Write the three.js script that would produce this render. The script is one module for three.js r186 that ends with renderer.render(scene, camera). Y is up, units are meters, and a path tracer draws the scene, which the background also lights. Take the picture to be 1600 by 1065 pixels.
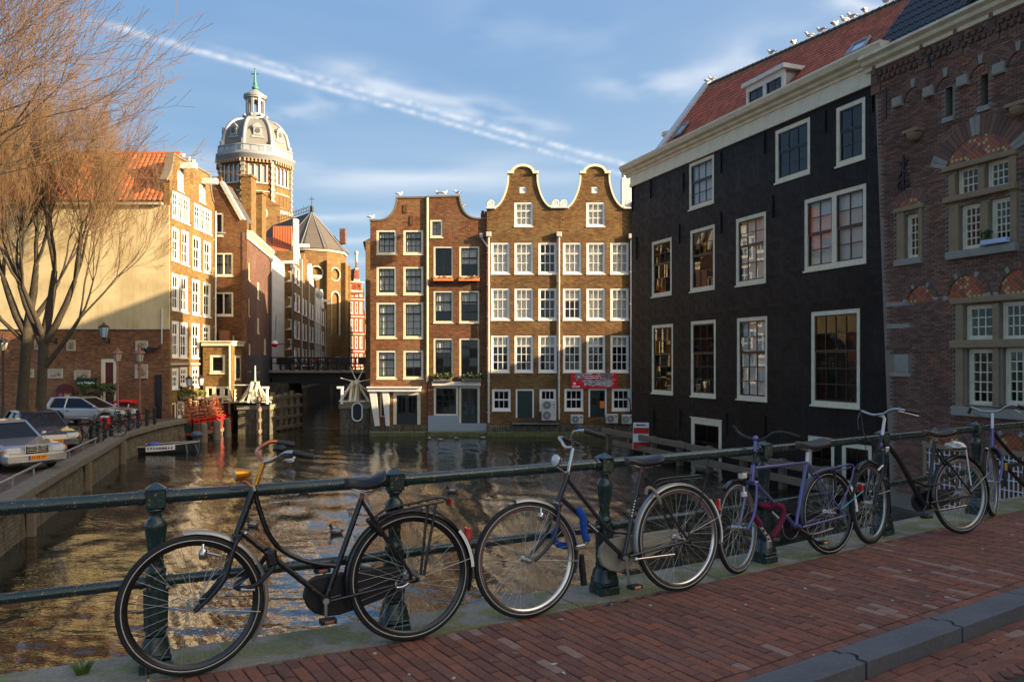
import * as THREE from 'three';
import { mergeGeometries } from 'three/addons/utils/BufferGeometryUtils.js';

// ---------- camera, sky, sun, exposure ----------
const F = 1200, CX = 800, HY = 564, EYE = 1.62;            // pixels of the 1600 x 1065 photograph
const WATER = -2.83, QUAY = -1.65;
const scene = new THREE.Scene();
const camera = new THREE.PerspectiveCamera(2 * Math.atan(532.5 / F) * 180 / Math.PI, 1600 / 1065, 0.1, 2000);
camera.position.set(0, EYE, 0);
camera.setViewOffset(1600, 1065, 0, 532.5 - HY, 1600, 1065);   // level camera, lens shifted up
const renderer = new THREE.WebGLRenderer({ antialias: true });
renderer.toneMapping = THREE.LinearToneMapping;
renderer.toneMappingExposure = 3.5;
renderer.shadowMap.enabled = true;
const SUN = new THREE.Vector3(1, 0.31, 0.29).normalize();
const sunLight = new THREE.DirectionalLight(new THREE.Color().setRGB(1, 0.77, 0.48), 4.4);
sunLight.name = 'sun';
sunLight.position.copy(SUN).multiplyScalar(150).add(new THREE.Vector3(0, 0, -50));
sunLight.target.position.set(0, 0, -50);
sunLight.castShadow = true;
Object.assign(sunLight.shadow.camera, { left: -90, right: 90, top: 60, bottom: -60, near: 1, far: 400 });
sunLight.shadow.mapSize.set(4096, 4096);
scene.add(sunLight, sunLight.target);

// ---------- noise ----------
let _s = 7;
const seed = (n) => { _s = n >>> 0; };
const rnd = () => { _s = (_s + 0x6d2b79f5) | 0; let t = Math.imul(_s ^ (_s >>> 15), 1 | _s); t = (t + Math.imul(t ^ (t >>> 7), 61 | t)) ^ t; return ((t ^ (t >>> 14)) >>> 0) / 4294967296; };
const rr = (a, b) => a + (b - a) * rnd();
const pick = (a) => a[Math.floor(rnd() * a.length)];
const hash = (x, y, k = 0) => { let h = Math.imul(x, 374761393) + Math.imul(y, 668265263) + Math.imul(k, 974634777) | 0; h = Math.imul(h ^ (h >>> 13), 1274126177); h ^= h >>> 16; return (h >>> 0) / 4294967296; };
const sm = (t) => t * t * (3 - 2 * t), clamp = (x, a = 0, b = 1) => Math.min(b, Math.max(a, x)), mix = (a, b, t) => a + (b - a) * t, step = (a, b, x) => sm(clamp((x - a) / (b - a)));
function vnoise(x, y, p = 0, k = 0) {                       // value noise, period p (0: none)
  const ix = Math.floor(x), iy = Math.floor(y), fx = sm(x - ix), fy = sm(y - iy), w = p ? (v) => ((v % p) + p) % p : (v) => v;
  const x0 = w(ix), x1 = w(ix + 1), y0 = w(iy), y1 = w(iy + 1);
  return mix(mix(hash(x0, y0, k), hash(x1, y0, k), fx), mix(hash(x0, y1, k), hash(x1, y1, k), fx), fy);
}
function fbm(x, y, p, o = 4, k = 0) { let s = 0, a = 0.5, n = 0; for (let i = 0; i < o; i++) { s += a * vnoise(x, y, p, k + i); n += a; a *= 0.5; x *= 2; y *= 2; p *= 2; } return s / n; }

// ---------- sky ----------
const SKY = 0.335;
{
  const w = 2048, h = 1024, d = new Float32Array(w * h * 4);
  const plane = (px, py) => { const y = (HY - py) / F, x = (px - CX) / F; return [x / y, 1 / y]; };
  // aircraft trails and cirrus bands: two ends on the cloud layer, width, strength, fade at the ends
  const trails = [
    [[180, 40], [1040, 292], 0.016, 1.0, 0.02, 1], [[150, 36], [560, 153], 0.016, 0.5, 0.1, 0], [[395, 92], [1100, 292], 0.024, 0.9, 0.1, 1],
    [[520, 112], [850, 205], 0.12, 0.65, 0.2, 1], [[430, 185], [545, 152], 0.13, 0.34, 0.3, 2], [[980, 150], [1330, 55], 0.2, 0.5, 0.3, 2], [[1060, 130], [1250, 150], 0.35, 0.22, 0.3, 2],
    [[440, 268], [800, 286], 0.3, 0.4, 0.2, 1], [[380, 290], [1000, 268], 0.35, 0.35, 0.2, 1], [[360, 338], [760, 345], 0.22, 0.5, 0.1, 1], [[360, 376], [760, 378], 0.3, 0.5, 0.1, 1], [[380, 402], [760, 412], 0.35, 0.45, 0.1, 1],
    [[1290, -10], [1390, 25], 0.05, 0.6, 0.05, 1], [[60, 268], [340, 246], 0.4, 0.3, 0.2, 1], [[700, 40], [960, 70], 0.2, 0.14, 0.3, 2],
  ].map(([a, b, ww, st, fd, kind]) => { const A = plane(...a), B = plane(...b), dx = B[0] - A[0], dy = B[1] - A[1], L = Math.hypot(dx, dy); return { A, dx: dx / L, dy: dy / L, L, ww, st, fd, kind }; });
  for (let j = 0; j < h; j++) {
    const up = ((j + 0.5) / h - 0.5) * Math.PI, sy = Math.sin(up), cu = Math.cos(up);
    for (let i = 0; i < w; i++) {
      const ro = ((i + 0.5) / w - 0.5) * 2 * Math.PI, x = Math.cos(ro) * cu, z = Math.sin(ro) * cu, o = (j * w + i) * 4;
      const e = Math.max(0, sy), t = Math.pow(clamp(e / 0.5), 0.62), t2 = clamp((e - 0.42) / 0.58);
      let r = mix(0.42, 0.012, t), g = mix(0.62, 0.195, t), b = mix(0.74, 0.5, t);
      r = mix(r, 0.03, t2); g = mix(g, 0.165, t2); b = mix(b, 0.43, t2);
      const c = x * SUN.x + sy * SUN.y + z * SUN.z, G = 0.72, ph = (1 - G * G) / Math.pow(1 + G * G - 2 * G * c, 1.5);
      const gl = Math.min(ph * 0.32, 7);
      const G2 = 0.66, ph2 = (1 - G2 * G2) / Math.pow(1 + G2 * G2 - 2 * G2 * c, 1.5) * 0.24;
      r += gl * 1.0 + ph2; g += gl * 0.8 + ph2 * 0.77; b += gl * 0.55 + ph2 * 0.42;  // warm sun-side glow, added mostly out of view to fill the shade
      if (sy > 0.01) {
        const k = 1 / sy, X = x * k, Z = -z * k;
        let a = 0;
        for (const q of trails) {
          const ux = X - q.A[0], uy = Z - q.A[1], s = ux * q.dx + uy * q.dy;
          if (s < -q.L * q.fd - 0.1 || s > q.L * (1 + q.fd) + 0.1) continue;
          const wob = (vnoise(s * 1.7 / Math.max(q.ww * 4, 0.3), 3.3, 0, 5) - 0.5) * q.ww * 0.7;
          const tt = (-ux * q.dy + uy * q.dx + wob) / q.ww;
          if (tt * tt > 9) continue;
          const along = step(-q.fd - 0.001, q.fd * 0.6 + 0.001, s / q.L) * (1 - step(1 - q.fd * 0.6, 1 + q.fd + 0.001, s / q.L));
          let n = fbm(s * (q.kind === 2 ? 2.2 : 1.3) / q.ww * 0.45, tt * (q.kind === 2 ? 0.9 : 1.1) + s * 0.4 / q.ww * 0.2, 0, 4, 11);
          n = q.kind === 2 ? clamp((n - 0.36) * 2.6) : q.kind === 1 ? clamp(0.15 + (n - 0.3) * 1.9) : 0.7;
          a = 1 - (1 - a) * (1 - q.st * Math.exp(-tt * tt) * along * n);
        }
        const ci = fbm(X * 0.55 + Z * 0.2, Z * 1.2 - X * 0.3, 0, 5, 31), ci2 = fbm(X * 2.1 + 9, Z * 4.2 - X * 1.2, 0, 4, 51);
        a = 1 - (1 - a) * (1 - clamp((ci - 0.46) * 2.1) * (0.25 + 0.75 * ci2) * 0.2 * step(0, 0.12, sy));
        const lit = 1.02 + gl * 0.8;
        r = mix(r, 0.86 * lit, a); g = mix(g, 0.87 * lit, a); b = mix(b, 0.9 * lit, a);
      }
      if (sy < 0) { const f = 1 - step(-0.25, 0, sy); r = mix(r, 0.1, f); g = mix(g, 0.09, f); b = mix(b, 0.08, f); }
      d[o] = r * SKY; d[o + 1] = g * SKY; d[o + 2] = b * SKY; d[o + 3] = 1;
    }
  }
  const t = new THREE.DataTexture(d, w, h, THREE.RGBAFormat, THREE.FloatType);
  t.mapping = THREE.EquirectangularReflectionMapping; t.magFilter = t.minFilter = THREE.LinearFilter; t.wrapS = THREE.RepeatWrapping; t.needsUpdate = true;
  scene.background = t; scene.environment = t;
}

// ---------- names ----------
const used = new Map();
function numbered(n) { const k = used.get(n) ?? 0; used.set(n, k + 1); return k ? n + '_' + String(k).padStart(3, '0') : n; }
function tag(o, label, category, group) { o.userData.label = label; o.userData.category = category; if (group) o.userData.group = group; return o; }
function thing(name, label, category, group) { const o = new THREE.Group(); o.name = numbered(name); scene.add(o); return tag(o, label, category, group); }
function part(parent, name, geo, mat) { const m = new THREE.Mesh(geo, mat); m.name = name; m.castShadow = m.receiveShadow = true; parent.add(m); return m; }
function solo(name, geo, mat, label, category, group) { const m = part(scene, numbered(name), geo, mat); return tag(m, label, category, group); }
function ground(name, geo, mat) { const m = part(scene, name, geo, mat); m.userData.kind = 'structure'; return m; }
function copyOf(o, label, group) { const c = o.clone(); c.name = numbered(o.name.replace(/_\d{3}$/, '')); c.userData = { ...o.userData }; if (label) c.userData.label = label; if (group) c.userData.group = group; scene.add(c); return c; }

// ---------- geometry ----------
const V = (x, y, z) => new THREE.Vector3(x, y, z), M4 = () => new THREE.Matrix4();
const at = (px, py, Z) => V((px - CX) / F * Z, EYE - (py - HY) / F * Z, -Z);
const groundAt = (px, py, y) => at(px, py, (EYE - y) * F / (py - HY));
const place = (x, y, z, rx = 0, ry = 0, rz = 0, s = 1) => M4().compose(V(x, y, z), new THREE.Quaternion().setFromEuler(new THREE.Euler(rx, ry, rz)), Array.isArray(s) ? V(...s) : V(s, s, s));
function boxGeo(w, h, d) {                                   // uv in metres
  const g = new THREE.BoxGeometry(w, h, d), uv = g.attributes.uv, S = [[d, h], [d, h], [w, d], [w, d], [w, h], [w, h]];
  for (let f = 0; f < 6; f++) for (let k = 0; k < 4; k++) { const i = f * 4 + k; uv.setXY(i, uv.getX(i) * S[f][0], uv.getY(i) * S[f][1]); }
  return g;
}
function bevelBox(w, h, d, b) {
  const s = new THREE.Shape(), x = w / 2 - b, y = h / 2 - b; s.moveTo(-x, -y); s.lineTo(x, -y); s.lineTo(x, y); s.lineTo(-x, y); s.closePath();
  return new THREE.ExtrudeGeometry(s, { depth: d - 2 * b, bevelThickness: b, bevelSize: b, bevelSegments: 1, steps: 1 }).translate(0, 0, -d / 2 + b);
}
const uvScale = (g, a, b) => { const uv = g.attributes.uv; for (let i = 0; i < uv.count; i++) uv.setXY(i, uv.getX(i) * a, uv.getY(i) * b); return g; };
class MB {
  constructor() { this.g = []; }
  add(g, m) { let q = g.index ? g.toNonIndexed() : g.clone(); if (m) q.applyMatrix4(m); for (const k of Object.keys(q.attributes)) if (!['position', 'normal', 'uv'].includes(k)) q.deleteAttribute(k); q.clearGroups(); this.g.push(q); return this; }
  box(x0, y0, z0, x1, y1, z1) { return this.add(boxGeo(Math.abs(x1 - x0), Math.abs(y1 - y0), Math.abs(z1 - z0)), M4().makeTranslation((x0 + x1) / 2, (y0 + y1) / 2, (z0 + z1) / 2)); }
  cbox(x, y, z, w, h, d, rx = 0, ry = 0, rz = 0) { return this.add(boxGeo(w, h, d), place(x, y, z, rx, ry, rz)); }
  bbox(x, y, z, w, h, d, b = 0.01, rx = 0, ry = 0, rz = 0) { return this.add(bevelBox(w, h, d, b), place(x, y, z, rx, ry, rz)); }
  tube(a, b, r0, r1 = r0, n = 8, open = false) {
    const d = b.clone().sub(a), L = d.length(); if (L < 1e-5) return this;
    const g = uvScale(new THREE.CylinderGeometry(r1, r0, L, n, 1, open), 6.2832 * r0, L);
    const m = M4().compose(a.clone().add(b).multiplyScalar(0.5), new THREE.Quaternion().setFromUnitVectors(V(0, 1, 0), d.normalize()), V(1, 1, 1));
    return this.add(g, m);
  }
  line(pts, r, n = 8) { for (let i = 0; i + 1 < pts.length; i++) { this.tube(pts[i], pts[i + 1], r, r, n); if (i) this.ball(pts[i], r * 1.01, n); } return this; }
  curve(pts, r, n = 8, seg = 8 * pts.length, closed = false) { const c = new THREE.CatmullRomCurve3(pts, closed, 'centripetal'); return this.add(uvScale(new THREE.TubeGeometry(c, seg, r, n, closed), c.getLength(), 6.2832 * r)); }
  ball(p, r, n = 8, s) { return this.add(new THREE.SphereGeometry(r, n, Math.max(4, n - 2)), place(p.x, p.y, p.z, 0, 0, 0, s ?? 1)); }
  lathe(prof, n = 16, m) { return this.add(new THREE.LatheGeometry(prof.map(([r, y]) => new THREE.Vector2(r, y)), n), m); }
  ext(pts, depth, m, bevel = 0, holes) {
    const s = new THREE.Shape(pts.map(([x, y]) => new THREE.Vector2(x, y)));
    for (const h of holes ?? []) s.holes.push(new THREE.Path(h.map(([x, y]) => new THREE.Vector2(x, y))));
    return this.add(new THREE.ExtrudeGeometry(s, { depth, bevelEnabled: bevel > 0, bevelThickness: bevel, bevelSize: bevel, bevelOffset: -bevel, bevelSegments: 2, steps: 1, curveSegments: 12 }), m);
  }
  prof(p, x0, x1) { return this.ext(p.map(([z, y]) => [-z, y]), x1 - x0, M4().makeTranslation(x0, 0, 0).multiply(M4().makeRotationY(Math.PI / 2))); }   // [out, up] profile run along x
  quad(a, b, c, d, nu = 1, nv = 1) {                         // four corners, uv in metres
    const g = new THREE.PlaneGeometry(1, 1, nu, nv), p = g.attributes.position, uv = g.attributes.uv, lu = a.distanceTo(b), lv = a.distanceTo(d), q = V(), e = V();
    for (let i = 0; i < p.count; i++) { const s = uv.getX(i), t = uv.getY(i); q.lerpVectors(a, b, s); e.lerpVectors(d, c, s); q.lerp(e, t); p.setXYZ(i, q.x, q.y, q.z); uv.setXY(i, s * lu, t * lv); }
    g.computeVertexNormals(); return this.add(g);
  }
  get empty() { return !this.g.length; }
  geo() { return mergeGeometries(this.g); }
  build(parent, name, mat) { return part(parent, name, this.geo(), mat); }
  top(name, mat, label, category, group) { return solo(name, this.geo(), mat, label, category, group); }
}
const arc = (cx, cy, r, a0, a1, n = 10, ry = r) => Array.from({ length: n + 1 }, (_, i) => { const a = a0 + (a1 - a0) * i / n; return [cx + r * Math.cos(a), cy + ry * Math.sin(a)]; });

// ---------- textures ----------
const lin2s = (x) => x <= 0.0031308 ? 12.92 * x : 1.055 * Math.pow(x, 1 / 2.4) - 0.055;
function tex(w, h, f, metres, srgb = true) {                 // f(x, y) in 0..1 -> [r, g, b] linear or a number
  const d = new Uint8Array(w * h * 4);
  for (let j = 0; j < h; j++) for (let i = 0; i < w; i++) {
    const c = f(i / w, j / h, i, j), o = (j * w + i) * 4;
    for (let k = 0; k < 3; k++) { const v = clamp(typeof c === 'number' ? c : c[k]); d[o + k] = Math.round(255 * (srgb ? lin2s(v) : v)); }
    d[o + 3] = 255;
  }
  const t = new THREE.DataTexture(d, w, h); t.wrapS = t.wrapT = THREE.RepeatWrapping; t.magFilter = THREE.LinearFilter; t.minFilter = THREE.LinearMipmapLinearFilter; t.generateMipmaps = true;
  if (srgb) t.colorSpace = THREE.SRGBColorSpace; t.repeat.set(1 / metres[0], 1 / metres[1]); t.needsUpdate = true; return t;
}
const rgb = (h) => { const c = new THREE.Color(h); return [c.r, c.g, c.b]; };
const mix3 = (a, b, t) => [mix(a[0], b[0], t), mix(a[1], b[1], t), mix(a[2], b[2], t)];
// running-bond brickwork: nb bricks by nc courses on the tile
function brickTex(size, nb, nc, cols, mortar, opt = {}) {
  const list = cols.map(rgb), mo = rgb(mortar), mw = (opt.joint ?? 0.1), P = nb;
  return tex(size, size, (x, y) => {
    const cy = y * nc, r = Math.floor(cy), fy = cy - r, bx = x * nb + (r % 2) * 0.5, bi = Math.floor(bx), fx = bx - bi, id = ((bi % P) + P) % P;
    const h = hash(id, r, 3), h2 = hash(id, r, 8);
    let c = mix3(list[Math.floor(h * list.length)], list[Math.floor(h2 * list.length)], 0.35);
    const g = fbm(x * nb * 3, y * nb * 3, nb * 3, 3, 2), big = fbm(x * 6, y * 6, 6, 4, 17), st = fbm(x * 14, y * 5, 0, 3, 29);
    let k = 0.72 + 0.5 * hash(id, r, 12) * 0.7 + (g - 0.5) * 0.5;
    k *= 0.78 + 0.5 * big;
    c = c.map((v) => v * k);
    const pale = step(0.62, 0.74, big) * 0.22; c = mix3(c, mo, pale * (0.4 + g));
    const j = Math.min(Math.min(fx, 1 - fx) * 3.3, Math.min(fy, 1 - fy)), m = 1 - step(mw * 0.55, mw * 1.25, j + (g - 0.5) * 0.06);
    return mix3(c, mo.map((v) => v * (0.7 + 0.5 * g)), m * (0.55 + 0.45 * hash(id, r, 5)));
  }, opt.metres);
}
const BM = [8.8, 8.448];                                     // 40 bricks x 128 courses
const tBrickRed = brickTex(2048, 40, 128, ['#7d3f24', '#6c3520', '#8a4a2a', '#5d2f20', '#7a4430', '#94552f'], '#8c7a66', { metres: BM });
const tBrickBrown = brickTex(2048, 40, 128, ['#6f4527', '#7c4e2c', '#63391f', '#835a36', '#5a3a26', '#8b5b30'], '#857459', { metres: BM });
const tBrickBump = tex(1024, 1024, (x, y) => {
  const nb = 20, nc = 64, cy = y * nc, r = Math.floor(cy), fy = cy - r, bx = x * nb + (r % 2) * 0.5, bi = Math.floor(bx), fx = bx - bi;
  const j = Math.min(Math.min(fx, 1 - fx) * 3.3, Math.min(fy, 1 - fy));
  return 0.25 + 0.55 * step(0.04, 0.16, j) + 0.12 * hash(((bi % nb) + nb) % nb, r, 4) + 0.14 * (fbm(x * 90, y * 90, 90, 2, 3) - 0.5);
}, [4.4, 4.224], false);
const tStucco = tex(1024, 1024, (x, y) => { const b = fbm(x * 5, y * 5, 5, 5, 3), s = fbm(x * 40, y * 3, 0, 3, 7), f = fbm(x * 60, y * 60, 60, 2, 9); return mix3([0.82, 0.7, 0.44], [0.56, 0.45, 0.26], clamp((b - 0.4) * 2.6) * 0.8 + clamp((s - 0.5) * 2) * 0.5 + (f - 0.5) * 0.16); }, [6, 6]);
const tGrain = tex(512, 512, (x, y) => fbm(x * 24, y * 24, 24, 4, 5), [0.5, 0.5], false);
const tRough = tex(512, 512, (x, y) => 0.35 + 0.6 * fbm(x * 8, y * 8, 8, 5, 15), [1.2, 1.2], false);
const tStone = tex(1024, 1024, (x, y) => {                   // granite edging with moss
  const b = fbm(x * 6, y * 6, 6, 5, 21), f = fbm(x * 120, y * 120, 120, 2, 23), m = fbm(x * 9 + 3, y * 9, 9, 5, 27), sp = vnoise(x * 260, y * 260, 260, 2);
  let c = mix3([0.2, 0.175, 0.14], [0.3, 0.27, 0.215], b); c = c.map((v) => v * (0.68 + 0.6 * f) * (sp > 0.86 ? 1.35 : 1));
  c = mix3(c, [0.15, 0.155, 0.035].map((v) => v * (0.5 + f)), step(0.42, 0.62, m + (f - 0.5) * 0.2) * 0.75); return c;
}, [1.3, 1.3]);
const tWallStone = tex(1024, 1024, (x, y) => {               // old quay masonry
  const nc = 16, cy = y * nc, r = Math.floor(cy), fy = cy - r, bx = x * 8 + (r % 2) * 0.5, bi = Math.floor(bx), fx = bx - bi, h = hash(((bi % 8) + 8) % 8, r, 3);
  const b = fbm(x * 6, y * 6, 6, 5, 31), f = fbm(x * 70, y * 70, 70, 3, 33), s = fbm(x * 26, y * 4, 0, 3, 35);
  let c = mix3([0.12, 0.098, 0.072], [0.24, 0.2, 0.15], h * 0.5 + b * 0.5).map((v) => v * (0.6 + 0.8 * f));
  const j = Math.min(Math.min(fx, 1 - fx) * 2.2, Math.min(fy, 1 - fy)); c = mix3(c, [0.07, 0.06, 0.045], 1 - step(0.04, 0.12, j));
  c = mix3(c, [0.045, 0.05, 0.022], step(0.5, 0.66, s * 0.6 + b * 0.5) * 0.7); return mix3(c, [0.3, 0.28, 0.23], step(0.62, 0.72, fbm(x * 11, y * 9, 0, 4, 39)) * 0.4);
}, [2.0, 1.6]);
const tWood = tex(512, 512, (x, y) => { const g = fbm(x * 4, y * 60, 0, 4, 3), b = fbm(x * 5, y * 5, 5, 3, 6); return mix3([0.1, 0.075, 0.05], [0.24, 0.19, 0.135], g * 0.8 + b * 0.3 - 0.1); }, [1.6, 0.4]);
const tBark = tex(512, 512, (x, y) => { const g = fbm(x * 30, y * 9, 0, 4, 3), b = fbm(x * 4, y * 4, 4, 4, 6); return mix3(mix3([0.045, 0.036, 0.025], [0.14, 0.115, 0.08], g), [0.085, 0.1, 0.03], step(0.45, 0.65, b) * 0.7); }, [1, 1]);
const tPave = brickTex(1024, 24, 48, ['#5c4436', '#4d3a30', '#6a5040', '#584640', '#745a48'], '#3b332c', { metres: [4.8, 4.8], joint: 0.09 });
const tPatch = tex(512, 512, (x, y) => { const b = fbm(x * 3, y * 3, 3, 5, 41), f = fbm(x * 40, y * 40, 40, 3, 43); return 0.62 + 0.34 * b + 0.24 * (f - 0.5); }, [0.9, 0.9]);
const tTar = tex(1024, 1024, (x, y) => { const b = fbm(x * 6, y * 4, 0, 5, 81), s = fbm(x * 50, y * 4, 0, 4, 83), f = fbm(x * 80, y * 80, 80, 2, 85); return 0.0035 + 0.006 * step(0.4, 0.7, b) + 0.006 * step(0.5, 0.72, s) * step(0.45, 0.6, b) + 0.004 * f; }, [7, 7]);
const chips = (base, chip, d, sc) => tex(512, 512, (x, y) => { const a = fbm(x * sc, y * sc, sc, 4, 91), b = vnoise(x * sc * 4, y * sc * 4, sc * 4, 95), f = fbm(x * 60, y * 60, 60, 2, 97); return a * 0.6 + b * 0.4 > d ? chip.map((v) => v * (0.5 + f)) : base.map((v) => v * (0.7 + 0.6 * f)); }, [0.4, 0.4]);
const tRail = chips([0.012, 0.034, 0.032], [0.3, 0.17, 0.08], 0.735, 16), tScratch = chips([0.0085, 0.0085, 0.009], [0.1, 0.06, 0.035], 0.76, 14);
const tDust = tex(512, 512, (x, y) => { const a = fbm(x * 8, y * 8, 8, 5, 71), f = fbm(x * 70, y * 70, 70, 2, 73); return 0.008 + 0.03 * step(0.45, 0.75, a) * f + 0.006 * f; }, [0.4, 0.4]);
const tPaver = tex(512, 512, (x, y) => { const b = fbm(x * 5, y * 5, 5, 5, 61), f = fbm(x * 60, y * 60, 60, 3, 63), s = vnoise(x * 110, y * 110, 110, 65); return clamp(0.5 + 0.5 * b + 0.5 * (f - 0.5) + (s > 0.93 ? 0.22 : 0)); }, [0.42, 0.42]);

// ---------- materials ----------
const lc = (c) => Array.isArray(c) ? new THREE.Color().setRGB(...c) : new THREE.Color(c);
const std = (c, roughness = 0.7, o = {}) => new THREE.MeshStandardMaterial({ color: lc(c), roughness, ...o });
const phy = (c, roughness, o = {}) => new THREE.MeshPhysicalMaterial({ color: lc(c), roughness, ...o });
const brickMat = (map, tint = [1, 1, 1]) => std(tint, 0.88, { map, bumpMap: tBrickBump, bumpScale: 0.012 });
const M = {
  brickA: brickMat(tBrickRed, [0.86, 1.02, 0.75]), brickB: brickMat(tBrickRed, [0.7, 0.84, 0.68]), brickC: brickMat(tBrickBrown, [0.8, 0.93, 0.7]), brickD: brickMat(tBrickBrown, [0.86, 0.98, 0.72]), drum: brickMat(tBrickBrown, [0.75, 0.85, 0.68]),
  brickL: brickMat(tBrickBrown, [1.0, 1.16, 0.76]), brickDark: brickMat(tBrickBrown, [0.72, 0.66, 0.52]), brickPink: brickMat(tBrickRed, [0.62, 0.78, 0.98]), brickWall: brickMat(tBrickBrown, [1.2, 1.22, 1.35]), brickFar: brickMat(tBrickBrown, [0.9, 1.05, 0.82]),
  brickRust: brickMat(tBrickRed, [0.95, 0.6, 0.45]),
  black: phy([1, 0.95, 0.95], 0.75, { specularIntensity: 0.45, map: tTar, bumpMap: tBrickBump, bumpScale: 0.016, roughnessMap: tRough }),
  stucco: std([0.8, 0.78, 0.72], 0.9, { map: tStucco }), whiteWall: std([0.72, 0.7, 0.66], 0.85, { map: tPatch }),
  cream: std([0.9, 0.8, 0.56], 0.5, { map: tPatch }), white: std([0.8, 0.78, 0.72], 0.45), whiteWorn: std([0.84, 0.8, 0.72], 0.6, { map: tPatch }), sash: std([0.012, 0.013, 0.013], 0.35), greenDoor: std([0.008, 0.022, 0.016], 0.3), redDoor: std([0.1, 0.012, 0.01], 0.4), brownDoor: std([0.16, 0.05, 0.02], 0.45),
  glass: phy([0.97, 0.985, 0.98], 0.015, { transmission: 1, thickness: 0, ior: 1.52 }),
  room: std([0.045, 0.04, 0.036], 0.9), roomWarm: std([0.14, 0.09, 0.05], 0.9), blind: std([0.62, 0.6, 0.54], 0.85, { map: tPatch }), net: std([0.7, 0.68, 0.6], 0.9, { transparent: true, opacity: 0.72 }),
  stone: std([0.36, 0.33, 0.27], 0.85, { map: tPatch, bumpMap: tGrain, bumpScale: 0.004 }), stonePale: std([0.55, 0.5, 0.4], 0.85, { map: tPatch }), sandstone: std([0.36, 0.25, 0.14], 0.88, { map: tPatch, bumpMap: tGrain, bumpScale: 0.006 }),
  edging: std([1, 1, 1], 0.9, { map: tStone, bumpMap: tGrain, bumpScale: 0.006 }), quayWall: std([0.8, 0.78, 0.7], 0.85, { map: tWallStone, bumpMap: tGrain, bumpScale: 0.012 }), coping: std([0.19, 0.165, 0.125], 0.85, { map: tPatch, bumpMap: tGrain, bumpScale: 0.005 }),
  wood: std([1, 1, 1], 0.85, { map: tWood, bumpMap: tGrain, bumpScale: 0.006 }), woodGrey: std([1.05, 1.02, 0.95], 0.9, { map: tWood }), bark: std([0.55, 0.52, 0.5], 0.95, { map: tBark, bumpMap: tGrain, bumpScale: 0.02 }), twig: std([0.14, 0.08, 0.036], 0.9),
  tile: std([0.42, 0.1, 0.03], 0.7), lead: std([0.22, 0.23, 0.25], 0.5), leadPale: std([0.62, 0.62, 0.6], 0.45), domeLead: std([0.36, 0.365, 0.37], 0.42, { metalness: 0.2, map: tPatch }), slate: std([0.09, 0.085, 0.085], 0.7, { map: tPatch }), zinc: std([0.32, 0.34, 0.36], 0.4, { metalness: 0.6 }), pipe: std([0.5, 0.48, 0.43], 0.55), pipeDark: std([0.12, 0.13, 0.14], 0.5),
  iron: std([0.012, 0.013, 0.014], 0.5), rail: phy([1, 1, 1], 0.4, { map: tRail, roughnessMap: tRough, clearcoat: 0.35, clearcoatRoughness: 0.25, bumpMap: tGrain, bumpScale: 0.0015 }),
  bikeBlack: phy([1, 1, 1], 0.42, { map: tScratch, roughnessMap: tRough, clearcoat: 0.25, clearcoatRoughness: 0.25 }), rubber: std([1, 0.97, 0.93], 0.8, { map: tDust, bumpMap: tGrain, bumpScale: 0.0008 }), stripe: std([0.55, 0.5, 0.42], 0.5), chrome: std([0.62, 0.6, 0.57], 0.22, { metalness: 1 }), alu: std([0.5, 0.49, 0.47], 0.35, { metalness: 0.9 }), spoke: std([0.6, 0.58, 0.54], 0.3, { metalness: 0.8 }), rustMetal: std([0.3, 0.12, 0.05], 0.6, { metalness: 0.4 }),
  redLens: phy([0.5, 0.012, 0.012], 0.15, { clearcoat: 1 }), amber: phy([0.7, 0.2, 0.03], 0.2, { clearcoat: 1 }), grip: std([0.02, 0.02, 0.02], 0.6), saddle: phy([0.014, 0.013, 0.013], 0.38, { bumpMap: tGrain, bumpScale: 0.0012 }), saddleGrey: std([0.02, 0.02, 0.022], 0.5),
  purple: phy([0.125, 0.118, 0.29], 0.3, { metalness: 0.35, clearcoat: 0.6, clearcoatRoughness: 0.15 }), teal: std([0.02, 0.36, 0.38], 0.4), greyGuard: std([0.36, 0.35, 0.33], 0.35, { metalness: 0.5 }), beige: std([0.3, 0.27, 0.2], 0.5), whitePlastic: std([0.75, 0.73, 0.7], 0.4), gold: phy([0.75, 0.3, 0.03], 0.28, { metalness: 0.75 }), rustBar: phy([0.5, 0.16, 0.06], 0.32, { metalness: 0.6 }),
  red: std([0.55, 0.015, 0.012], 0.45), green: std([0.01, 0.06, 0.045], 0.5), leaf: std([0.05, 0.085, 0.02], 0.85), leafGold: std([0.12, 0.13, 0.025], 0.85), plastic: std([0.5, 0.5, 0.48], 0.45), dark: std([0.01, 0.01, 0.01], 0.7),
  feather: std([0.75, 0.74, 0.72], 0.8), featherGrey: std([0.34, 0.35, 0.37], 0.8), duckBody: std([0.16, 0.12, 0.085], 0.8), duckPale: std([0.42, 0.39, 0.34], 0.8), beak: std([0.5, 0.2, 0.03], 0.6),
};
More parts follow.
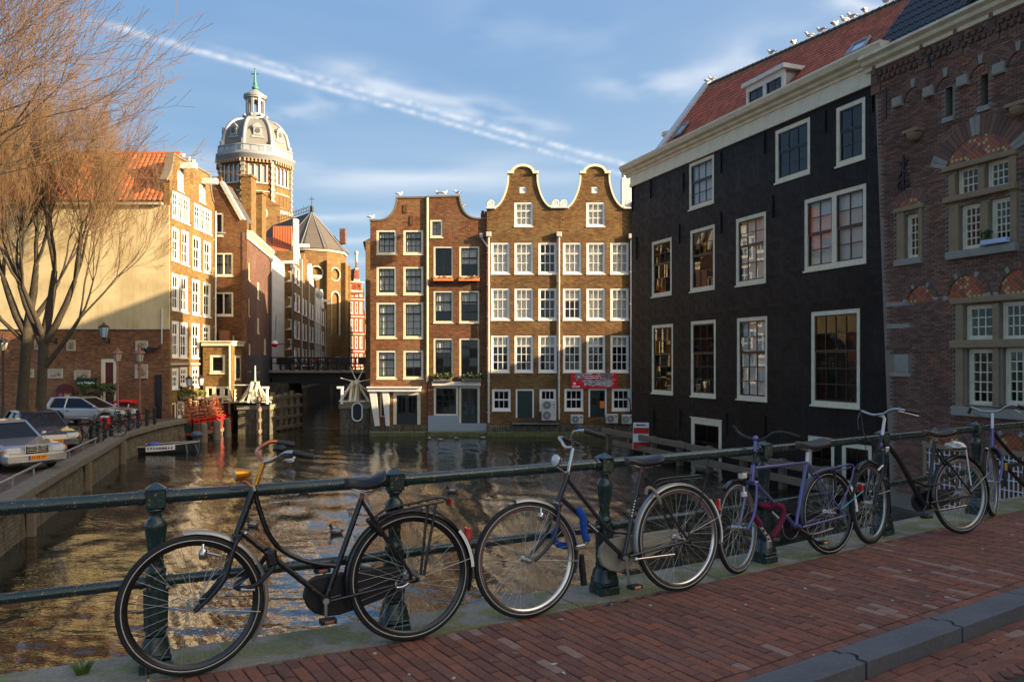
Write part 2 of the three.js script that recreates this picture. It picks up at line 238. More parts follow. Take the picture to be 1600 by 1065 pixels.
// ---------- facades ----------
// A house stands on a vertical facade plane: x along the facade (left to right as the camera sees it), y up from the base, z out of the wall.
class House {
  constructor(name, label, o, d, base, category = 'house', group) {
    const L = Math.hypot(d[0], d[1]); this.D = [d[0] / L, d[1] / L]; this.N = [-this.D[1], this.D[0]]; this.o = o; this.base = base;
    this.t = thing(name, label, category, group); this.t.position.set(o[0], base, o[1]); this.t.rotation.y = Math.atan2(-this.D[1], this.D[0]);
    this.holes = [];
  }
  q(px, py, w = 0) {                                          // the facade point seen at a pixel of the photograph
    const dx = (px - CX) / F, dy = -(py - HY) / F, dz = -1, n = this.N;
    const k = ((this.o[0] + w * n[0]) * n[0] + (this.o[1] + w * n[1]) * n[1]) / (dx * n[0] + dz * n[1]);
    return [(dx * k - this.o[0]) * this.D[0] + (dz * k - this.o[1]) * this.D[1], EYE + dy * k - this.base];
  }
  rect(xl, yt, yb, xr) { const a = this.q(xl, yt), b = this.q(xl, yb), c = this.q(xr, yt); return [a[0], b[1], c[0], a[1]]; }   // u0 v0 u1 v1
  pts(list) { return list.map(([x, y]) => this.q(x, y)); }
  world(u, v, w = 0) { return V(this.o[0] + u * this.D[0] + w * this.N[0], this.base + v, this.o[1] + u * this.D[1] + w * this.N[1]); }
  wall(outline, mat, th = 0.3, extra = []) {
    const s = new THREE.Shape(outline.map(([x, y]) => new THREE.Vector2(x, y)));
    for (const [a, b, c, d] of this.holes) s.holes.push(new THREE.Path([[a, b], [c, b], [c, d], [a, d]].map(([x, y]) => new THREE.Vector2(x, y))));
    for (const h of extra) s.holes.push(new THREE.Path(h.map(([x, y]) => new THREE.Vector2(x, y))));
    const g = new THREE.ExtrudeGeometry(s, { depth: th, bevelEnabled: false }); g.translate(0, 0, -th);
    return part(this.t, 'wall', g, mat);
  }
  shell(u0, u1, v1, depth, mat, roofMat, th = 0.3, room = M.room, v0 = 0) {           // side and back walls, dark rooms, flat or hidden roof
    new MB().box(u0, v0, -depth, u0 + 0.25, v1, -th - 0.003).box(u1 - 0.25, v0, -depth, u1, v1, -th - 0.003).box(u0 + 0.25, v0, -depth, u1 - 0.25, v1, -depth + 0.25).build(this.t, 'side_wall', mat);
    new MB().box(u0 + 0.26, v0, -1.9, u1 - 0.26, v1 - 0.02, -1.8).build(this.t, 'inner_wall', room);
    if (roofMat) new MB().box(u0 - 0.002, v1, -depth, u1 + 0.002, v1 + 0.12, -th - 0.003).build(this.t, 'roof', roofMat);
  }
  // lights: rows from the top, each [share of the height, columns, rows]
  window([u0, v0, u1, v1], o = {}) {
    const { fw = 0.1, frame = M.white, sash = null, sw = 0.05, bar = 0.032, lights = [[0.4, 3, 1], [0.6, 3, 2]], inset = 0.03, cur = null, curtain = 0, sill = 0.05, leaves = 1, mull = 0.09, glass = M.glass, name = 'window', panel = 0, meet = 0.05, room = null, head = 0 } = o;
    this.holes.push([u0, v0, u1, v1]);
    const f = new MB(), zf = -inset, zb = -inset - 0.12, e = 0.004;
    f.box(u0 + e, v0 + e, zb, u0 + fw, v1 - e, zf).box(u1 - fw, v0 + e, zb, u1 - e, v1 - e, zf).box(u0 + fw, v1 - fw, zb, u1 - fw, v1 - e, zf).box(u0 + fw, v0 + e, zb, u1 - fw, v0 + fw, zf);
    const x0 = u0 + fw, x1 = u1 - fw, y0 = v0 + fw + panel, y1 = v1 - fw, w = (x1 - x0 - (leaves - 1) * mull) / leaves, s = sash ? new MB() : f, panes = [];
    if (panel) f.box(x0, v0 + fw, zb + 0.01, x1, y0, zf - 0.03);
    for (let l = 0; l < leaves; l++) {
      const a = x0 + l * (w + mull), b = a + w, za = zf - 0.03, zc = zf - 0.085, H = y1 - y0;
      if (l) f.box(a - mull, y0, zb, a, y1, zf - 0.004);
      let top = y1;
      lights.forEach(([sh, nx, ny], i) => {
        const bot = i === lights.length - 1 ? y0 : top - H * sh, zo = i * 0.022;
        s.box(a, bot, zc - zo, a + sw, top, za - zo).box(b - sw, bot, zc - zo, b, top, za - zo).box(a + sw, top - sw, zc - zo, b - sw, top, za - zo).box(a + sw, bot, zc - zo, b - sw, bot + meet, za - zo);
        const gx0 = a + sw, gx1 = b - sw, gy0 = bot + meet, gy1 = top - sw, pw = (gx1 - gx0 - (nx - 1) * bar) / nx, ph = (gy1 - gy0 - (ny - 1) * bar) / ny;
        for (let k = 1; k < nx; k++) s.box(gx0 + k * (pw + bar) - bar, gy0, zc - zo + 0.012, gx0 + k * (pw + bar), gy1, za - zo - 0.006);
        for (let k = 1; k < ny; k++) s.box(gx0, gy0 + k * (ph + bar) - bar, zc - zo + 0.015, gx1, gy0 + k * (ph + bar), za - zo - 0.009);
        for (let p = 0; p < nx; p++) for (let r = 0; r < ny; r++) panes.push([gx0 + p * (pw + bar) + pw / 2, gy0 + r * (ph + bar) + ph / 2, (za + zc) / 2 - zo, pw, ph]);
        top = bot;
      });
    }
    if (sill) f.box(u0 - 0.02, v0 - 0.06, -0.1, u1 + 0.02, v0 + e, sill);
    if (head) f.box(u0 - 0.03, v1 - e, -0.08, u1 + 0.03, v1 + head, 0.03);
    const W = f.build(this.t, name, frame);
    if (sash) s.build(W, 'sash', sash);
    for (const [x, y, z, w2, h2] of panes) { const p = part(W, 'pane', paneGeo, glass); p.position.set(x, y, z); p.scale.set(w2 + 0.006, h2 + 0.006, 1); p.rotation.set(rr(-0.012, 0.012), rr(-0.012, 0.012), 0); }
    if (cur) { const c = clamp(curtain || 1), g = new MB(); const n = 14, xs = Array.from({ length: n + 1 }, (_, i) => x0 + (x1 - x0) * i / n); 
      for (let i = 0; i < n; i++) { const za = zb - 0.07 + (cur === M.blind ? 0 : 0.03 * Math.sin(i * 2.3)), zc = zb - 0.07 + (cur === M.blind ? 0 : 0.03 * Math.sin((i + 1) * 2.3)); g.quad(V(xs[i], y1 - (y1 - y0) * c, za), V(xs[i + 1], y1 - (y1 - y0) * c, zc), V(xs[i + 1], y1, zc), V(xs[i], y1, za)); }
      g.build(W, 'curtain', cur); }
    return W;
  }
  door([u0, v0, u1, v1], o = {}) {
    const { fw = 0.1, frame = M.cream, mat = M.greenDoor, leaves = 1, glassTop = 0.55, nx = 1, ny = 1, fan = 0 } = o;
    this.holes.push([u0, v0, u1, v1]);
    const e = 0.004, W = new MB().box(u0 + e, v0 + e, -0.16, u0 + fw, v1 - e, -0.03).box(u1 - fw, v0 + e, -0.16, u1 - e, v1 - e, -0.03).box(u0 + fw, v1 - fw, -0.16, u1 - fw, v1 - e, -0.03).build(this.t, 'door_frame', frame);
    const x0 = u0 + fw, x1 = u1 - fw, w = (x1 - x0) / leaves, H = v1 - fw - v0;
    for (let l = 0; l < leaves; l++) {
      const a = x0 + l * w + 0.004, b = x0 + (l + 1) * w - 0.004, t = v1 - fw, m = v0 + H * (1 - glassTop), d = new MB();
      d.box(a, v0 + 0.01, -0.13, b, glassTop ? m : t, -0.08);
      if (glassTop) {
        d.box(a, m, -0.13, a + 0.1, t, -0.08).box(b - 0.1, m, -0.13, b, t, -0.08).box(a + 0.1, t - 0.12, -0.13, b - 0.1, t, -0.08);
        const X = b - a - 0.2, Y = t - 0.12 - m, pw = X / nx, ph = Y / ny;
        for (let i = 1; i < nx; i++) d.box(a + 0.1 + i * pw - 0.016, m, -0.12, a + 0.1 + i * pw + 0.016, t - 0.12, -0.09);
        for (let i = 1; i < ny; i++) d.box(a + 0.1, m + i * ph - 0.016, -0.118, b - 0.1, m + i * ph + 0.016, -0.092);
      } else d.box(a + 0.12, v0 + 0.15, -0.08, b - 0.12, v0 + H * 0.42, -0.065).box(a + 0.12, v0 + H * 0.5, -0.08, b - 0.12, t - 0.15, -0.065);
      const D = d.build(W, 'door', mat);
      if (glassTop) { const X = b - a - 0.2, Y = t - 0.12 - m; for (let i = 0; i < nx; i++) for (let k = 0; k < ny; k++) { const p = part(W, 'pane', paneGeo, M.glass); p.position.set(a + 0.1 + (i + 0.5) * X / nx, m + (k + 0.5) * Y / ny, -0.105); p.scale.set(X / nx - 0.02, Y / ny - 0.02, 1); } }
    }
    return W;
  }
  pipe(px, py0, py1, r = 0.05, mat = M.pipe, hopper = true) {
    const a = this.q(px, py0), b = this.q(px, py1), m = new MB();
    m.tube(V(a[0], a[1], 0.1), V(a[0], b[1], 0.1), r, r, 10);
    if (hopper) m.bbox(a[0], a[1] - 0.02, 0.13, 0.3, 0.28, 0.24, 0.02);
    for (let y = b[1] + 0.6; y < a[1] - 0.4; y += 1.9) m.bbox(a[0], y, 0.07, r * 3, 0.06, 0.16, 0.01);
    return m.build(this.t, 'downpipe', mat);
  }
  anchor(px, py0, py1, mat = M.iron) { const a = this.q(px, py0), b = this.q(px, py1); return new MB().bbox(a[0], (a[1] + b[1]) / 2, 0.03, 0.06, a[1] - b[1], 0.05, 0.01).build(this.t, 'wall_anchor', mat); }
}
const paneGeo = new THREE.PlaneGeometry(1, 1);
// concave or convex curve between outline points, in pixels
function bez(a, c, b, n = 8) { return Array.from({ length: n }, (_, i) => { const t = (i + 1) / n, s = 1 - t; return [s * s * a[0] + 2 * s * t * c[0] + t * t * b[0], s * s * a[1] + 2 * s * t * c[1] + t * t * b[1]]; }); }
function coping(H, line, w, proud, th, mat, name = 'coping') {            // a strip that follows a gable outline
  const m = new MB(), P = H.pts(line);
  for (let i = 0; i + 1 < P.length; i++) {
    const [a, b] = [P[i], P[i + 1]], L = Math.hypot(b[0] - a[0], b[1] - a[1]); if (L < 0.01) continue;
    const an = Math.atan2(b[1] - a[1], b[0] - a[0]);
    m.add(boxGeo(L + w * 0.5, w, th + proud), place((a[0] + b[0]) / 2, (a[1] + b[1]) / 2, proud - (th + proud) / 2 + 0.0007 * (i % 3), 0, 0, an));
  }
  return m.build(H.t, name, mat);
}
// ---------- the four houses across the water ----------
const ZC = 46;
function central(name, label, pxL, zoff) { const p = at(pxL, 680, ZC - zoff); return new House(name, label, [p.x, p.z], [1, 0], WATER - 0.3, 'house'); }
const mossLedge = (H, w) => new MB().bbox(w / 2, 0.2, 0.22, w - 0.02, 0.72, 0.5, 0.05).build(H.t, 'waterline_ledge', mossMat);
const mossMat = std([0.55, 0.6, 0.42], 0.9, { map: tStone, bumpMap: tGrain, bumpScale: 0.02 });
const rowsOf = (H, ys, xs, f) => ys.forEach(([y0, y1], r) => xs.forEach(([a, b], c) => H.window(H.rect(a, y0, y1, b), f(r, c))));
seed(101);
{ // house A, concave gable, dark sashes
  const H = central('canal_house', 'reddish brick house with a half bell gable, leftmost of the row across the water', 578.3, 0);
  const xs = [[588, 619.8], [630, 661.3]], cw = { frame: M.cream, sash: M.sash, fw: 0.13, sw: 0.05, bar: 0.04, sill: 0.03 };
  const L = [[[0.34, 3, 1], [0.66, 3, 2]], [[0.34, 3, 1], [0.66, 3, 2]], [[0.3, 2, 1], [0.7, 2, 3]], [[0.3, 2, 1], [0.7, 2, 2]]];
  rowsOf(H, [[358.7, 397], [416, 460], [472, 528], [547, 591.4]], xs, (r, c) => ({ ...cw, lights: L[r], cur: r === 1 && c === 1 ? M.blind : M.net, curtain: [1, 0.9, 0.95, c ? 0.6 : 0.95][r] }));
  H.door(H.rect(614, 612, 663, 657), { leaves: 2, mat: M.sash, nx: 2, ny: 3, glassTop: 0.62, fw: 0.2 });
  H.window(H.rect(594, 612, 651, 602.5), { ...cw, fw: 0.06, lights: [[1, 1, 3]], sill: 0 });
  const gable = [[578.3, 690], [667.6, 690], [667.6, 307.5], [619.8, 308.5], ...bez([619.8, 308.5], [617, 342], [592, 344], 9), [578.3, 344]];
  const wall = H.wall(H.pts(gable), M.brickA);
  const [u1, v1] = H.q(667.6, 345);
  H.shell(0, u1, v1 - 0.3, 9, M.brickA, M.lead);
  coping(H, [[577.8, 344], [592, 344], ...bez([592, 344], [617, 342], [619.8, 308.5], 9), [667.4, 307.8]], 0.1, 0.05, 0.34, M.coping);
  { const m = new MB(), a = H.q(576, 603.6), b = H.q(657.6, 611); m.box(a[0], b[1], -0.02, b[0], a[1] - 0.08, 0.4).box(a[0] - 0.05, a[1] - 0.078, -0.02, b[0] + 0.05, a[1], 0.5); m.build(H.t, 'canopy', M.whiteWorn); }
  { const c = (x0, y0, x1, y1) => H.pts([[x0, y0], [x1, y1]]); for (const [t0, t1, b0, b1] of [[577.5, 589, 586.5, 594], [597.5, 608.5, 603.5, 609]]) { const P = [...c(t0, 611.2, t1, 611.2), ...c(b1, 665, b0, 665)]; new MB().ext(P, 0.24, place(0, 0, 0.02), 0.02).build(H.t, 'slanted_post', M.whiteWorn); } }
  { const a = H.q(577.6, 663), b = H.q(667.4, 690); new MB().box(a[0], b[1], 0, b[0] + 0.0, a[1], 0.1).build(H.t, 'plinth', std([0.8, 0.75, 0.6], 0.9, { map: tWallStone })); }
  { const a = H.q(667.6, 309), b = H.q(667.6, 596); new MB().tube(V(a[0], a[1], 0.06), V(a[0], b[1], 0.06), 0.07).build(H.t, 'downpipe', M.cream); }
  mossLedge(H, u1);
  for (const [x, y0, y1] of [[633, 320, 333], [643, 337, 352]]) { const a = H.q(x - 3, y0), b = H.q(x + 3, y1); new MB().box(a[0], b[1], 0.003, b[0], a[1], 0.03).build(H.t, 'wall_anchor', M.brickDark); }
}
{ // house B
  const H = central('canal_house', 'brick house with flower boxes and a grey plinth, second from the left in the row', 668.4, 0.05);
  const xs = [[677.3, 708], [717.6, 749]], cw = { frame: M.cream, sash: M.sash, fw: 0.1, sill: 0.05 };
  H.window(H.rect(672, 342.6, 370.7, 692), { ...cw, lights: [[1, 2, 2]], cur: M.blind, fw: 0.12 });
  rowsOf(H, [[384.5, 433.5], [454, 504], [528, 589]], xs, (r, c) => ({ ...cw, lights: [[[0.36, 2, 1], [0.64, 2, 2]], [[0.34, 2, 1], [0.33, 2, 1], [0.33, 1, 1]], [[0.25, 2, 1], [0.75, 2, 3]]][r], cur: r === 2 ? (c ? null : M.net) : r === 0 && c === 0 ? null : M.net, curtain: [0.55, c ? 0.4 : 0.65, 0.35][r] }));
  H.window(H.rect(677.5, 603, 650, 716), { ...cw, fw: 0.13, lights: [[1, 3, 4]], sill: 0.02 });
  H.door(H.rect(717, 603, 661, 749.5), { leaves: 2, mat: M.greenDoor, nx: 1, ny: 3, glassTop: 0.75, fw: 0.13 });
  const gable = [[668.4, 690], [761, 690], [761, 341], [746, 341], ...bez([746, 341], [721, 340], [717.8, 306], 9), [668.4, 307]];
  H.wall(H.pts(gable), M.brickB);
  const [u1, v1] = H.q(761, 341);
  H.shell(0, u1, v1 - 0.4, 9, M.brickB, M.lead);
  coping(H, [[668.4, 307.3], [717.8, 306], ...bez([717.8, 306], [721, 340], [746, 341], 9), [761, 341]], 0.09, 0.05, 0.34, M.coping);
  { const a = H.q(675, 596), b = H.q(751, 602.8); new MB().bbox((a[0] + b[0]) / 2, (a[1] + b[1]) / 2, 0.06, b[0] - a[0], a[1] - b[1], 0.26, 0.03).build(H.t, 'shop_cornice', M.whiteWorn); }
  { const a = H.q(666, 649), b = H.q(717, 690), c = H.q(761, 661); new MB().box(a[0] + 0.1, b[1], 0, b[0], a[1], 0.06).box(b[0], b[1], 0, c[0], c[1], 0.06).build(H.t, 'plinth', M.zinc); }
  { const a = H.q(754, 336), b = H.q(761, 341); new MB().bbox((a[0] + b[0]) / 2, a[1] - 0.05, -0.2, 0.5, 0.3, 0.4, 0.02).tube(V(a[0], a[1], -0.2), V(a[0], a[1] + 0.3, -0.2), 0.09).tube(V(a[0] + 0.2, a[1], -0.2), V(a[0] + 0.2, a[1] + 0.25, -0.2), 0.09).build(H.t, 'chimney', M.brickDark); }
  mossLedge(H, u1);
  { const a = H.q(752, 371), m = new MB().bbox(a[0], a[1] + 0.1, 0.12, 0.2, 0.25, 0.2, 0.02).tube(V(a[0], a[1], 0.12), V(a[0] + 0.36, a[1] - 0.55, 0.12), 0.05); m.build(H.t, 'downpipe', M.pipe); }
  // flower boxes hang on the house but are things of their own
  const boxes = [[677, 708, 433.5, 'orange flower box hanging under the upper left window', 1], [716.5, 749, 433.5, 'orange flower box hanging under the upper right window', 1], [676.5, 706, 590, 'bushy green plant box above the shop window over the grey plinth', 0], [721.5, 752, 590, 'bushy green plant box above the dark green double door', 0]];
  for (const [x0, x1, y, lab, fl] of boxes) {
    const a = H.q(x0, y, 0.2), b = H.q(x1, y, 0.2), t = thing('flower_box', lab, 'flower box', 'flower boxes on the canal house'); const p = H.world((a[0] + b[0]) / 2, a[1] - 0.22, 0.2); t.position.copy(p);
    const w = b[0] - a[0]; new MB().bbox(0, 0.1, 0, w, 0.2, 0.26, 0.015).build(t, 'box', fl ? M.amber : M.wood);
    const m = new MB(), m2 = new MB(); for (let i = 0; i < (fl ? 60 : 260); i++) { const mm = fl && rnd() < 0.4 ? m2 : m; mm.add(new THREE.PlaneGeometry(0.07, 0.1), place(rr(-w / 2, w / 2) * 1.06, 0.2 + rr(0, fl ? 0.14 : 0.32) * (0.6 + 0.4 * Math.sin(i * 1.7)), rr(-0.2, 0.2), rr(-1.5, 1.5), rr(0, 6), rr(-1, 1))); }
    m.build(t, 'leaves', M.leaf).userData.kind = 'stuff'; if (!m2.empty) m2.build(t, 'flowers', M.amber).userData.kind = 'stuff';
  }
}
function twinGable(name, label, X, zoff, mat, bl, dx, more) {   // houses C and D
  const H = central(name, label, X[0], zoff), s = (x) => x + dx;
  const xs = [[767, 796.3], [803.8, 833.2], [841.2, 870]].map(([a, b]) => [s(a), s(b)]), cw = { frame: M.white, fw: 0.1, sw: 0.045, bar: 0.04, sill: 0.04 };
  H.window(H.rect(s(803.5), 315.5, 353.6, s(832.8)), { ...cw, lights: [[0.34, 3, 1], [0.66, 3, 2]], cur: M.blind });
  H.window(H.rect(s(812), 291.3, 301.7, s(822.4)), { ...cw, fw: 0.1, lights: [[1, 1, 1]], sill: 0 });
  rowsOf(H, [[378.5, 427.6], [450, 499.6], [523.6, 581.2]], xs, (r, c) => ({ ...cw, lights: r < 2 ? [[0.34, 3, 1], [0.66, 3, 2]] : [[0.27, 3, 1], [0.73, 3, 3]], cur: bl(r, c) ? M.blind : (r === 2 ? M.net : null), curtain: bl(r, c) || 0.3 }));
  more(H);
  const g = [[X[0], 690], [X[1], 690], [X[1], 326], [s(863), 325], ...bez([s(863), 325], [s(846), 318], [s(840), 284], 9), [s(839), 271]];
  const arch = Array.from({ length: 13 }, (_, i) => { const t = Math.PI * i / 12; return [s(817) + 16.5 * Math.cos(t), 269.5 - 10.5 * Math.sin(t)]; });
  const left = [[s(795), 271], [s(794), 284], ...bez([s(794), 284], [s(788), 318], [s(772), 325], 9), [X[0], 326]];
  H.wall(H.pts([...g, ...arch, ...left]), mat);
  const [u1, v1] = H.q(X[1], 327);
  H.shell(0, u1, v1 - 0.5, 9, mat, M.lead);
  coping(H, [[s(863), 325], ...bez([s(863), 325], [s(846), 318], [s(840), 284], 9), [s(839.5), 271]], 0.095, 0.08, 0.36, M.cream);
  coping(H, [[s(794.5), 271], [s(794), 284], ...bez([s(794), 284], [s(788), 318], [s(772), 325], 9)], 0.095, 0.08, 0.36, M.cream);
  coping(H, arch.map(([x, y]) => [x, y - 0.6]), 0.15, 0.1, 0.36, M.cream, 'arched_pediment');
  { const m = new MB(); for (const x of [797.5, 836.5]) { const a = H.q(s(x), 270); m.bbox(a[0], a[1], -0.08, 0.36, 0.15, 0.5, 0.02); } m.build(H.t, 'cornice_return', M.cream); }
  return H;
}
const scroll = (H, px, py, flip, s = 1) => {                    // carved volute on the gable shoulder
  const a = H.q(px, py), m = new MB(), pts = []; for (let i = 0; i <= 26; i++) { const t = i / 26, r = 0.3 * (1 - 0.75 * t) * s, an = -1.2 + t * 8; pts.push(V(a[0] + flip * r * Math.cos(an), a[1] + 0.42 * s + r * Math.sin(an), 0)); }
  m.curve(pts, 0.07 * s, 6, 50).bbox(a[0], a[1] + 0.06, 0, 0.7 * s, 0.1, 0.3, 0.02).ext([[a[0] - flip * 0.3 * s, a[1] + 0.1], [a[0] + flip * 0.32 * s, a[1] + 0.1], [a[0] + flip * 0.28 * s, a[1] + 0.5 * s], [a[0], a[1] + 0.72 * s], [a[0] - flip * 0.24 * s, a[1] + 0.4 * s]], 0.1, place(0, 0, -0.06));
  m.build(H.t, 'carved_scroll', M.whiteWorn);
};
seed(131);
const houseC = twinGable('canal_house', 'brown brick house with a white arched neck gable, left one of the twin pair', [760.5, 874], 0.2, M.brickC, (r, c) => r < 2 && !(c === 2) ? 1 : 0, 0, (H) => {
  const cw = { frame: M.white, fw: 0.1, sill: 0.03, lights: [[0.5, 3, 1], [0.5, 3, 1]] };
  H.window(H.rect(768.7, 607.6, 641.2, 798), cw);
  H.door(H.rect(805.7, 607.6, 652.6, 834.5), { mat: M.greenDoor, glassTop: 0, fw: 0.1, frame: M.white });
  H.window(H.rect(842.9, 607.6, 641.2, 869), cw);
});
const houseD = twinGable('canal_house', 'brown brick house with a white arched neck gable, right one of the twin pair', [874.2, 987], 0.2, M.brickD, (r, c) => r < 2 ? (r === 1 && c === 0 ? 0.4 : 1) : 0, 112.6, (H) => {
  const cw = { frame: M.white, fw: 0.1, sill: 0.03, lights: [[0.5, 3, 1], [0.5, 3, 1]] };
  H.window(H.rect(881.8, 607, 641, 911.6), cw);
  H.door(H.rect(919.5, 607, 651.4, 948.3), { mat: M.greenDoor, glassTop: 0.55, leaves: 2, fw: 0.1, frame: M.white });
  H.window(H.rect(956, 607, 641, 985), cw);
  const a = H.q(941.5, 632); new MB().cbox(a[0], a[1], -0.06, 0.3, 0.42, 0.01).build(H.t, 'door_notice', M.amber);
});
scroll(houseC, 767, 327, -1, 0.8); scroll(houseC, 867, 326, 1, 0.78); scroll(houseD, 881, 326, -1, 0.78); scroll(houseD, 981.5, 327, 1, 0.8);
houseC.pipe(763.5, 366, 660, 0.06); houseC.pipe(873.2, 366, 655, 0.06); houseD.pipe(985.6, 369, 640, 0.05);
{ // stone footing along the water under both twins
  for (const [H, x0, x1] of [[houseC, 760.5, 874], [houseD, 874.4, 987]]) { const a = H.q(x0, 664), b = H.q(x1, 676); new MB().bbox((a[0] + b[0]) / 2, (a[1] + b[1]) / 2 - 0.3, 0.1, b[0] - a[0] - 0.02, a[1] - b[1] + 0.6, 0.4, 0.04).build(H.t, 'stone_footing', M.quayWall); mossLedge(H, b[0] - a[0]); }
  const a = houseC.q(800, 661), b = houseC.q(873, 661); new MB().bbox((a[0] + b[0]) / 2, a[1], 0.3, b[0] - a[0], 0.08, 0.6, 0.02).build(houseC.t, 'ledge', M.pipeDark);
}
// air-conditioning boxes on brackets
function airCon(H, x0, y0, y1, x1, label, fans) {
  const [u0, v0, u1, v1] = H.rect(x0, y0, y1, x1), t = thing('air_conditioner', label, 'air conditioner', 'air conditioners on the canal houses'), p = H.world((u0 + u1) / 2, v0, 0.42); t.position.copy(p);
  const w = u1 - u0, h = v1 - v0, fr = Math.min(w * 0.31, h / fans * 0.4);
  new MB().bbox(0, h / 2, 0, w, h, 0.36, 0.02).build(t, 'housing', M.plastic);
  const g = new MB(), k = new MB(), hub = new MB();
  for (let i = 0; i < fans; i++) { const y = h * (i + 0.5) / fans, x = -w * 0.14; k.add(new THREE.CircleGeometry(fr, 24), place(x, y, 0.183)); for (let r = 1; r <= 5; r++) g.add(new THREE.TorusGeometry(fr * r / 5, 0.008, 5, 28), place(x, y, 0.19)); for (let a = 0; a < 8; a++) g.tube(V(x, y, 0.19), V(x + fr * Math.cos(a * Math.PI / 4), y + fr * Math.sin(a * Math.PI / 4), 0.19), 0.006, 0.006, 5); hub.add(new THREE.CylinderGeometry(fr * 0.22, fr * 0.22, 0.02, 14), place(x, y, 0.195, Math.PI / 2)); }
  k.build(t, 'fan', M.dark); g.build(t, 'grille', M.plastic); hub.build(t, 'fan_hub', M.plastic);
  new MB().cbox(w * 0.33, h * 0.78, 0.183, w * 0.16, 0.05, 0.01).cbox(w * 0.33, h * 0.66, 0.183, w * 0.16, 0.03, 0.01).build(t, 'badge', M.pipeDark);
  new MB().bbox(-w * 0.3, -0.04, -0.1, 0.06, 0.06, 0.6, 0.01).bbox(w * 0.3, -0.04, -0.1, 0.06, 0.06, 0.6, 0.01).build(t, 'bracket', M.pipeDark);
}
airCon(houseC, 845.8, 624, 655.4, 868.3, 'tall white air conditioner with two stacked fans on the brick wall', 2);
airCon(houseD, 890.9, 647, 660.4, 910, 'small white air conditioner under the window left of the notice door', 1);
airCon(houseD, 945.6, 646, 659.6, 963.7, 'small white air conditioner standing at the foot of the dark green door', 1);
airCon(houseD, 970, 647, 660.6, 986, 'small white air conditioner at the right corner next to the black building', 1);
{ const a = houseD.q(984, 620), m = new MB().curve([V(a[0] - 0.35, a[1], 0.05), V(a[0] - 0.1, a[1] - 0.05, 0.15), V(a[0], a[1] - 0.3, 0.15), V(a[0], a[1] - 1.4, 0.15)], 0.03, 6, 24); m.build(houseD.t, 'cable', M.iron); }
{ // printed banner
  const [u0, v0, u1, v1] = houseD.rect(891.5, 582.4, 606.5, 964.6), cv = document.createElement('canvas'); cv.width = 1024; cv.height = 340; const c = cv.getContext('2d');
  c.fillStyle = '#c40d12'; c.fillRect(0, 0, 1024, 340); seed(77);
  const blob = (x, y, w, h, col) => { c.fillStyle = col; c.beginPath(); for (let i = 0; i <= 16; i++) { const a = i / 16 * 6.283, k = rr(0.75, 1.1); c.lineTo(x + Math.cos(a) * w * k, y + Math.sin(a) * h * k); } c.fill(); };
  blob(300, 60, 250, 70, '#77787c'); blob(700, 60, 260, 90, '#6b6d72'); blob(560, 190, 360, 95, '#8b8c90'); blob(760, 240, 200, 70, '#9d9ea2');
  for (let i = 0; i < 120; i++) { const x = rr(90, 960), y = rr(10, 300); if (y > 200 && (x < 300 || x > 900)) continue; blob(x, y, rr(6, 34), rr(4, 18), pick(['#55565b', '#a8a9ad', '#c9c9cc', '#3b3c41', '#d8d8da', '#b81016', '#7d7f84'])); }
  c.fillStyle = '#9c0a0e'; c.fillRect(290, 40, 400, 105); c.fillStyle = '#fff'; for (const [y, h] of [[18, 14], [64, 20], [104, 20]]) for (let x = 304; x < (y < 30 ? 420 : 672);) { const w = rr(6, 15); if (rnd() < 0.86) c.fillRect(x, y + rr(-1, 1), w, h * rr(0.8, 1)); x += w + rr(3, 5); }
  c.fillStyle = '#fff'; c.beginPath(); c.arc(85, 235, 28, 0, 7); c.fill(); c.fillStyle = '#c40d12'; c.beginPath(); c.arc(85, 238, 11, 0, 7); c.fill(); c.fillStyle = '#eee'; for (let x = 36; x < 190;) { const w = rr(10, 18); c.fillRect(x, 284, w, 34 * rr(0.85, 1)); x += w + 5; }
  const t = new THREE.CanvasTexture(cv); t.colorSpace = THREE.SRGBColorSpace; const g = new THREE.BoxGeometry(u1 - u0, v1 - v0, 0.03), plain = std('#b00c10', 0.6), face = std([1, 1, 1], 0.55, { map: t });
  const m = solo('banner', g, [plain, plain, plain, plain, face, plain], 'red and grey printed banner hanging above the dark green door', 'banner'); m.position.copy(houseD.world((u0 + u1) / 2, (v0 + v1) / 2, 0.06));
}
// house further right, mostly behind the black building: it stands a little proud and shades the edge of its neighbour
{
  const H = new House('canal_house', 'brick house at the right end of the row, nearly hidden behind the black building', [at(987.4, 680, ZC - 0.36).x, -(ZC - 0.36)], [1, 0], WATER - 0.3);
  H.wall([[0, 0], [9, 0], [9, 14], [7.5, 14.1], [0, 14.2]], M.brickC); H.shell(0, 9, 13.6, 9, M.brickC, M.lead);
}
{ const p = at(978, 331, 49.5), t = thing('chimney', 'white roof chimney with two dark metal flues beside the black building', 'chimney'); t.position.copy(p); new MB().bbox(0, 0.9, 0, 0.62, 2.5, 0.6, 0.02).build(t, 'stack', M.leadPale); const m = new MB(); for (const [x, h] of [[-0.15, 0.62], [0.22, 0.75]]) m.tube(V(x, 2.1, 0), V(x, 2.1 + h, 0), 0.13, 0.13, 12).tube(V(x, 2.1 + h + 0.08, 0), V(x, 2.1 + h + 0.12, 0), 0.24, 0.2, 12).tube(V(x, 2.1 + h, 0), V(x, 2.1 + h + 0.1, 0), 0.03); m.build(t, 'flue', M.zinc); }
{ // low store across the side canal, out of frame to the right: the sun clears its roof and draws the slanting shade on the row
  const t = thing('storehouse', 'low brick storehouse beside the side canal, behind the black building', 'building'); t.position.set(21, WATER, -41); new MB().box(0, 0, -4.5, 9, 10.5, 8).build(t, 'wall', M.brickC); new MB().box(-0.15, 10.5, -4.65, 9.15, 10.7, 8.15).build(t, 'roof', M.lead);
}
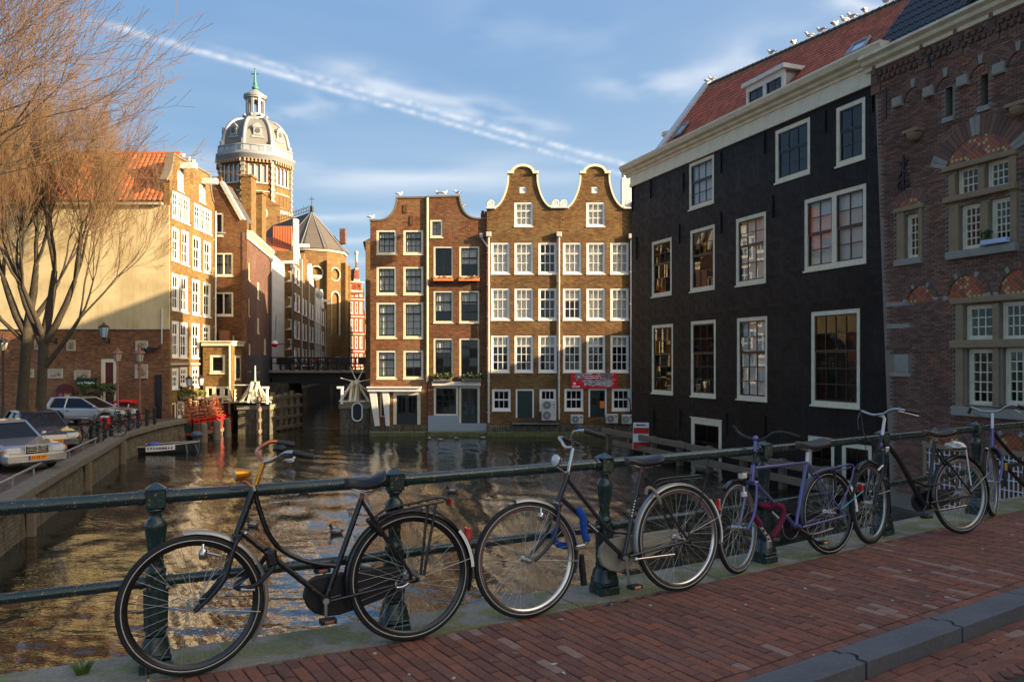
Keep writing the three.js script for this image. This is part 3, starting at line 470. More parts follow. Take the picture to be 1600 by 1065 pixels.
// ---------- the black house on the right ----------
const B0 = [6.08, -39], BD = [5.68, 15.08];
seed(201);
const blackHouse = new House('black_house', 'black painted canal house with cream windows and a cream cornice under a red tiled roof', B0, BD, WATER - 0.3, 'house');
{
  const H = blackHouse, cw = { frame: M.cream, sash: M.sash, fw: 0.15, sw: 0.055, bar: 0.032, sill: 0.04, inset: 0.02 };
  const tall = (a, b) => [[0.42, 3, a], [0.58, 3, b]];
  H.window(H.rect(1076.3, 256.4, 328.5, 1115.7), { ...cw, lights: tall(1, 2), cur: M.net });
  H.window(H.rect(1211, 204.6, 287, 1266), { ...cw, lights: tall(1, 2) });
  H.window(H.rect(1306, 169, 261, 1352.3), { ...cw, lights: [[0.42, 2, 1], [0.58, 2, 2]] });
  H.window(H.rect(1018, 378.4, 464, 1049.6), { ...cw, lights: tall(2, 2) });
  H.window(H.rect(1078, 360.4, 456, 1117), { ...cw, lights: tall(2, 2) });
  H.window(H.rect(1149.5, 342.4, 446.8, 1197), { ...cw, lights: tall(2, 2), cur: M.net });
  H.window(H.rect(1256.5, 312.3, 424, 1353.8), { ...cw, lights: [[0.5, 2, 2], [0.5, 2, 2]], leaves: 2, mull: 0.2, cur: M.net });
  H.window(H.rect(1018, 508, 613.3, 1051.7), { ...cw, lights: tall(2, 3) });
  H.window(H.rect(1079, 502, 618, 1118.5), { ...cw, lights: tall(2, 3) });
  H.window(H.rect(1151, 497, 622.6, 1199), { ...cw, lights: tall(2, 3), cur: M.net });
  H.window(H.rect(1267, 487.3, 631.6, 1344), { ...cw, lights: [[0.42, 4, 2], [0.58, 4, 3]] });
  H.window(H.rect(1079.3, 652, 722, 1127.8), { ...cw, fw: 0.24, frame: M.cream, lights: [[1, 2, 2]], sill: 0.06, head: 0.05 });
  H.window(H.rect(1262, 679.5, 748, 1304), { ...cw, fw: 0.16, lights: [[1, 2, 2]] });
  H.window(H.rect(1315, 690, 756, 1362.5), { ...cw, fw: 0.16, lights: [[1, 2, 2]] });
  const L = 16.1, top = H.q(1180, 185)[1];
  const cTop = 0.5 * (H.q(980, 262)[1] + H.q(1362, 92)[1]), cBot = 0.5 * (H.q(987, 285)[1] + H.q(1364, 141)[1]);
  H.wall([[0, 0], [L, 0], [L, cTop - 0.02], [0, cTop - 0.02]], M.black, 0.35);
  H.cTop = cTop;
  // end wall and back: unseen plan, narrowed to let sun through the side canal
  new MB().add(new THREE.ExtrudeGeometry(new THREE.Shape([[0.4, 0.35], [L, 0.35], [L, 7.5], [6, 7.5]].map(([x, y]) => new THREE.Vector2(x, y))), { depth: 0.2, bevelEnabled: false }), place(0, cTop - 0.3, 0, -Math.PI / 2)).build(H.t, 'attic_floor', M.wood);
  { const m = new MB(); m.quad(V(0.02, 0, -0.353), V(0.02, cTop, -0.353), V(6, cTop, -7.5), V(6, 0, -7.5)).quad(V(6, 0, -7.5), V(6, cTop, -7.5), V(L, cTop, -7.5), V(L, 0, -7.5)).quad(V(L - 0.01, 0, -0.353), V(L - 0.01, cTop, -0.353), V(L - 0.01, cTop, -7.5), V(L - 0.01, 0, -7.5)); m.build(H.t, 'side_wall', M.black); }
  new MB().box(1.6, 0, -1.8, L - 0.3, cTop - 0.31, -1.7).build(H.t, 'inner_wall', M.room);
  // cornice: frieze board and stepped mouldings
  const fr = new MB().box(-0.02, cBot, 0.002, L + 0.02, cTop - 0.42, 0.07).box(-0.04, cBot - 0.05, 0.004, L + 0.04, cBot + 0.1, 0.11);
  fr.build(H.t, 'frieze', M.cream);
  const prof = [[0.0, cTop - 0.45], [0.12, cTop - 0.42], [0.14, cTop - 0.34], [0.26, cTop - 0.28], [0.3, cTop - 0.2], [0.46, cTop - 0.14], [0.52, cTop - 0.03], [0.55, cTop + 0.02], [0.55, cTop + 0.09], [0.0, cTop + 0.1]];
  new MB().prof(prof, -0.35, L + 0.15).build(H.t, 'cornice', M.cream);
  for (const [x, a, b] of [[988.5, 290, 330], [1017, 280, 310], [1068, 270, 300], [1127, 238, 270], [1195, 205, 240], [1290, 172, 207], [1364, 145, 175], [995, 370, 405], [1062, 350, 380], [1127, 330, 365], [1208, 305, 340], [1022, 640, 670], [1063, 640, 668], [1136, 645, 678], [1196, 650, 690]]) H.anchor(x, a, b, M.black);
  // roof
  const eL = H.rect(1035, 240, 241, 1036)[0], E0 = V(eL, cTop + 0.06, 0.05), E1 = V(L + 0.2, cTop + 0.06, 0.05);
  const loc = (p) => { const d = [p.x - B0[0], p.z - B0[1]]; return V(d[0] * H.D[0] + d[1] * H.D[1], p.y - H.base, d[0] * H.N[0] + d[1] * H.N[1]); };
  const R0 = loc(at(1109, 135, 37.2)), R1 = loc(at(1446, -12, 26));
  H.ridge = [R0, R1];
  new MB().quad(E0, E1, R1, R0).quad(R0, R1, V(L, cTop, -7.3), V(6, cTop, -7.3)).quad(E0, R0, V(6, cTop, -7.3), V(5.5, cTop, -7)).build(H.t, 'roof', std([0.12, 0.03, 0.014], 0.9));
  // pantiles, laid in courses
  const e = E1.clone().sub(E0), up0 = R0.clone().sub(E0), up1 = R1.clone().sub(E1), nT = V().crossVectors(e, up0).normalize(), nrow = 15, ncol = 62;
  const tg = new THREE.CylinderGeometry(0.125, 0.125, 0.42, 7, 1, true, -1.35, 2.7); tg.scale(1, 1, 0.55);
  const im = new THREE.InstancedMesh(tg, new THREE.MeshStandardMaterial({ color: 0xffffff, roughness: 0.75, side: THREE.DoubleSide }), nrow * ncol); im.name = 'roof_tiles'; im.userData.kind = 'stuff'; im.castShadow = im.receiveShadow = true;
  const bx = e.clone().normalize(); let k = 0; const c = new THREE.Color();
  for (let r = 0; r < nrow; r++) for (let i = 0; i < ncol; i++) {
    const t = (r + 0.5) / nrow, s = (i + 0.5) / ncol, lo = E0.clone().lerp(E1, s), hi = R0.clone().lerp(R1, s), p = lo.clone().lerp(hi, t), yv = hi.clone().sub(lo).normalize(), zv = V().crossVectors(bx, yv).normalize(), xv = V().crossVectors(yv, zv);
    const m = M4().makeBasis(xv, yv.clone().applyAxisAngle(xv, -0.06), zv).setPosition(p.addScaledVector(zv, 0.03)); m.multiply(M4().makeScale(lo.distanceTo(hi) ? 1.02 * E0.distanceTo(E1) / ncol / 0.25 : 1, 1, 1)); im.setMatrixAt(k, m);
    const moss = t > 0.8 ? (t - 0.8) * 3.5 * rnd() : 0, h = rr(0.7, 1.25); c.setRGB(mix(0.42 * h, 0.09, moss), mix(0.1 * h, 0.1, moss), mix(0.045 * h, 0.04, moss)); im.setColorAt(k++, c);
  }
  im.count = k; H.t.add(im);
  { const m = new MB(); for (let i = 0; i < 40; i++) { const a = R0.clone().lerp(R1, i / 40), b = R0.clone().lerp(R1, (i + 1.08) / 40); m.tube(a.clone().setY(a.y + 0.02), b.clone().setY(b.y + 0.05), 0.13, 0.15, 8); } m.build(H.t, 'ridge_tiles', std([0.05, 0.05, 0.035], 0.9)); }
  { const a = E0, b = R0, m = new MB(), d = b.clone().sub(a); m.add(boxGeo(0.5, d.length() + 0.3, 0.2), M4().makeBasis(V(1, 0, 0), d.clone().normalize(), V().crossVectors(V(1, 0, 0), d.clone().normalize())).setPosition(a.clone().lerp(b, 0.5).add(V(-0.18, 0.12, 0.05)))); m.build(H.t, 'verge_board', M.leadPale); }
  // dormer
  { const f = (px, py) => H.q(px, py, -0.06), a = f(1166, 143), b = f(1225, 118), u0 = a[0], u1 = b[0], v0 = cTop + 0.12, v1 = 0.5 * (a[1] + b[1]) + 0.2, D = new MB();
    const w = u1 - u0, zf = -0.06, m = new MB(); 
    m.box(u0, v0, zf - 0.1, u0 + 0.14, v1, zf).box(u1 - 0.14, v0, zf - 0.1, u1, v1, zf).box(u0 + 0.14, v1 - 0.22, zf - 0.1, u1 - 0.14, v1, zf).box(u0 + 0.14, v0, zf - 0.1, u1 - 0.14, v0 + 0.08, zf).box((u0 + u1) / 2 - 0.09, v0 + 0.08, zf - 0.1, (u0 + u1) / 2 + 0.09, v1 - 0.22, zf);
    const win = m.build(H.t, 'dormer', M.whiteWorn), s = new MB();
    for (const [x0, x1] of [[u0 + 0.14, (u0 + u1) / 2 - 0.09], [(u0 + u1) / 2 + 0.09, u1 - 0.14]]) { const y0 = v0 + 0.08, y1 = v1 - 0.22, z = zf - 0.06; s.box(x0, y0, z - 0.03, x0 + 0.05, y1, z).box(x1 - 0.05, y0, z - 0.03, x1, y1, z).box(x0 + 0.05, y0, z - 0.03, x1 - 0.05, y0 + 0.05, z).box(x0 + 0.05, y1 - 0.05, z - 0.03, x1 - 0.05, y1, z).box((x0 + x1) / 2 - 0.015, y0 + 0.05, z - 0.028, (x0 + x1) / 2 + 0.015, y1 - 0.05, z - 0.002).box(x0 + 0.05, (y0 + y1) / 2 - 0.015, z - 0.026, x1 - 0.05, (y0 + y1) / 2 + 0.015, z - 0.004);
      for (let i = 0; i < 2; i++) for (let j = 0; j < 2; j++) { const p = part(win, 'pane', paneGeo, M.glass), W = (x1 - x0 - 0.1) / 2, Q = (y1 - y0 - 0.1) / 2; p.position.set(x0 + 0.05 + (i + 0.5) * W, y0 + 0.05 + (j + 0.5) * Q, z - 0.015); p.scale.set(W, Q, 1); } }
    s.build(win, 'sash', M.sash);
    new MB().box(u0 - 0.12, v1, zf - 2.2, u1 + 0.15, v1 + 0.16, zf + 0.14).build(win, 'dormer_roof', M.whiteWorn);
    new MB().box(u1 - 0.14, v0 - 0.3, -2.4, u1 - 0.03, v1 - 0.003, zf - 0.105).box(u0 + 0.03, v0 - 0.3, -2.4, u0 + 0.14, v1 - 0.003, zf - 0.105).build(win, 'dormer_cheek', M.zinc);
    new MB().box(u0 + 0.15, v0, -1.6, u1 - 0.15, v1 - 0.01, -1.5).build(win, 'inner_wall', std([0.25, 0.32, 0.4], 0.8));
  }
  // two skylights lying in the tiles
  for (const [s0, s1, t0, t1] of [[0.055, 0.1, 0.12, 0.3], [0.86, 0.915, 0.06, 0.26]]) { const Q = (s, t) => E0.clone().lerp(E1, s).lerp(R0.clone().lerp(R1, s), t).addScaledVector(nT, 0.2), m = new MB(), P = [Q(s0, t0), Q(s1, t0), Q(s1, t1), Q(s0, t1)]; for (let i = 0; i < 4; i++) m.tube(P[i], P[(i + 1) % 4], 0.06, 0.06, 6); const w = m.build(H.t, 'skylight', M.lead); new MB().quad(...P).build(w, 'pane', phy([0.3, 0.36, 0.42], 0.06, { clearcoat: 1, clearcoatRoughness: 0.03 })); }
  { const a = H.q(1046, 232, -3), m = new MB().tube(V(a[0], a[1] - 0.6, -3), V(a[0], a[1] + 0.7, -3), 0.3, 0.3, 14).tube(V(a[0], a[1] + 0.7, -3), V(a[0], a[1] + 0.85, -3), 0.42, 0.42, 14); m.build(H.t, 'chimney_pot', M.cream); }
}
// timber fender in the water before the black house
{
  const t = thing('timber_fender', 'weathered wooden fender of long beams in the water before the black house', 'fender'), m = new MB(), H = blackHouse, A = H.world(-0.6, 0, 1.3), B = H.world(15.5, 0, 1.3); A.y = B.y = WATER;
  const dir = B.clone().sub(A), L = dir.length(), an = Math.atan2(-dir.z, dir.x);
  t.position.copy(A); t.rotation.y = an;
  for (let i = 0; i < 8; i++) new MB().bbox(0.3 + i * 2.15, 0.1, -0.16, 0.24, 1.9, 0.24, 0.03).build(t, 'pile', M.wood);
  for (const [y, z, x0, x1] of [[0.92, 0.05, 0, 7.6], [0.9, 0.05, 7.66, L], [0.42, 0.06, 1.2, 9.2], [0.4, 0.06, 9.25, L]]) new MB().bbox((x0 + x1) / 2, y, z, x1 - x0, 0.26, 0.16, 0.02, 0, 0, rr(-0.003, 0.003)).build(t, 'beam', M.woodGrey);
}
{ // red and white navigation board at the corner of the waterway
  const p = at(1001.5, 681, 35.6), w = 25 * 35.6 / F, h = 42 * 35.6 / F, t = thing('navigation_sign', 'red and white striped waterway sign with a black arrow by the black house', 'sign'); t.position.copy(p); t.rotation.y = 0.06; t.rotation.z = -0.02;
  new MB().bbox(0, 0, 0, w, h, 0.05, 0.008).build(t, 'board', M.white);
  new MB().cbox(0, h * 0.2, 0.028, w - 0.02, h * 0.22, 0.008).build(t, 'red_stripe', M.red); new MB().cbox(0, -h * 0.36, 0.028, w - 0.02, h * 0.26, 0.008).build(t, 'red_stripe', M.red);
  new MB().ext([[-0.24, 0], [-0.14, 0.05], [-0.14, 0.025], [0.22, 0.025], [0.22, -0.025], [-0.14, -0.025], [-0.14, -0.05]], 0.008, place(-0.02, h * 0.41, 0.026)).build(t, 'arrow', M.sash);
  new MB().bbox(w * 0.3, -h * 0.5, -0.12, 0.12, 1.6, 0.12, 0.02).tube(V(w * 0.5, -h * 0.1, -0.05), V(w * 0.7, -h * 0.6, -0.5), 0.03).build(t, 'post', M.zinc);
}

// ---------- the brown brick house at the right edge, built of single bricks ----------
seed(301);
{
  const k0 = (23.92 - 39) / -(BD[1]), proud = 0.14, L0 = Math.hypot(...BD), d = [BD[0] / L0, BD[1] / L0], n = [-d[1], d[0]];
  const o = [11.76 + n[0] * proud, -23.92 + n[1] * proud];
  const H = new House('brick_house', 'dark brown brick house with stone window frames and orange tile arches, at the right edge', o, BD, WATER - 0.3, 'house');
  const q = (x, y) => H.q(x, y), P = (l) => H.pts(l);
  const U1 = q(1600, 500)[0] + 1.6;
  const left = [q(1393, 665), q(1366, 97)], cy0 = q(1366, 93)[1];
  const lx = (v) => { const [a, b] = left; return a[0] + (b[0] - a[0]) * clamp((v - a[1]) / (b[1] - a[1]), 0, 1); };
  const u0 = lx(0);
  // stone-framed windows
  const stoneWin = (list, stone) => list.forEach(([xl, yt, yb, xr, nx, ny]) => H.window(H.rect(xl, yt, yb, xr), { fw: 0.07, frame: M.cream, sw: 0.045, bar: 0.03, lights: [[1, nx, ny]], sill: 0, inset: 0.1, meet: 0.045 }));
  stoneWin([[1495, 263, 309, 1529, 3, 3], [1541, 253, 298, 1577, 3, 3], [1500.5, 322, 391, 1532.6, 3, 5], [1547, 312, 381, 1580, 3, 5], [1415, 336, 405, 1436, 2, 5], [1507.6, 477, 531, 1552, 3, 3], [1563.6, 472, 531, 1604, 3, 3], [1511, 545, 632, 1554, 3, 5], [1568, 543, 632, 1610, 3, 5]]);
  // slits
  const slits = [H.rect(1478, 138, 187, 1489), H.rect(1533, 119, 170, 1544.5)];
  for (const s of slits) H.holes.push(s);
  const wallTop = (u) => cy0 + 0.0;
  const poly = [[u0, 0], [U1, 0], [U1, cy0], [lx(cy0), cy0]];
  H.wall(poly, std([0.29, 0.23, 0.17], 0.95, { map: tPatch, bumpMap: tGrain, bumpScale: 0.006 }), 0.35);
  H.shell(u0 + 0.02, U1, cy0 - 0.1, 9, M.brickDark, null, 0.352);
  for (const s of slits) new MB().box(s[0] + 0.004, s[1], -0.28, s[2] - 0.004, s[3], -0.25).build(H.t, 'slit', M.dark);
  // blocks that replace the brickwork: [shape test]
  const skip = []; const mask = (u, v, hw) => { for (const [a, b, c, e] of H.holes) if (u + hw > a && u - hw < c && v > b - 0.02 && v < e + 0.02) return true; for (const f of skip) if (f(u, v, hw)) return true; return false; };
  const block = (name, xl, yt, yb, xr, pr = 0.05, mat = M.sandstone, b = 0.015) => { const [a, c, e, f] = H.rect(xl, yt, yb, xr); skip.push((u, v, hw) => u + hw > a && u - hw < e && v > c && v < f); return new MB().bbox((a + e) / 2, (c + f) / 2, pr / 2 - 0.02, e - a, f - c, pr + 0.04, b).build(H.t, name, mat); };
  // frames of the big windows
  block('stone_jamb', 1484, 275, 318, 1494.5, 0.06); block('stone_jamb', 1578, 240, 300, 1590, 0.06); block('stone_mullion', 1530, 262, 304, 1540, 0.06); block('stone_lintel', 1475, 263, 271, 1592, 0.12); block('stone_transom', 1478, 310, 319, 1592, 0.14);
  block('stone_jamb', 1485, 322, 401, 1500, 0.06); block('stone_jamb', 1581, 300, 384, 1591, 0.06); block('stone_mullion', 1533.5, 318, 390, 1546, 0.06); block('stone_sill', 1482.6, 395, 407, 1593, 0.16, M.stone);
  block('stone_jamb', 1403.5, 328, 410, 1414.5, 0.06); block('stone_jamb', 1436.8, 322, 405, 1443, 0.06); block('stone_lintel', 1399, 327, 334, 1446, 0.1); block('stone_sill', 1401, 407, 417, 1444, 0.14, M.stone);
  block('stone_lintel', 1488, 467, 476, 1612, 0.1); block('stone_jamb', 1495, 475, 640, 1507, 0.06); block('stone_mullion', 1553, 474, 636, 1563, 0.06); block('stone_transom', 1489, 532, 544, 1612, 0.14); block('stone_sill', 1492, 634, 648, 1614, 0.16, M.stone);
  block('stone_band', 1385, 472, 480, 1421, 0.02, M.stone); block('stone_band', 1386, 506, 514, 1422, 0.02, M.stone); block('stone_plaque', 1399, 554, 582, 1421, 0.05, M.stone); block('stone_sill', 1394, 582, 588, 1425, 0.1, M.stone); block('brick_string', 1387, 539, 545, 1424, 0.05, std([0.15, 0.08, 0.055], 0.9));
  block('slit_sill', 1475.5, 186, 194, 1493, 0.1, M.stone); block('slit_sill', 1530, 169, 177.5, 1549, 0.1, M.stone);
  // arches: round brick heads with stone blocks; filled ones carry glazed tile patterns
  const tTile = (() => { return tex(256, 256, (x, y, i, j) => { const n = 8, a = (x + y) * n, b = (x - y) * n + 64, ia = Math.floor(a), ib = Math.floor(b), h = hash(((ia % n) + n) % n, ((ib % n) + n) % n, 3), e = Math.min(a - ia, 1 - (a - ia), b - ib, 1 - (b - ib)); const c = h < 0.2 ? [0.5, 0.33, 0.1] : h < 0.75 ? [0.4, 0.085, 0.02] : [0.2, 0.055, 0.022]; return e < 0.09 ? [0.07, 0.04, 0.03] : c; }, [1.1, 1.1]); })();
  const tileMat = std([1, 1, 1], 0.4, { map: tTile, bumpMap: tGrain, bumpScale: 0.003 });
  const voussoir = (cu, cv, r0, r1, a0, a1, n, pr, stones = {}) => { for (let i = 0; i < n; i++) { const b0 = a0 + (a1 - a0) * (i + 0.04) / n, b1 = a0 + (a1 - a0) * (i + 0.96) / n, w = stones[i] ?? 0, ro = r1 + (w ? 0.03 : 0); new MB().ext([[cu + r0 * Math.cos(b0), cv + r0 * Math.sin(b0)], [cu + ro * Math.cos(b0), cv + ro * Math.sin(b0)], [cu + ro * Math.cos(b1), cv + ro * Math.sin(b1)], [cu + r0 * Math.cos(b1), cv + r0 * Math.sin(b1)]], pr + (w ? 0.03 : 0) + 0.03, place(0, 0, -0.03)).build(H.t, w ? 'stone_block' : 'arch_brick', w ? M.stone : pick(archMats)); } };
  const archMats = [[0.17, 0.09, 0.06], [0.13, 0.075, 0.055], [0.2, 0.1, 0.065]].map((c) => std(c, 0.9));
  const roundArch = (xl, xr, yBase, yTop, tiles) => {
    const a = q(xl, yBase), b = q(xr, yBase - (xr - xl) * 0.1), c = q((xl + xr) / 2, yTop), cu = (a[0] + b[0]) / 2, R = (b[0] - a[0]) / 2 * (tiles ? 1.06 : 1), cv = tiles ? (a[1] + q(xr, yBase)[1]) / 2 - 0.02 : c[1] - R, hh = c[1] - cv, r1 = R, r0 = R - (tiles ? 0.13 : 0.22);
    if (!tiles) { voussoir(cu, cv, r0, r1, 0.05, Math.PI - 0.05, 22, 0.06, { 10: 1, 11: 1 }); skip.push((u, v) => { const rr2 = Math.hypot(u - cu, v - cv); return v > cv && rr2 < r1 + 0.02 && rr2 > r0 - 0.02; }); return [cu, cv, R]; }
    const ph = Math.acos(clamp(1 - hh / R, -1, 1)), rad = R, sc = hh / R;     // flattened head
    const pts = arc(cu, cv, r0, 0, Math.PI, 18, r0 * sc); new MB().ext(pts, 0.05, place(0, 0, -0.03)).build(H.t, 'tile_panel', tileMat);
    for (let i = 0; i < 16; i++) { const b0 = Math.PI * (i + 0.05) / 16, b1 = Math.PI * (i + 0.95) / 16, f = (r, t) => [cu + r * Math.cos(t), cv + r * sc * Math.sin(t)], st = i % 5 === 0; new MB().ext([f(r0, b0), f(r1, b0), f(r1, b1), f(r0, b1)], 0.09, place(0, 0, -0.03)).build(H.t, st ? 'stone_block' : 'arch_brick', st ? M.stone : pick(archMats)); }
    skip.push((u, v) => v > cv - 0.01 && Math.hypot((u - cu), (v - cv) / sc) < r1 + 0.02); return [cu, cv, R];
  };
  // blind arcade under the cornice
  const arcs = [roundArch(1406, 1455, 166, 125, 0), roundArch(1455, 1508, 146, 108, 0), roundArch(1508, 1565, 128, 87, 0), roundArch(1565, 1626, 108, 66, 0)];
  for (const [x, y] of [[1406, 160], [1455, 144], [1508, 127], [1565, 108]]) { const a = q(x, y); skip.push((u, v, hw) => Math.abs(u - a[0]) < 0.17 + hw && Math.abs(v - a[1]) < 0.15); new MB().bbox(a[0], a[1], 0.06, 0.34, 0.3, 0.2, 0.03).build(H.t, 'impost_block', M.stone); }
  roundArch(1415, 1466, 470, 440, 1); roundArch(1478, 1548, 466, 421, 1); roundArch(1557, 1632, 460, 410, 1);
  roundArch(1447, 1512, 697, 665, 1); roundArch(1547, 1618, 706, 670, 1);
  { // flat segmental head over the upper window, and the small one beside it
    const seg = (xl, yl, xr, yr, rise, th, nb, stones) => { const a = q(xl, yl), b = q(xr, yr), cu = (a[0] + b[0]) / 2, v = (a[1] + b[1]) / 2, w = (b[0] - a[0]) / 2, R = (w * w + rise * rise) / (2 * rise), cv = v + rise - R, ph = Math.asin(w / R);
      const ring = arc(cu, cv, R, Math.PI / 2 - ph, Math.PI / 2 + ph, 14); new MB().ext([...ring, [a[0], v - 0.02], [b[0], v - 0.02]], 0.05, place(0, 0, -0.03)).build(H.t, 'tile_panel', tileMat);
      voussoir(cu, cv, R, R + th, Math.PI / 2 - ph * 1.08, Math.PI / 2 + ph * 1.08, nb, 0.03, stones); skip.push((u, y) => { const r2 = Math.hypot(u - cu, y - cv); return y > v - 0.05 && r2 < R + th + 0.03 && Math.abs(u - cu) < w * 1.1; }); };
    seg(1481, 265, 1584, 226, 0.62, 0.5, 23, { 0: 1, 1: 1, 11: 1, 12: 1, 21: 1, 22: 1 }); seg(1402, 329, 1442, 318, 0.28, 0.26, 11, {});
  }
  // pilaster strips and dentil rows under the cornice
  for (const [x0, x1, y0, y1] of [[1437, 1452, 60, 112], [1489, 1506, 34, 92], [1544, 1563, 10, 70], [1363, 1377, 92, 150]]) { const [a, b, c, e] = H.rect(x0, y0, y1, x1); for (let i = 0; i < 3; i++) new MB().box(a + 0.06 * i, b + 0.3 * i, -0.01, c - 0.06 * i, e, 0.05 + 0.04 * i).build(H.t, 'pilaster', archMats[i % 3]); skip.push((u, v, hw) => u + hw > a && u - hw < c && v > b); }
  { const m = new MB(); for (let u = lx(cy0) + 0.3; u < U1; u += 0.2) for (let r = 0; r < 2; r++) m.cbox(u + r * 0.1, cy0 - 0.55 - r * 0.2, 0.05, 0.1, 0.13, 0.08); m.build(H.t, 'dentil_course', archMats[1]).userData.kind = 'stuff'; }
  // the bricks
  const bh = 0.0655, bl = 0.225, list = [], rows = Math.floor(cy0 / bh);
  for (let r = 12; r < rows; r++) { const v = (r + 0.5) * bh; for (let i = -1; i < U1 / bl + 4; i++) { const hd = r % 2, u = u0 - 0.6 + (i + 0.5 * hd) * bl; if (u - bl * 0.5 < lx(v) + 0.0 || u > U1) continue; if (mask(u, v, bl * 0.42)) continue; list.push([u, v]); } }
  const im = new THREE.InstancedMesh(boxGeo(bl - 0.014, bh - 0.013, 0.05), std([1, 1, 1], 0.9, { bumpMap: tGrain, bumpScale: 0.004 }), list.length); im.name = 'bricks'; im.userData.kind = 'stuff'; im.castShadow = im.receiveShadow = true;
  const col = new THREE.Color(); list.forEach(([u, v], i) => { im.setMatrixAt(i, place(u, v, rr(-0.002, 0.004), rr(-0.01, 0.01), rr(-0.01, 0.01), 0)); const pt = fbm(u * 0.5, v * 0.5, 0, 4, 71), worn = step(0.6, 0.7, fbm(u * 0.9 + 7, v * 0.9, 0, 4, 73)) * (rnd() < 0.6 ? 1 : 0), k = rr(0.6, 1.3) * (0.6 + 0.8 * pt), w = v < 3.4 ? 0.35 : 0; col.setRGB(mix(0.18 + w * 0.06, 0.38, worn * 0.5) * k, mix(0.092, 0.13, worn * 0.5) * k, mix(0.064, 0.065, worn * 0.5) * k); im.setColorAt(i, col); });
  H.t.add(im);
  // cornice gutter, roof of dark tiles, skylight
  { const a = lx(cy0), prof = [[0, cy0 - 0.38], [0.1, cy0 - 0.36], [0.12, cy0 - 0.26], [0.26, cy0 - 0.18], [0.3, cy0 - 0.08], [0.42, cy0], [0.42, cy0 + 0.08], [0, cy0 + 0.09]]; new MB().prof(prof, a - 0.25, U1).build(H.t, 'cornice', M.cream);
    const E0 = V(a - 0.1, cy0 + 0.06, 0.05), E1 = V(U1, cy0 + 0.06, 0.05), R0 = V(a + 1.5, cy0 + 4.4, -2.6), R1 = V(U1, cy0 + 4.4, -2.6);
    new MB().quad(E0, E1, R1, R0).quad(E0, R0, V(a + 1.5, cy0, -8), V(a, cy0, -8)).build(H.t, 'roof', M.slate);
    const tg = new THREE.CylinderGeometry(0.13, 0.13, 0.42, 6, 1, true, -1.35, 2.7); tg.scale(1, 1, 0.5); const nr = 15, nc = 32, rm = new THREE.InstancedMesh(tg, std([0.03, 0.031, 0.036], 0.5, { side: THREE.DoubleSide }), nr * nc); rm.name = 'roof_tiles'; rm.userData.kind = 'stuff';
    let k = 0; for (let r = 0; r < nr; r++) for (let i = 0; i < nc; i++) { const s = (i + 0.5) / nc, lo = E0.clone().lerp(E1, s), hi = R0.clone().lerp(R1, s), p = lo.clone().lerp(hi, (r + 0.5) / nr), yv = hi.clone().sub(lo).normalize(), zv = V().crossVectors(V(1, 0, 0), yv).normalize(); rm.setMatrixAt(k++, M4().makeBasis(V().crossVectors(yv, zv), yv.clone().applyAxisAngle(V(1, 0, 0), -0.06), zv).setPosition(p.addScaledVector(zv, 0.03)).multiply(M4().makeScale(0.95, 1, 1))); } H.t.add(rm);
    const f = (s, t) => E0.clone().lerp(E1, s).lerp(R0.clone().lerp(R1, s), t).add(V(0, 0.14, 0.16)), Q = [f(0.5, 0.06), f(0.66, 0.06), f(0.66, 0.3), f(0.5, 0.3)], sk = new MB(); for (let i = 0; i < 4; i++) sk.tube(Q[i], Q[(i + 1) % 4], 0.06, 0.06, 6); const w = sk.build(H.t, 'skylight', M.lead); new MB().quad(...Q).build(w, 'pane', phy([0.3, 0.36, 0.42], 0.06, { clearcoat: 1, clearcoatRoughness: 0.03 })); }
  // corbels, iron anchor, lit sill tray
  for (const [x, y] of [[1434, 212], [1598, 172]]) { const a = q(x, y); new MB().bbox(a[0], a[1] + 0.12, 0.16, 0.56, 0.1, 0.34, 0.02).add(new THREE.SphereGeometry(0.24, 12, 8, 0, Math.PI * 2, Math.PI / 2, Math.PI / 2), place(a[0], a[1] + 0.07, 0.1)).build(H.t, 'corbel', M.sandstone); }
  { const a = q(1414, 269), m = new MB(), hgt = 0.52; m.bbox(a[0], a[1], 0.05, 0.05, hgt * 2, 0.05, 0.01); for (const f of [-1, 1]) { m.line([V(a[0] - 0.16 * f, a[1] + 0.34, 0.06), V(a[0] + 0.16 * f, a[1] - 0.14, 0.06)], 0.025, 6); m.curve([V(a[0], a[1] - 0.22, 0.06), V(a[0] + f * 0.17, a[1] - 0.3, 0.06), V(a[0] + f * 0.19, a[1] - 0.45, 0.06), V(a[0] + f * 0.08, a[1] - 0.47, 0.06), V(a[0] + f * 0.09, a[1] - 0.38, 0.06)], 0.022, 6, 20); } m.build(H.t, 'wall_anchor', M.iron); }
  H.anchor(1386, 137, 185); H.anchor(1454, 55, 106);
  { const a = q(1562, 381, 0.2), t = thing('window_box', 'pale blue trough with a small plant on the stone sill of the brick house', 'flower box'); t.position.copy(H.world(a[0], a[1], 0.16)); t.rotation.y = H.t.rotation.y; new MB().bbox(0, 0.06, 0, 0.75, 0.13, 0.16, 0.015).build(t, 'trough', std([0.45, 0.55, 0.72], 0.5)); const m = new MB(); for (let i = 0; i < 26; i++) m.add(new THREE.PlaneGeometry(0.06, 0.1), place(rr(-0.36, -0.1), 0.2 + rr(0, 0.16), rr(-0.08, 0.08), rr(-1, 1), rr(0, 6), 0)); m.build(t, 'leaves', M.leaf).userData.kind = 'stuff'; }
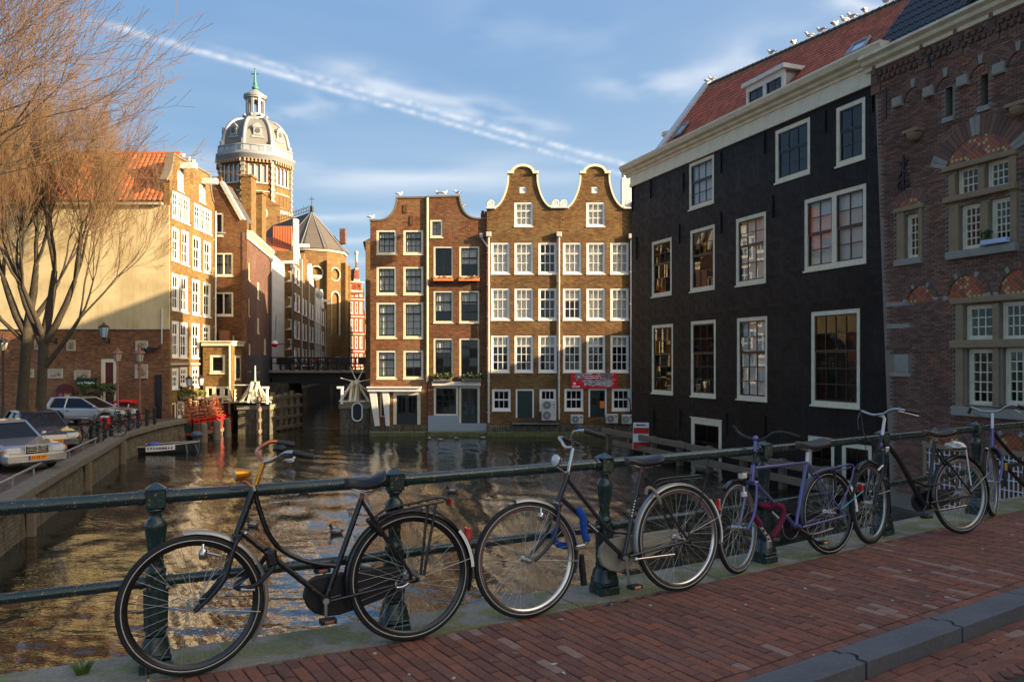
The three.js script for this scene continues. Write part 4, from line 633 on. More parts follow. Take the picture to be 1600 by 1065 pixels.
  // basement openings and iron grating behind the bicycles
  for (const [x0, x1, y0, y1] of [[1452, 1508, 699, 790], [1556, 1606, 708, 800]]) { const [a, b, c, e] = H.rect(x0, y0, y1, x1); new MB().box(a - 0.12, b, 0.03, a, e, 0.1).box(c, b, 0.03, c + 0.12, e, 0.1).box(a - 0.12, e, 0.03, c + 0.12, e + 0.14, 0.12).build(H.t, 'basement_frame', M.sandstone); new MB().box(a, b, 0.03, c, e, 0.036).build(H.t, 'basement_board', M.brownDoor); const m = new MB(); for (let i = 0; i < 7; i++) m.box(a + (c - a) * (i + 0.5) / 7 - 0.012, b, 0.06, a + (c - a) * (i + 0.5) / 7 + 0.012, e, 0.085); for (let i = 0; i < 6; i++) m.box(a, b + (e - b) * (i + 0.5) / 6 - 0.012, 0.062, c, b + (e - b) * (i + 0.5) / 6 + 0.012, 0.083); m.build(H.t, 'grating', M.whitePlastic); }
}
// the row goes on beyond the bridge, out of frame: it keeps the morning sun off the bridge
{
  const t = thing('corner_house', 'tall brick corner house beyond the right end of the bridge, out of frame', 'house'); t.position.set(20.5, -0.3, -1);
  new MB().box(0, 0, -17.5, 11, 13, 27).build(t, 'wall', M.brickC); new MB().box(-0.25, 13, -17.75, 11.25, 13.4, 27.25).build(t, 'cornice', M.cream);
  new MB().ext([[-0.1, 0], [11.1, 0], [5.5, 5]], 44.5, place(0, 13.402, -17.5)).build(t, 'roof', M.slate);
}
// ---------- left bank ----------
seed(401);
// corner house: gable facade along the water, long side wall facing the square
{
  const X = -19.62, Z0 = 44, Z1 = 50.6;
  const H = new House('corner_gable_house', 'sunlit yellow-brown brick house with twin hoist beams and white windows over the red terrace', [X, -Z0], [0, -1], WATER - 0.2, 'house');
  const cw = { frame: M.white, fw: 0.13, sw: 0.06, bar: 0.045, sill: 0.06, inset: 0.02 };
  const win = (xl, yt, yb, xr, o) => H.window(H.rect(xl, yt, yb, xr), { ...cw, lights: [[0.36, 2, 1], [0.64, 2, 2]], ...o });
  win(277, 265, 296, 286.5, { lights: [[1, 1, 1]], glass: M.white }); win(311, 287, 314, 320.5, { lights: [[1, 1, 1]], glass: M.white });
  win(268.5, 296, 340, 296, { leaves: 3, lights: [[0.5, 2, 2], [0.5, 2, 1]] }); win(303, 316, 356, 330, { leaves: 3, lights: [[0.5, 2, 2], [0.5, 2, 1]] });
  [[268, 353, 406, 280], [283, 358, 412, 295.2], [301, 367, 420, 313.3], [318, 375, 425, 329.6], [268, 426, 484, 280], [281.7, 429, 487, 293.5], [300, 435, 491, 312.6], [317, 440, 494, 329], [268, 500.5, 558, 279.5], [281, 502.5, 559, 293], [299.4, 504.5, 559, 312], [316.8, 506.5, 538.6, 328.4], [268, 575, 608, 279], [281, 573.5, 603, 293], [300, 572.6, 605, 312]].forEach((a) => win(...a));
  const dr = H.rect(268, 629, 674, 275.5); H.door(dr, { mat: M.redDoor, glassTop: 0, frame: M.cream, fw: 0.12 });
  win(277, 626, 654, 288, { lights: [[1, 2, 2]] }); H.door(H.rect(298, 625, 668, 309), { mat: M.redDoor, frame: M.cream, glassTop: 0.5 });
  const W = Z1 - Z0, g = [[262.5, 700], [334, 690], [334.5, 322], ...bez([334.5, 320], [328, 306], [326.5, 272], 7), [270, 240], ...bez([270, 241], [268, 268], [259, 281], 7)];
  const P = H.pts(g); P[0] = [0, 0]; P[1] = [W, 0]; P[2][0] = W; P[P.length - 1][0] = 0;
  H.wall(P, M.brickL, 0.35);
  coping(H, [...bez([334.5, 320], [328, 306], [326.5, 272], 7)], 0.12, 0.06, 0.4, M.coping); coping(H, [[326.5, 272], [270, 240]], 0.12, 0.06, 0.4, M.coping); coping(H, [[270, 240.5], ...bez([270, 241], [268, 268], [259, 281], 7)], 0.12, 0.06, 0.4, M.coping);
  for (const [x, y] of [[282.5, 259], [316.5, 283]]) { const a = H.q(x, y); new MB().bbox(a[0], a[1], 0.42, 0.34, 0.34, 1.0, 0.02).build(H.t, 'hoist_beam', M.whiteWorn); }
  { const a = H.q(299, 279); new MB().ext([...arc(a[0], a[1] + 0.25, 0.22, 0, Math.PI, 10), [a[0] - 0.22, a[1] - 0.35], [a[0] + 0.22, a[1] - 0.35]], 0.01, place(0, 0, 0.002)).build(H.t, 'niche', M.brickDark); }
  H.pipe(334, 330, 660, 0.06, M.whiteWorn, false);
  { const a = H.q(265, 566), b = H.q(330, 560); new MB().bbox((a[0] + b[0]) / 2, a[1] - 0.1, 0.05, b[0] - a[0], 0.12, 0.1, 0.01).build(H.t, 'string_course', M.stonePale); }
  for (const x of [284, 306]) { const a = H.q(x, 618), p = H.world(a[0], a[1] - 0.1, 0.25), t = thing('flower_box', x < 290 ? 'yellow-green window box left of the white wall lanterns' : 'small window box right of the white wall lanterns', 'flower box', 'window boxes over the terrace'); t.position.copy(p); t.rotation.y = Math.PI / 2; new MB().bbox(0, 0, 0, 1.3, 0.2, 0.25, 0.02).build(t, 'box', M.wood); const m = new MB(); for (let i = 0; i < 170; i++) m.add(new THREE.PlaneGeometry(0.1, 0.13), place(rr(-0.7, 0.7), 0.12 + rr(0, 0.3), rr(-0.2, 0.25), rr(-1.5, 1.5), rr(0, 6), rr(-1, 1))); m.build(t, 'leaves', M.leafGold).userData.kind = 'stuff'; }
  // side wall to the square: brick below, render above, tiled roof
  const eave = EYE + 250 * 44 / F - H.base, side = 18, b513 = EYE + 51 * 44 / F - H.base, T = H.t;
  const SW = new House('x', 'x', [X - side, -Z0 + 0.02], [1, 0], WATER - 0.2); scene.remove(SW.t); used.delete('x'); T.add(SW.t); SW.t.name = 'side_wall'; SW.t.position.set(0, 0, 0); SW.t.rotation.y = -Math.PI / 2; SW.t.position.set(-0.02, 0, -side); delete SW.t.userData.label; delete SW.t.userData.category;
  SW.door(SW.rect(157, 560, 633, 182), { mat: M.redDoor, frame: M.cream, fw: 0.22, glassTop: 0 });
  const wl = SW.wall([[0, 0], [side - 0.002, 0], [side - 0.002, b513], [0, b513]], M.brickWall, 0.3); wl.name = 'brick_wall';
  new MB().box(0, b513, -0.3, side - 0.002, eave - 0.25, 0.05).build(SW.t, 'render_wall', M.stucco); new MB().box(0, b513 - 0.06, 0.003, side - 0.005, b513 - 0.002, 0.09).build(SW.t, 'drip_edge', M.stonePale);
  new MB().box(0, eave - 0.25, -0.2, side - 0.36, eave - 0.1, 0.26).build(SW.t, 'eaves_board', M.stonePale);
  // panels, signs, menu case on the wall
  const flat = (name, xl, yt, yb, xr, mat, d = 0.04, bd = 0) => { const [a, b, c, e] = SW.rect(xl, yt, yb, xr), m = new MB().bbox((a + c) / 2, (b + e) / 2, d / 2, c - a, e - b, d, 0.008); if (bd) m.box(a, b, d - 0.006, a + bd, e, d + 0.03).box(c - bd, b, d - 0.006, c, e, d + 0.03).box(a + bd, e - bd, d - 0.006, c - bd, e, d + 0.03).box(a + bd, b, d - 0.006, c - bd, b + bd, d + 0.03); return m.build(SW.t, name, mat); };
  const relief = (xl, yt, yb, xr) => { const s = flat('relief_stone', xl, yt, yb, xr, M.stonePale, 0.05, 0.1), [a, b, c, e] = SW.rect(xl, yt, yb, xr), m = new MB(); for (let i = 0; i < 9; i++) m.ball(V(mix(a, c, rr(0.22, 0.78)), mix(b, e, rr(0.25, 0.7)), 0.05), rr(0.08, 0.16) * (e - b), 7, [1, 1.3, 0.6]); m.build(s, 'carving', M.sandstone); };
  relief(116, 578, 593, 141); relief(75, 576, 591, 98); relief(43, 576, 590, 53); relief(212, 532, 548, 231); relief(211, 569, 591, 231); relief(104, 531, 548, 118); relief(54, 533, 546, 61);
  new MB().box(0.002, 0, -side, W, eave - 0.3, -side + 0.3).box(W - 0.3, 0, -side + 0.3, W, eave - 0.3, -0.353).build(T, 'back_wall', M.brickL);
  new MB().box(0.4, 0.1, -2.2, W - 0.4, eave, -2.1).build(T, 'inner_wall', M.roomWarm);
  scene.updateMatrixWorld(true); for (const c of [...SW.t.children]) T.attach(c); T.remove(SW.t);
  // roof: two slopes, tiled
  const rid = EYE + 323 * 46.3 / F - H.base, e0 = V(-0.25, eave - 0.02, -0.36), e1 = V(-0.25, eave - 0.02, -side), r0 = V(2.3, rid, -0.36), r1 = V(2.3, rid, -side);
  new MB().quad(e1, e0, r0, r1).quad(r0, r1, V(W, eave, -side), V(W, eave, -0.36)).build(T, 'roof', std([0.3, 0.08, 0.02], 0.85));
  const tg = new THREE.CylinderGeometry(0.14, 0.14, 0.44, 6, 1, true, -1.35, 2.7); tg.scale(1, 1, 0.6); const nr = 14, nc = 62, im = new THREE.InstancedMesh(tg, std([1, 1, 1], 0.72, { side: THREE.DoubleSide }), nr * nc); im.name = 'roof_tiles'; im.userData.kind = 'stuff';
  const bx = V(0, 0, 1), col = new THREE.Color(); let k = 0; for (let r = 0; r < nr; r++) for (let i = 0; i < nc; i++) { const s = (i + 0.5) / nc, lo = e1.clone().lerp(e0, s), hi = r1.clone().lerp(r0, s), p = lo.clone().lerp(hi, (r + 0.5) / nr), yv = hi.clone().sub(lo).normalize(), zv = V().crossVectors(bx, yv).normalize(); if (zv.y < 0) zv.negate(); const xv = V().crossVectors(yv, zv); im.setMatrixAt(k, M4().makeBasis(xv, yv.clone().applyAxisAngle(xv, -0.06), zv).setPosition(p.addScaledVector(zv, 0.03))); const h = rr(0.75, 1.25); col.setRGB(0.42 * h, 0.1 * h * rr(0.9, 1.1), 0.03 * h); im.setColorAt(k++, col); } T.add(im);
  new MB().tube(r0.clone().setY(rid + 0.03), r1.clone().setY(rid + 0.03), 0.15, 0.15, 8).build(T, 'ridge_tiles', M.tile);
  // things hung on the side wall
  const WW = (px, py, w) => { const a = SW.q(px, py, w); return V(X - side + a[0], a[1] + H.base, -Z0 + 0.02 + w); };
  { const p = WW(101, 617, 0.1), t = thing('menu_case', 'dark red wooden menu case with lit cards on the brick wall', 'display case'); t.position.copy(p); new MB().bbox(0, -0.05, 0, 0.92, 0.8, 0.16, 0.02).bbox(0, -0.5, 0.04, 1.0, 0.1, 0.24, 0.02).ext([[-0.46, 0.34], [0.46, 0.34], [0.3, 0.56], [0, 0.66], [-0.3, 0.56]], 0.16, place(0, 0, -0.08), 0.01).build(t, 'case', M.redDoor); for (const [x, c] of [[-0.22, '#9a5a74'], [0.1, '#c98a3d'], [0.32, '#8d8f8f']]) new MB().cbox(x, -0.12, 0.083, 0.2, 0.42, 0.01).build(t, 'card', std(c, 0.6)); }
  { const p = WW(135, 597, 0.5), t = thing('hanging_sign', 'dark green board with pale lettering beside the stair', 'sign'); t.position.copy(p); const cv = document.createElement('canvas'); cv.width = 256; cv.height = 110; const c = cv.getContext('2d'); c.fillStyle = '#0b2a22'; c.fillRect(0, 0, 256, 110); c.fillStyle = '#dfe6dc'; c.font = 'bold 40px sans-serif'; c.fillText('in de', 14, 78, 70); c.fillRect(98, 46, 12, 32); c.fillRect(116, 52, 22, 26); c.fillRect(144, 46, 10, 32); c.fillRect(160, 56, 22, 22); c.fillRect(188, 48, 12, 30); c.fillRect(206, 56, 18, 22);
    const tx = new THREE.CanvasTexture(cv); tx.colorSpace = THREE.SRGBColorSpace; const f = std([1, 1, 1], 0.5, { map: tx }); const b = new THREE.Mesh(new THREE.BoxGeometry(1.15, 0.48, 0.05), [M.green, M.green, M.green, M.green, f, M.green]); b.name = 'board'; t.add(b); new MB().tube(V(-0.5, 0.24, 0), V(-0.5, 0.34, -0.5), 0.02).tube(V(0.5, 0.24, 0), V(0.5, 0.34, -0.5), 0.02).build(t, 'bracket', M.iron); }
  // stair with railing up to the side door, hedge trough on top
  { const p = WW(170, 650, 0), t = thing('entrance_stair', 'brick landing with black iron railing below the dark red side door', 'stair'); t.position.set(p.x, QUAY, p.z); const hgt = EYE - (633 - HY) / F * 44 - QUAY; const m = new MB().bbox(0, hgt / 2, 0.55, 1.7, hgt, 1.1, 0.02); for (let i = 0; i < 5; i++) m.bbox(-0.85 - 0.14 - i * 0.27, hgt * (1 - (i + 1) / 6) / 2, 0.55, 0.28, hgt * (1 - (i + 1) / 6), 1.1, 0.01); m.build(t, 'steps', M.brownDoor);
    const r = new MB(); const h2 = 0.95; for (let i = 0; i < 9; i++) r.tube(V(-0.8 + i * 0.2, hgt, 1.06), V(-0.8 + i * 0.2, hgt + h2, 1.06), 0.018, 0.018, 6); for (let i = 1; i < 10; i++) { const y = hgt * (1 - i / 10); r.tube(V(-0.85 - i * 0.16, y, 1.06), V(-0.85 - i * 0.16, y + h2, 1.06), 0.018, 0.018, 6); } r.tube(V(-0.85, hgt + h2, 1.06), V(0.85, hgt + h2, 1.06), 0.03).tube(V(-0.85, hgt + h2, 1.06), V(-0.85 - 1.5, h2 + 0.08, 1.06), 0.03); r.build(t, 'railing', M.iron); 
    const h = thing('hedge_trough', 'green hedge trough hanging over the iron stair railing', 'plant box'); h.position.set(p.x, QUAY + hgt + h2 - 0.05, p.z + 1.1); new MB().bbox(-0.1, 0, 0, 1.9, 0.2, 0.26, 0.02).build(h, 'trough', M.wood); const l = new MB(); for (let i = 0; i < 420; i++) l.add(new THREE.PlaneGeometry(0.09, 0.14), place(rr(-1.0, 1.0), rr(0, 0.36) - (rnd() < 0.15 ? 0.4 : 0), rr(-0.28, 0.28), rr(-1.5, 1.5), rr(0, 6), rr(-1, 1))); l.build(h, 'leaves', M.leaf).userData.kind = 'stuff'; }
  // lanterns on brackets
  const lantern = (name, label, pos, dir, s = 1, glassMat) => { const t = thing(name, label, 'lantern', 'wall lanterns on the corner house'); t.position.copy(pos); t.scale.setScalar(s); const fr = new MB(), gl = new MB(); gl.add(new THREE.CylinderGeometry(0.24, 0.15, 0.52, 6, 1, true)); for (let i = 0; i < 6; i++) { const a = i * Math.PI / 3 + Math.PI / 6 * 0; fr.tube(V(Math.sin(a) * 0.15, -0.26, Math.cos(a) * 0.15), V(Math.sin(a) * 0.24, 0.26, Math.cos(a) * 0.24), 0.014, 0.014, 5); } fr.lathe([[0.0, 0.52], [0.04, 0.5], [0.05, 0.44], [0.1, 0.42], [0.29, 0.27], [0.25, 0.25], [0, 0.25]], 6).lathe([[0, -0.36], [0.06, -0.34], [0.16, -0.27], [0, -0.26]], 6); gl.build(t, 'glass', glassMat); fr.build(t, 'frame', M.iron); new MB().curve([V(0, -0.36, 0), V(dir.x * 0.15, -0.5, dir.z * 0.15), V(dir.x * 0.55, -0.42, dir.z * 0.55)], 0.025, 6, 14).bbox(dir.x * 0.58, -0.42, dir.z * 0.58, 0.12, 0.3, 0.12, 0.02).build(t, 'bracket', M.iron); return t; };
  const milk = phy([0.72, 0.76, 0.82], 0.25, { transmission: 0.35, thickness: 0, side: THREE.DoubleSide }), blueG = phy([0.4, 0.55, 0.72], 0.2, { transmission: 0.3, thickness: 0, side: THREE.DoubleSide });
  lantern('wall_lantern', 'blue-glazed lantern on the brick side wall under the cream render, right of the trees', WW(161.5, 519, 0.6), V(0, 0, -1), 1.1, blueG); lantern('wall_lantern', 'blue-glazed lantern on the side wall seen between the tree trunks', WW(78, 520, 0.6), V(0, 0, -1), 1.05, blueG);
  for (const [x, y, l] of [[295, 597, 'white glass lantern on the sunlit facade, left one of the pair over the terrace'], [313.5, 596, 'white glass lantern on the sunlit facade, right one of the pair over the terrace']]) { const a = H.q(x, y, 0.62); lantern('wall_lantern', l, H.world(a[0], a[1], 0.62), V(-1, 0, 0), 0.8, milk); }
  { const p = WW(233, 545, 0.3), t = thing('spotlight', 'dark spotlight cluster on a bracket at the corner of the brick side wall', 'lamp'); t.position.copy(p); new MB().tube(V(-0.5, -0.05, 0), V(0.5, 0.05, 0), 0.04).bbox(-0.4, -0.1, 0.05, 0.34, 0.26, 0.3, 0.03, 0, 0, 0.3).bbox(0.1, -0.02, 0.05, 0.34, 0.26, 0.3, 0.03, 0, 0, -0.2).tube(V(0.45, 0.05, 0), V(0.45, 0.1, -0.3), 0.05).build(t, 'lamp_head', M.iron); const c = new MB().tube(V(0.6, 0.3, -0.22), V(0.6, 2.3, -0.22), 0.04).build(t, 'conduit', M.pipe); }
  { const p = WW(247, 610, 0.05), t = thing('steel_locker', 'tall dark grey steel panel standing against the side wall near the corner', 'panel'); t.position.set(p.x, QUAY, p.z); new MB().bbox(0, 1.25, 0, 0.36, 2.5, 0.1, 0.01).bbox(0, 1.25, 0.06, 0.26, 2.3, 0.04, 0.01).build(t, 'panel', M.iron); }
  // fan out the grey roof behind
  const bg = thing('rear_house', 'grey gabled house roof rising behind the orange tiled roof', 'house'); bg.position.set(-29, 6, -58); new MB().ext([[-5.2, 0], [5.2, 0], [5.2, 5.4], [0.4, 9.6], [-0.4, 9.6], [-5.2, 5.4]], 8, place(0, 0, -8)).build(bg, 'wall', std([0.32, 0.31, 0.28], 0.85, { map: tPatch })); for (const s of [-1, 1]) new MB().cbox(s * 2.85, 7.55, -3.9, 6.6, 0.2, 8.5, 0, 0, -s * 0.72).build(bg, 'roof', M.slate);
}
// brown house with the sloping gable edge behind it, and its long flank down the side canal
const K = { o: at(385.5, 600, 51) };
{
  const H = new House('brown_house', 'dark brown brick house with a sloping roof edge, standing behind the sunlit corner house', [at(331, 600, 51).x, -51], [1, 0], WATER - 0.3);
  const cw = { frame: M.cream, fw: 0.12, sill: 0.03 };
  H.window(H.rect(335, 332, 368.5, 348.7), { ...cw, sash: M.sash, lights: [[0.4, 2, 1], [0.6, 2, 1]] });
  H.window(H.rect(333.5, 394.5, 431, 364), { ...cw, sash: M.sash, lights: [[0.5, 2, 2], [0.5, 2, 1]], leaves: 2, cur: M.blind }); H.window(H.rect(333.5, 456, 493, 364), { ...cw, sash: M.sash, lights: [[0.5, 2, 1], [0.5, 2, 2]], leaves: 2 }); H.window(H.rect(347, 523.5, 537, 365.5), { ...cw, sash: M.sash, lights: [[1, 2, 1]] });
  const P = H.pts([[331, 690], [385.5, 690], [385.5, 343.5], [377, 343], [345, 286], [345, 276], [331, 276]]);
  H.wall(P, M.brickDark, 0.35);
  coping(H, [[377.5, 342], [345.5, 285]], 0.22, 0.1, 0.45, M.stonePale); 
  { const [u, v] = H.q(378, 343); new MB().quad(V(u, v, -0.36), V(u, v, -2.4), V(H.q(345, 286)[0], H.q(345, 286)[1], -2.4), V(H.q(345, 286)[0], H.q(345, 286)[1], -0.36)).build(H.t, 'roof', M.slate); new MB().box(0.02, 0, -4, 0.4, H.q(345, 280)[1], -0.36).build(H.t, 'side_wall', M.brickDark); new MB().box(0.42, 0, -1.3, 1.9, 9, -1.2).build(H.t, 'inner_wall', M.room); }
  for (const [x0, x1, y, z, d] of [[375.5, 392.5, 291, 2.6, 1], [399, 409.5, 316, 7.5, 0.9]]) { const a = H.q(x0, y, -z), b = H.q(x1, 400, -z); new MB().bbox((a[0] + b[0]) / 2, (a[1] + b[1]) / 2, -z - d / 2, b[0] - a[0], a[1] - b[1] + 1.6, d, 0.02).bbox((a[0] + b[0]) / 2, a[1] + 0.75, -z - d / 2, b[0] - a[0] + 0.16, 0.16, d + 0.16, 0.02).build(H.t, 'chimney', M.brickL); }
  { const a = H.q(350, 520), m = new MB().bbox(1.05, a[1] - 0.5, 0.35, 0.7, 1.3, 0.6, 0.02); m.build(H.t, 'roof_box', M.brownDoor); }
}
const VPX = 616, kdir = [(VPX - CX) / F, -1];
function flank(name, label, pxL, pxR, o, mat, topL, topR, depth = 6, cb, near = true) {   // a facade running down the side canal
  const H = new House(name, label, o, kdir, WATER - 0.3), a = H.q(pxL, topL), b = H.q(pxR, topR), W = b[0];
  cb?.(H, W, a[1]);
  H.wall([[0, 0], [W, 0], [W, a[1]], [0, a[1]]], mat, 0.3);
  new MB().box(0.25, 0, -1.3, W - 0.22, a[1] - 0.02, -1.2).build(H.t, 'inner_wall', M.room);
  if (near) new MB().box(0, 0, -depth, 0.2, a[1] - 0.01, -0.303).build(H.t, 'side_wall', mat); new MB().box(0.21, a[1] - 0.12, -depth, W - 0.21, a[1] - 0.02, -0.31).build(H.t, 'roof_deck', M.lead);
  new MB().box(W - 0.2, 0, -depth, W, a[1] - 0.01, -0.303).build(H.t, 'side_wall', mat);
  const e = H.world(W, 0, 0); H.end = [e.x, e.z]; H.W = W; H.top = a[1]; return H;
}
{
  const slot = { frame: M.cream, fw: 0.1, sill: 0.03 };
  const P1 = flank('pink_flank_house', 'purple-pink brick flank with narrow slit windows and a cream cornice along the side canal', 385.5, 422, [K.o.x, -51], M.brickPink, 362, 394, 6, (H, W, v) => {
    for (const [a, b, c, d] of [[386, 408, 436, 390], [401.5, 440, 466, 405], [387, 465, 493, 390], [401.5, 496, 520, 405], [385.9, 536, 580, 391.5], [412, 528, 553, 415.5], [401.5, 565, 581, 405]]) H.window(H.rect(a, b, c, d), { ...slot, fw: 0.12, lights: [[1, 1, 2]] });
    const c = H.q(400, 374); new MB().box(-0.05, v - 0.5, 0.003, W + 0.05, v, 0.1).prof([[0.1, v - 0.3], [0.34, v - 0.05], [0.34, v + 0.08], [0, v + 0.1]], -0.05, W + 0.05).build(H.t, 'cornice', M.cream);
  }, false);
  P1.pipe(421.4, 405, 590, 0.07, M.pipeDark, true);
  { const a = P1.q(398, 555), b = P1.q(385.6, 660), c = P1.q(421.8, 660); new MB().box(0.01, b[1] - 1, 0.003, P1.W, a[1], 0.03).build(P1.t, 'tarred_base', M.slate); }
  const P2 = flank('white_flank_house', 'white rendered blank flank wall beside the pink brick one on the side canal', 422, 444.5, P1.end, M.whiteWall, 393, 412, 6, (H, W) => { for (const [a, b, c, d] of [[438, 485, 497, 440], [428, 480, 492, 430], [439, 545, 565, 441.5]]) H.window(H.rect(a, b, c, d), { fw: 0.08, frame: M.cream, lights: [[1, 1, 1]], sill: 0 }); });
  // brown house that steps forward: the end wall faces the viewer, tiled roof above
  const Zb = -P2.end[1], S = new House('orange_roof_house', 'tall brown house with a steep orange tiled roof facing down the side canal', [at(443, 600, Zb).x, -Zb + 0.1], [1, 0], WATER - 0.3);
  for (const y of [423, 463, 498, 529]) S.window(S.rect(446, y, y + 16, 456), { frame: M.cream, fw: 0.12, lights: [[1, 1, 1]], sill: 0.03, cur: M.net });
  { const P = S.pts([[443, 690], [458, 690], [458, 410], [443, 410]]); S.wall(P, M.brickDark, 0.3); const W = P[1][0], v = P[2][1]; new MB().bbox(W / 2, v, 0.1, W + 0.1, 0.25, 0.4, 0.03).build(S.t, 'gutter', M.whiteWorn); S.pipe(457, 416, 600, 0.06, M.pipeDark);
    const a = S.q(425, 405), b = S.q(456, 404), c = S.q(456, 354, -2.5), d = S.q(426, 354, -2.5), e0 = V(a[0], v + 0.1, -0.1), e1 = V(b[0], v + 0.1, -0.1), r1 = V(c[0], c[1], -2.5), r0 = V(d[0], d[1], -2.5); new MB().quad(e0, e1, r1, r0).build(S.t, 'roof', std([0.3, 0.08, 0.02], 0.85));
    const m = new MB(); for (let i = 0; i < 12; i++) { const s = (i + 0.5) / 12, lo = e0.clone().lerp(e1, s), hi = r0.clone().lerp(r1, s); m.tube(lo.setZ(lo.z + 0.03), hi.setZ(hi.z + 0.03), 0.09, 0.09, 6); } m.build(S.t, 'roof_tiles', M.tile);
    new MB().box(0.02, 0, -1.0, W - 0.25, v - 0.1, -0.9).build(S.t, 'inner_wall', M.room); new MB().bbox(b[0] + 0.2, (v + c[1]) / 2 + 0.1, -0.5, 0.34, c[1] - v + 0.4, 0.8, 0.04).build(S.t, 'gable_end', M.whiteWorn); }
  // the gabled facades beyond, seen on edge
  const xs = [458, 470, 481, 491, 500, 507], tops = [392, 425, 440, 452, 478, 486], mats = [M.brickFar, M.brickL, M.brickFar, M.whiteWall, M.brickL, M.brickFar], labs = ['tall narrow house with a white gable edge right after the orange roof', 'brown neck-gabled house third along the side canal', 'yellow-brown house with a white bell gable before the church', 'narrow house with white upper front and red shutters near the church', 'low house with a white cornice against the church wall', 'last narrow house at the foot of the church apse'];
  let o = [at(458, 600, Zb).x, -Zb];
  for (let i = 0; i < 5; i++) {
    const H = flank('canal_side_house', labs[i], xs[i], xs[i + 1], o, mats[i], tops[i], tops[i] + 18, 5, (H, W) => { const n = 5; for (let r = 0; r < n; r++) for (let c = 0; c < 2; c++) { const v0 = 4.3 + r * 2.5; if (v0 + 1.8 < H.q(xs[i], tops[i])[1]) H.window([W * (0.12 + c * 0.44), v0, W * (0.44 + c * 0.44), v0 + 1.7], { fw: 0.16, frame: M.white, lights: [[1, 1, 2]], sill: 0.1 }); } });
    const W = H.W, v = H.top; if (i !== 3) new MB().ext([[W * 0.06, v - 0.02], [W * 0.94, v - 0.02], [W * 0.86, v + 0.5], [W * 0.7, v + 1.0], [W * 0.64, v + 2.0], [W * 0.5, v + 2.3], [W * 0.36, v + 2.0], [W * 0.3, v + 1.0], [W * 0.14, v + 0.5]], 0.3, place(0, 0, -0.3)).build(H.t, 'gable', i % 2 ? mats[i] : M.whiteWorn); else new MB().prof([[0, v - 0.6], [0.3, v - 0.3], [0.45, v + 0.1], [0, v + 0.15]], 0, W).build(H.t, 'cornice', M.white);
    if (i % 2 === 0) new MB().bbox(W * 0.5, v + 0.9, 0.5, 0.3, 0.3, 1.2, 0.02).build(H.t, 'hoist_beam', M.whiteWorn);
    new MB().quad(V(0, v, -0.3), V(W / 2, v + 1.6, -0.3), V(W / 2, v + 1.6, -5), V(0, v, -5)).quad(V(W, v, -0.3), V(W / 2, v + 1.6, -0.3), V(W / 2, v + 1.6, -5), V(W, v, -5)).build(H.t, 'roof', M.tile);
    new MB().tube(V(W - 0.05, 0, 0.1), V(W - 0.05, v, 0.1), 0.06).build(H.t, 'downpipe', M.pipe);
    o = H.end;
  }
  K.end = o;
}
// small brick annexe at the water with the big triple door
{
  const H = new House('annexe', 'small flat-roofed brick annexe with a cream cornice and triple door on the terrace', [at(316.5, 600, 48).x, -48], [1, 0], WATER - 0.2, 'house');
  H.window(H.rect(327.4, 553.8, 583, 351.4), { frame: M.cream, fw: 0.16, lights: [[1, 1, 1]], sill: 0.05, sash: M.sash, sw: 0.03 });
  H.window(H.rect(320.5, 603, 622, 359), { frame: M.cream, fw: 0.12, leaves: 3, mull: 0.2, lights: [[1, 1, 1]], sill: 0, sw: 0.04 }); H.door(H.rect(320.5, 622.4, 648, 334), { frame: M.cream, mat: M.redDoor, glassTop: 0 }); H.door(H.rect(345.5, 622.4, 648, 359), { frame: M.cream, mat: M.redDoor, glassTop: 0 });
  const W = H.q(360.7, 600)[0], v = H.q(330, 540)[1]; H.wall([[0, 0], [W, 0], [W, v], [0, v]], M.brickL, 0.3);
  new MB().box(W - 0.28, 0, -1.95, W - 0.003, v - 0.003, -0.303).build(H.t, 'side_wall', M.brickL); new MB().box(0.1, 0, -1.6, W - 0.3, v - 0.1, -1.5).build(H.t, 'inner_wall', M.room);
  { const s = new MB().box(W, v - 2.2, -1.5, W + 0.06, v - 0.6, -0.6).build(H.t, 'side_window', M.cream); new MB().box(W + 0.05, v - 2.05, -1.38, W + 0.064, v - 0.75, -0.72).build(s, 'pane', phy([0.03, 0.04, 0.05], 0.05)); }
  new MB().box(-0.05, v, -2.0, W + 0.12, v + 0.24, 0.12).box(-0.08, v + 0.242, -2.05, W + 0.18, v + 0.31, 0.2).build(H.t, 'cornice', M.cream); new MB().tube(V(W - 0.06, 0.4, 0.09), V(W - 0.06, v, 0.09), 0.06).build(H.t, 'downpipe', M.cream);
  { const p = H.world(W + 0.09, v - 3.4, -0.5), t = thing('number_plate', 'small cream panel on the narrow side of the annexe', 'sign'); t.position.copy(p); const m = new MB().bbox(0, 0, 0, 0.04, 1.3, 0.36, 0.008); m.build(t, 'plate', M.cream); const b = new MB(); for (let i = 0; i < 5; i++) b.cbox(0.024, -0.5 + i * 0.25, 0, 0.01, 0.14, 0.22); b.build(t, 'mark', M.green); }
}

// houses on the right bank of the side canal, hidden behind the brick row: they shade the lower fronts across the water
[[57, 16, 13.3, 'hidden brick house directly behind the reddish house on the side canal'], [74, 22, 13.9, 'hidden brick house in the middle of the right bank of the side canal'], [97, 26, 14.4, 'hidden brick house at the far end of the right bank of the side canal']].forEach(([Z, L, h, l]) => { const x = -9.2 - 0.153 * (Z - 46), t = thing('canal_house', l, 'house'); t.position.set(x, WATER, -Z); t.rotation.y = Math.atan2(1, -0.153); new MB().box(0, 0, 0, L, h, 9).build(t, 'wall', M.brickC); new MB().ext([[-0.2, h + 0.002], [4.5, h + 2.6], [9.2, h + 0.002]].map(([z, y]) => [-z, y]), L, M4().makeRotationY(Math.PI / 2)).build(t, 'roof', M.slate); });
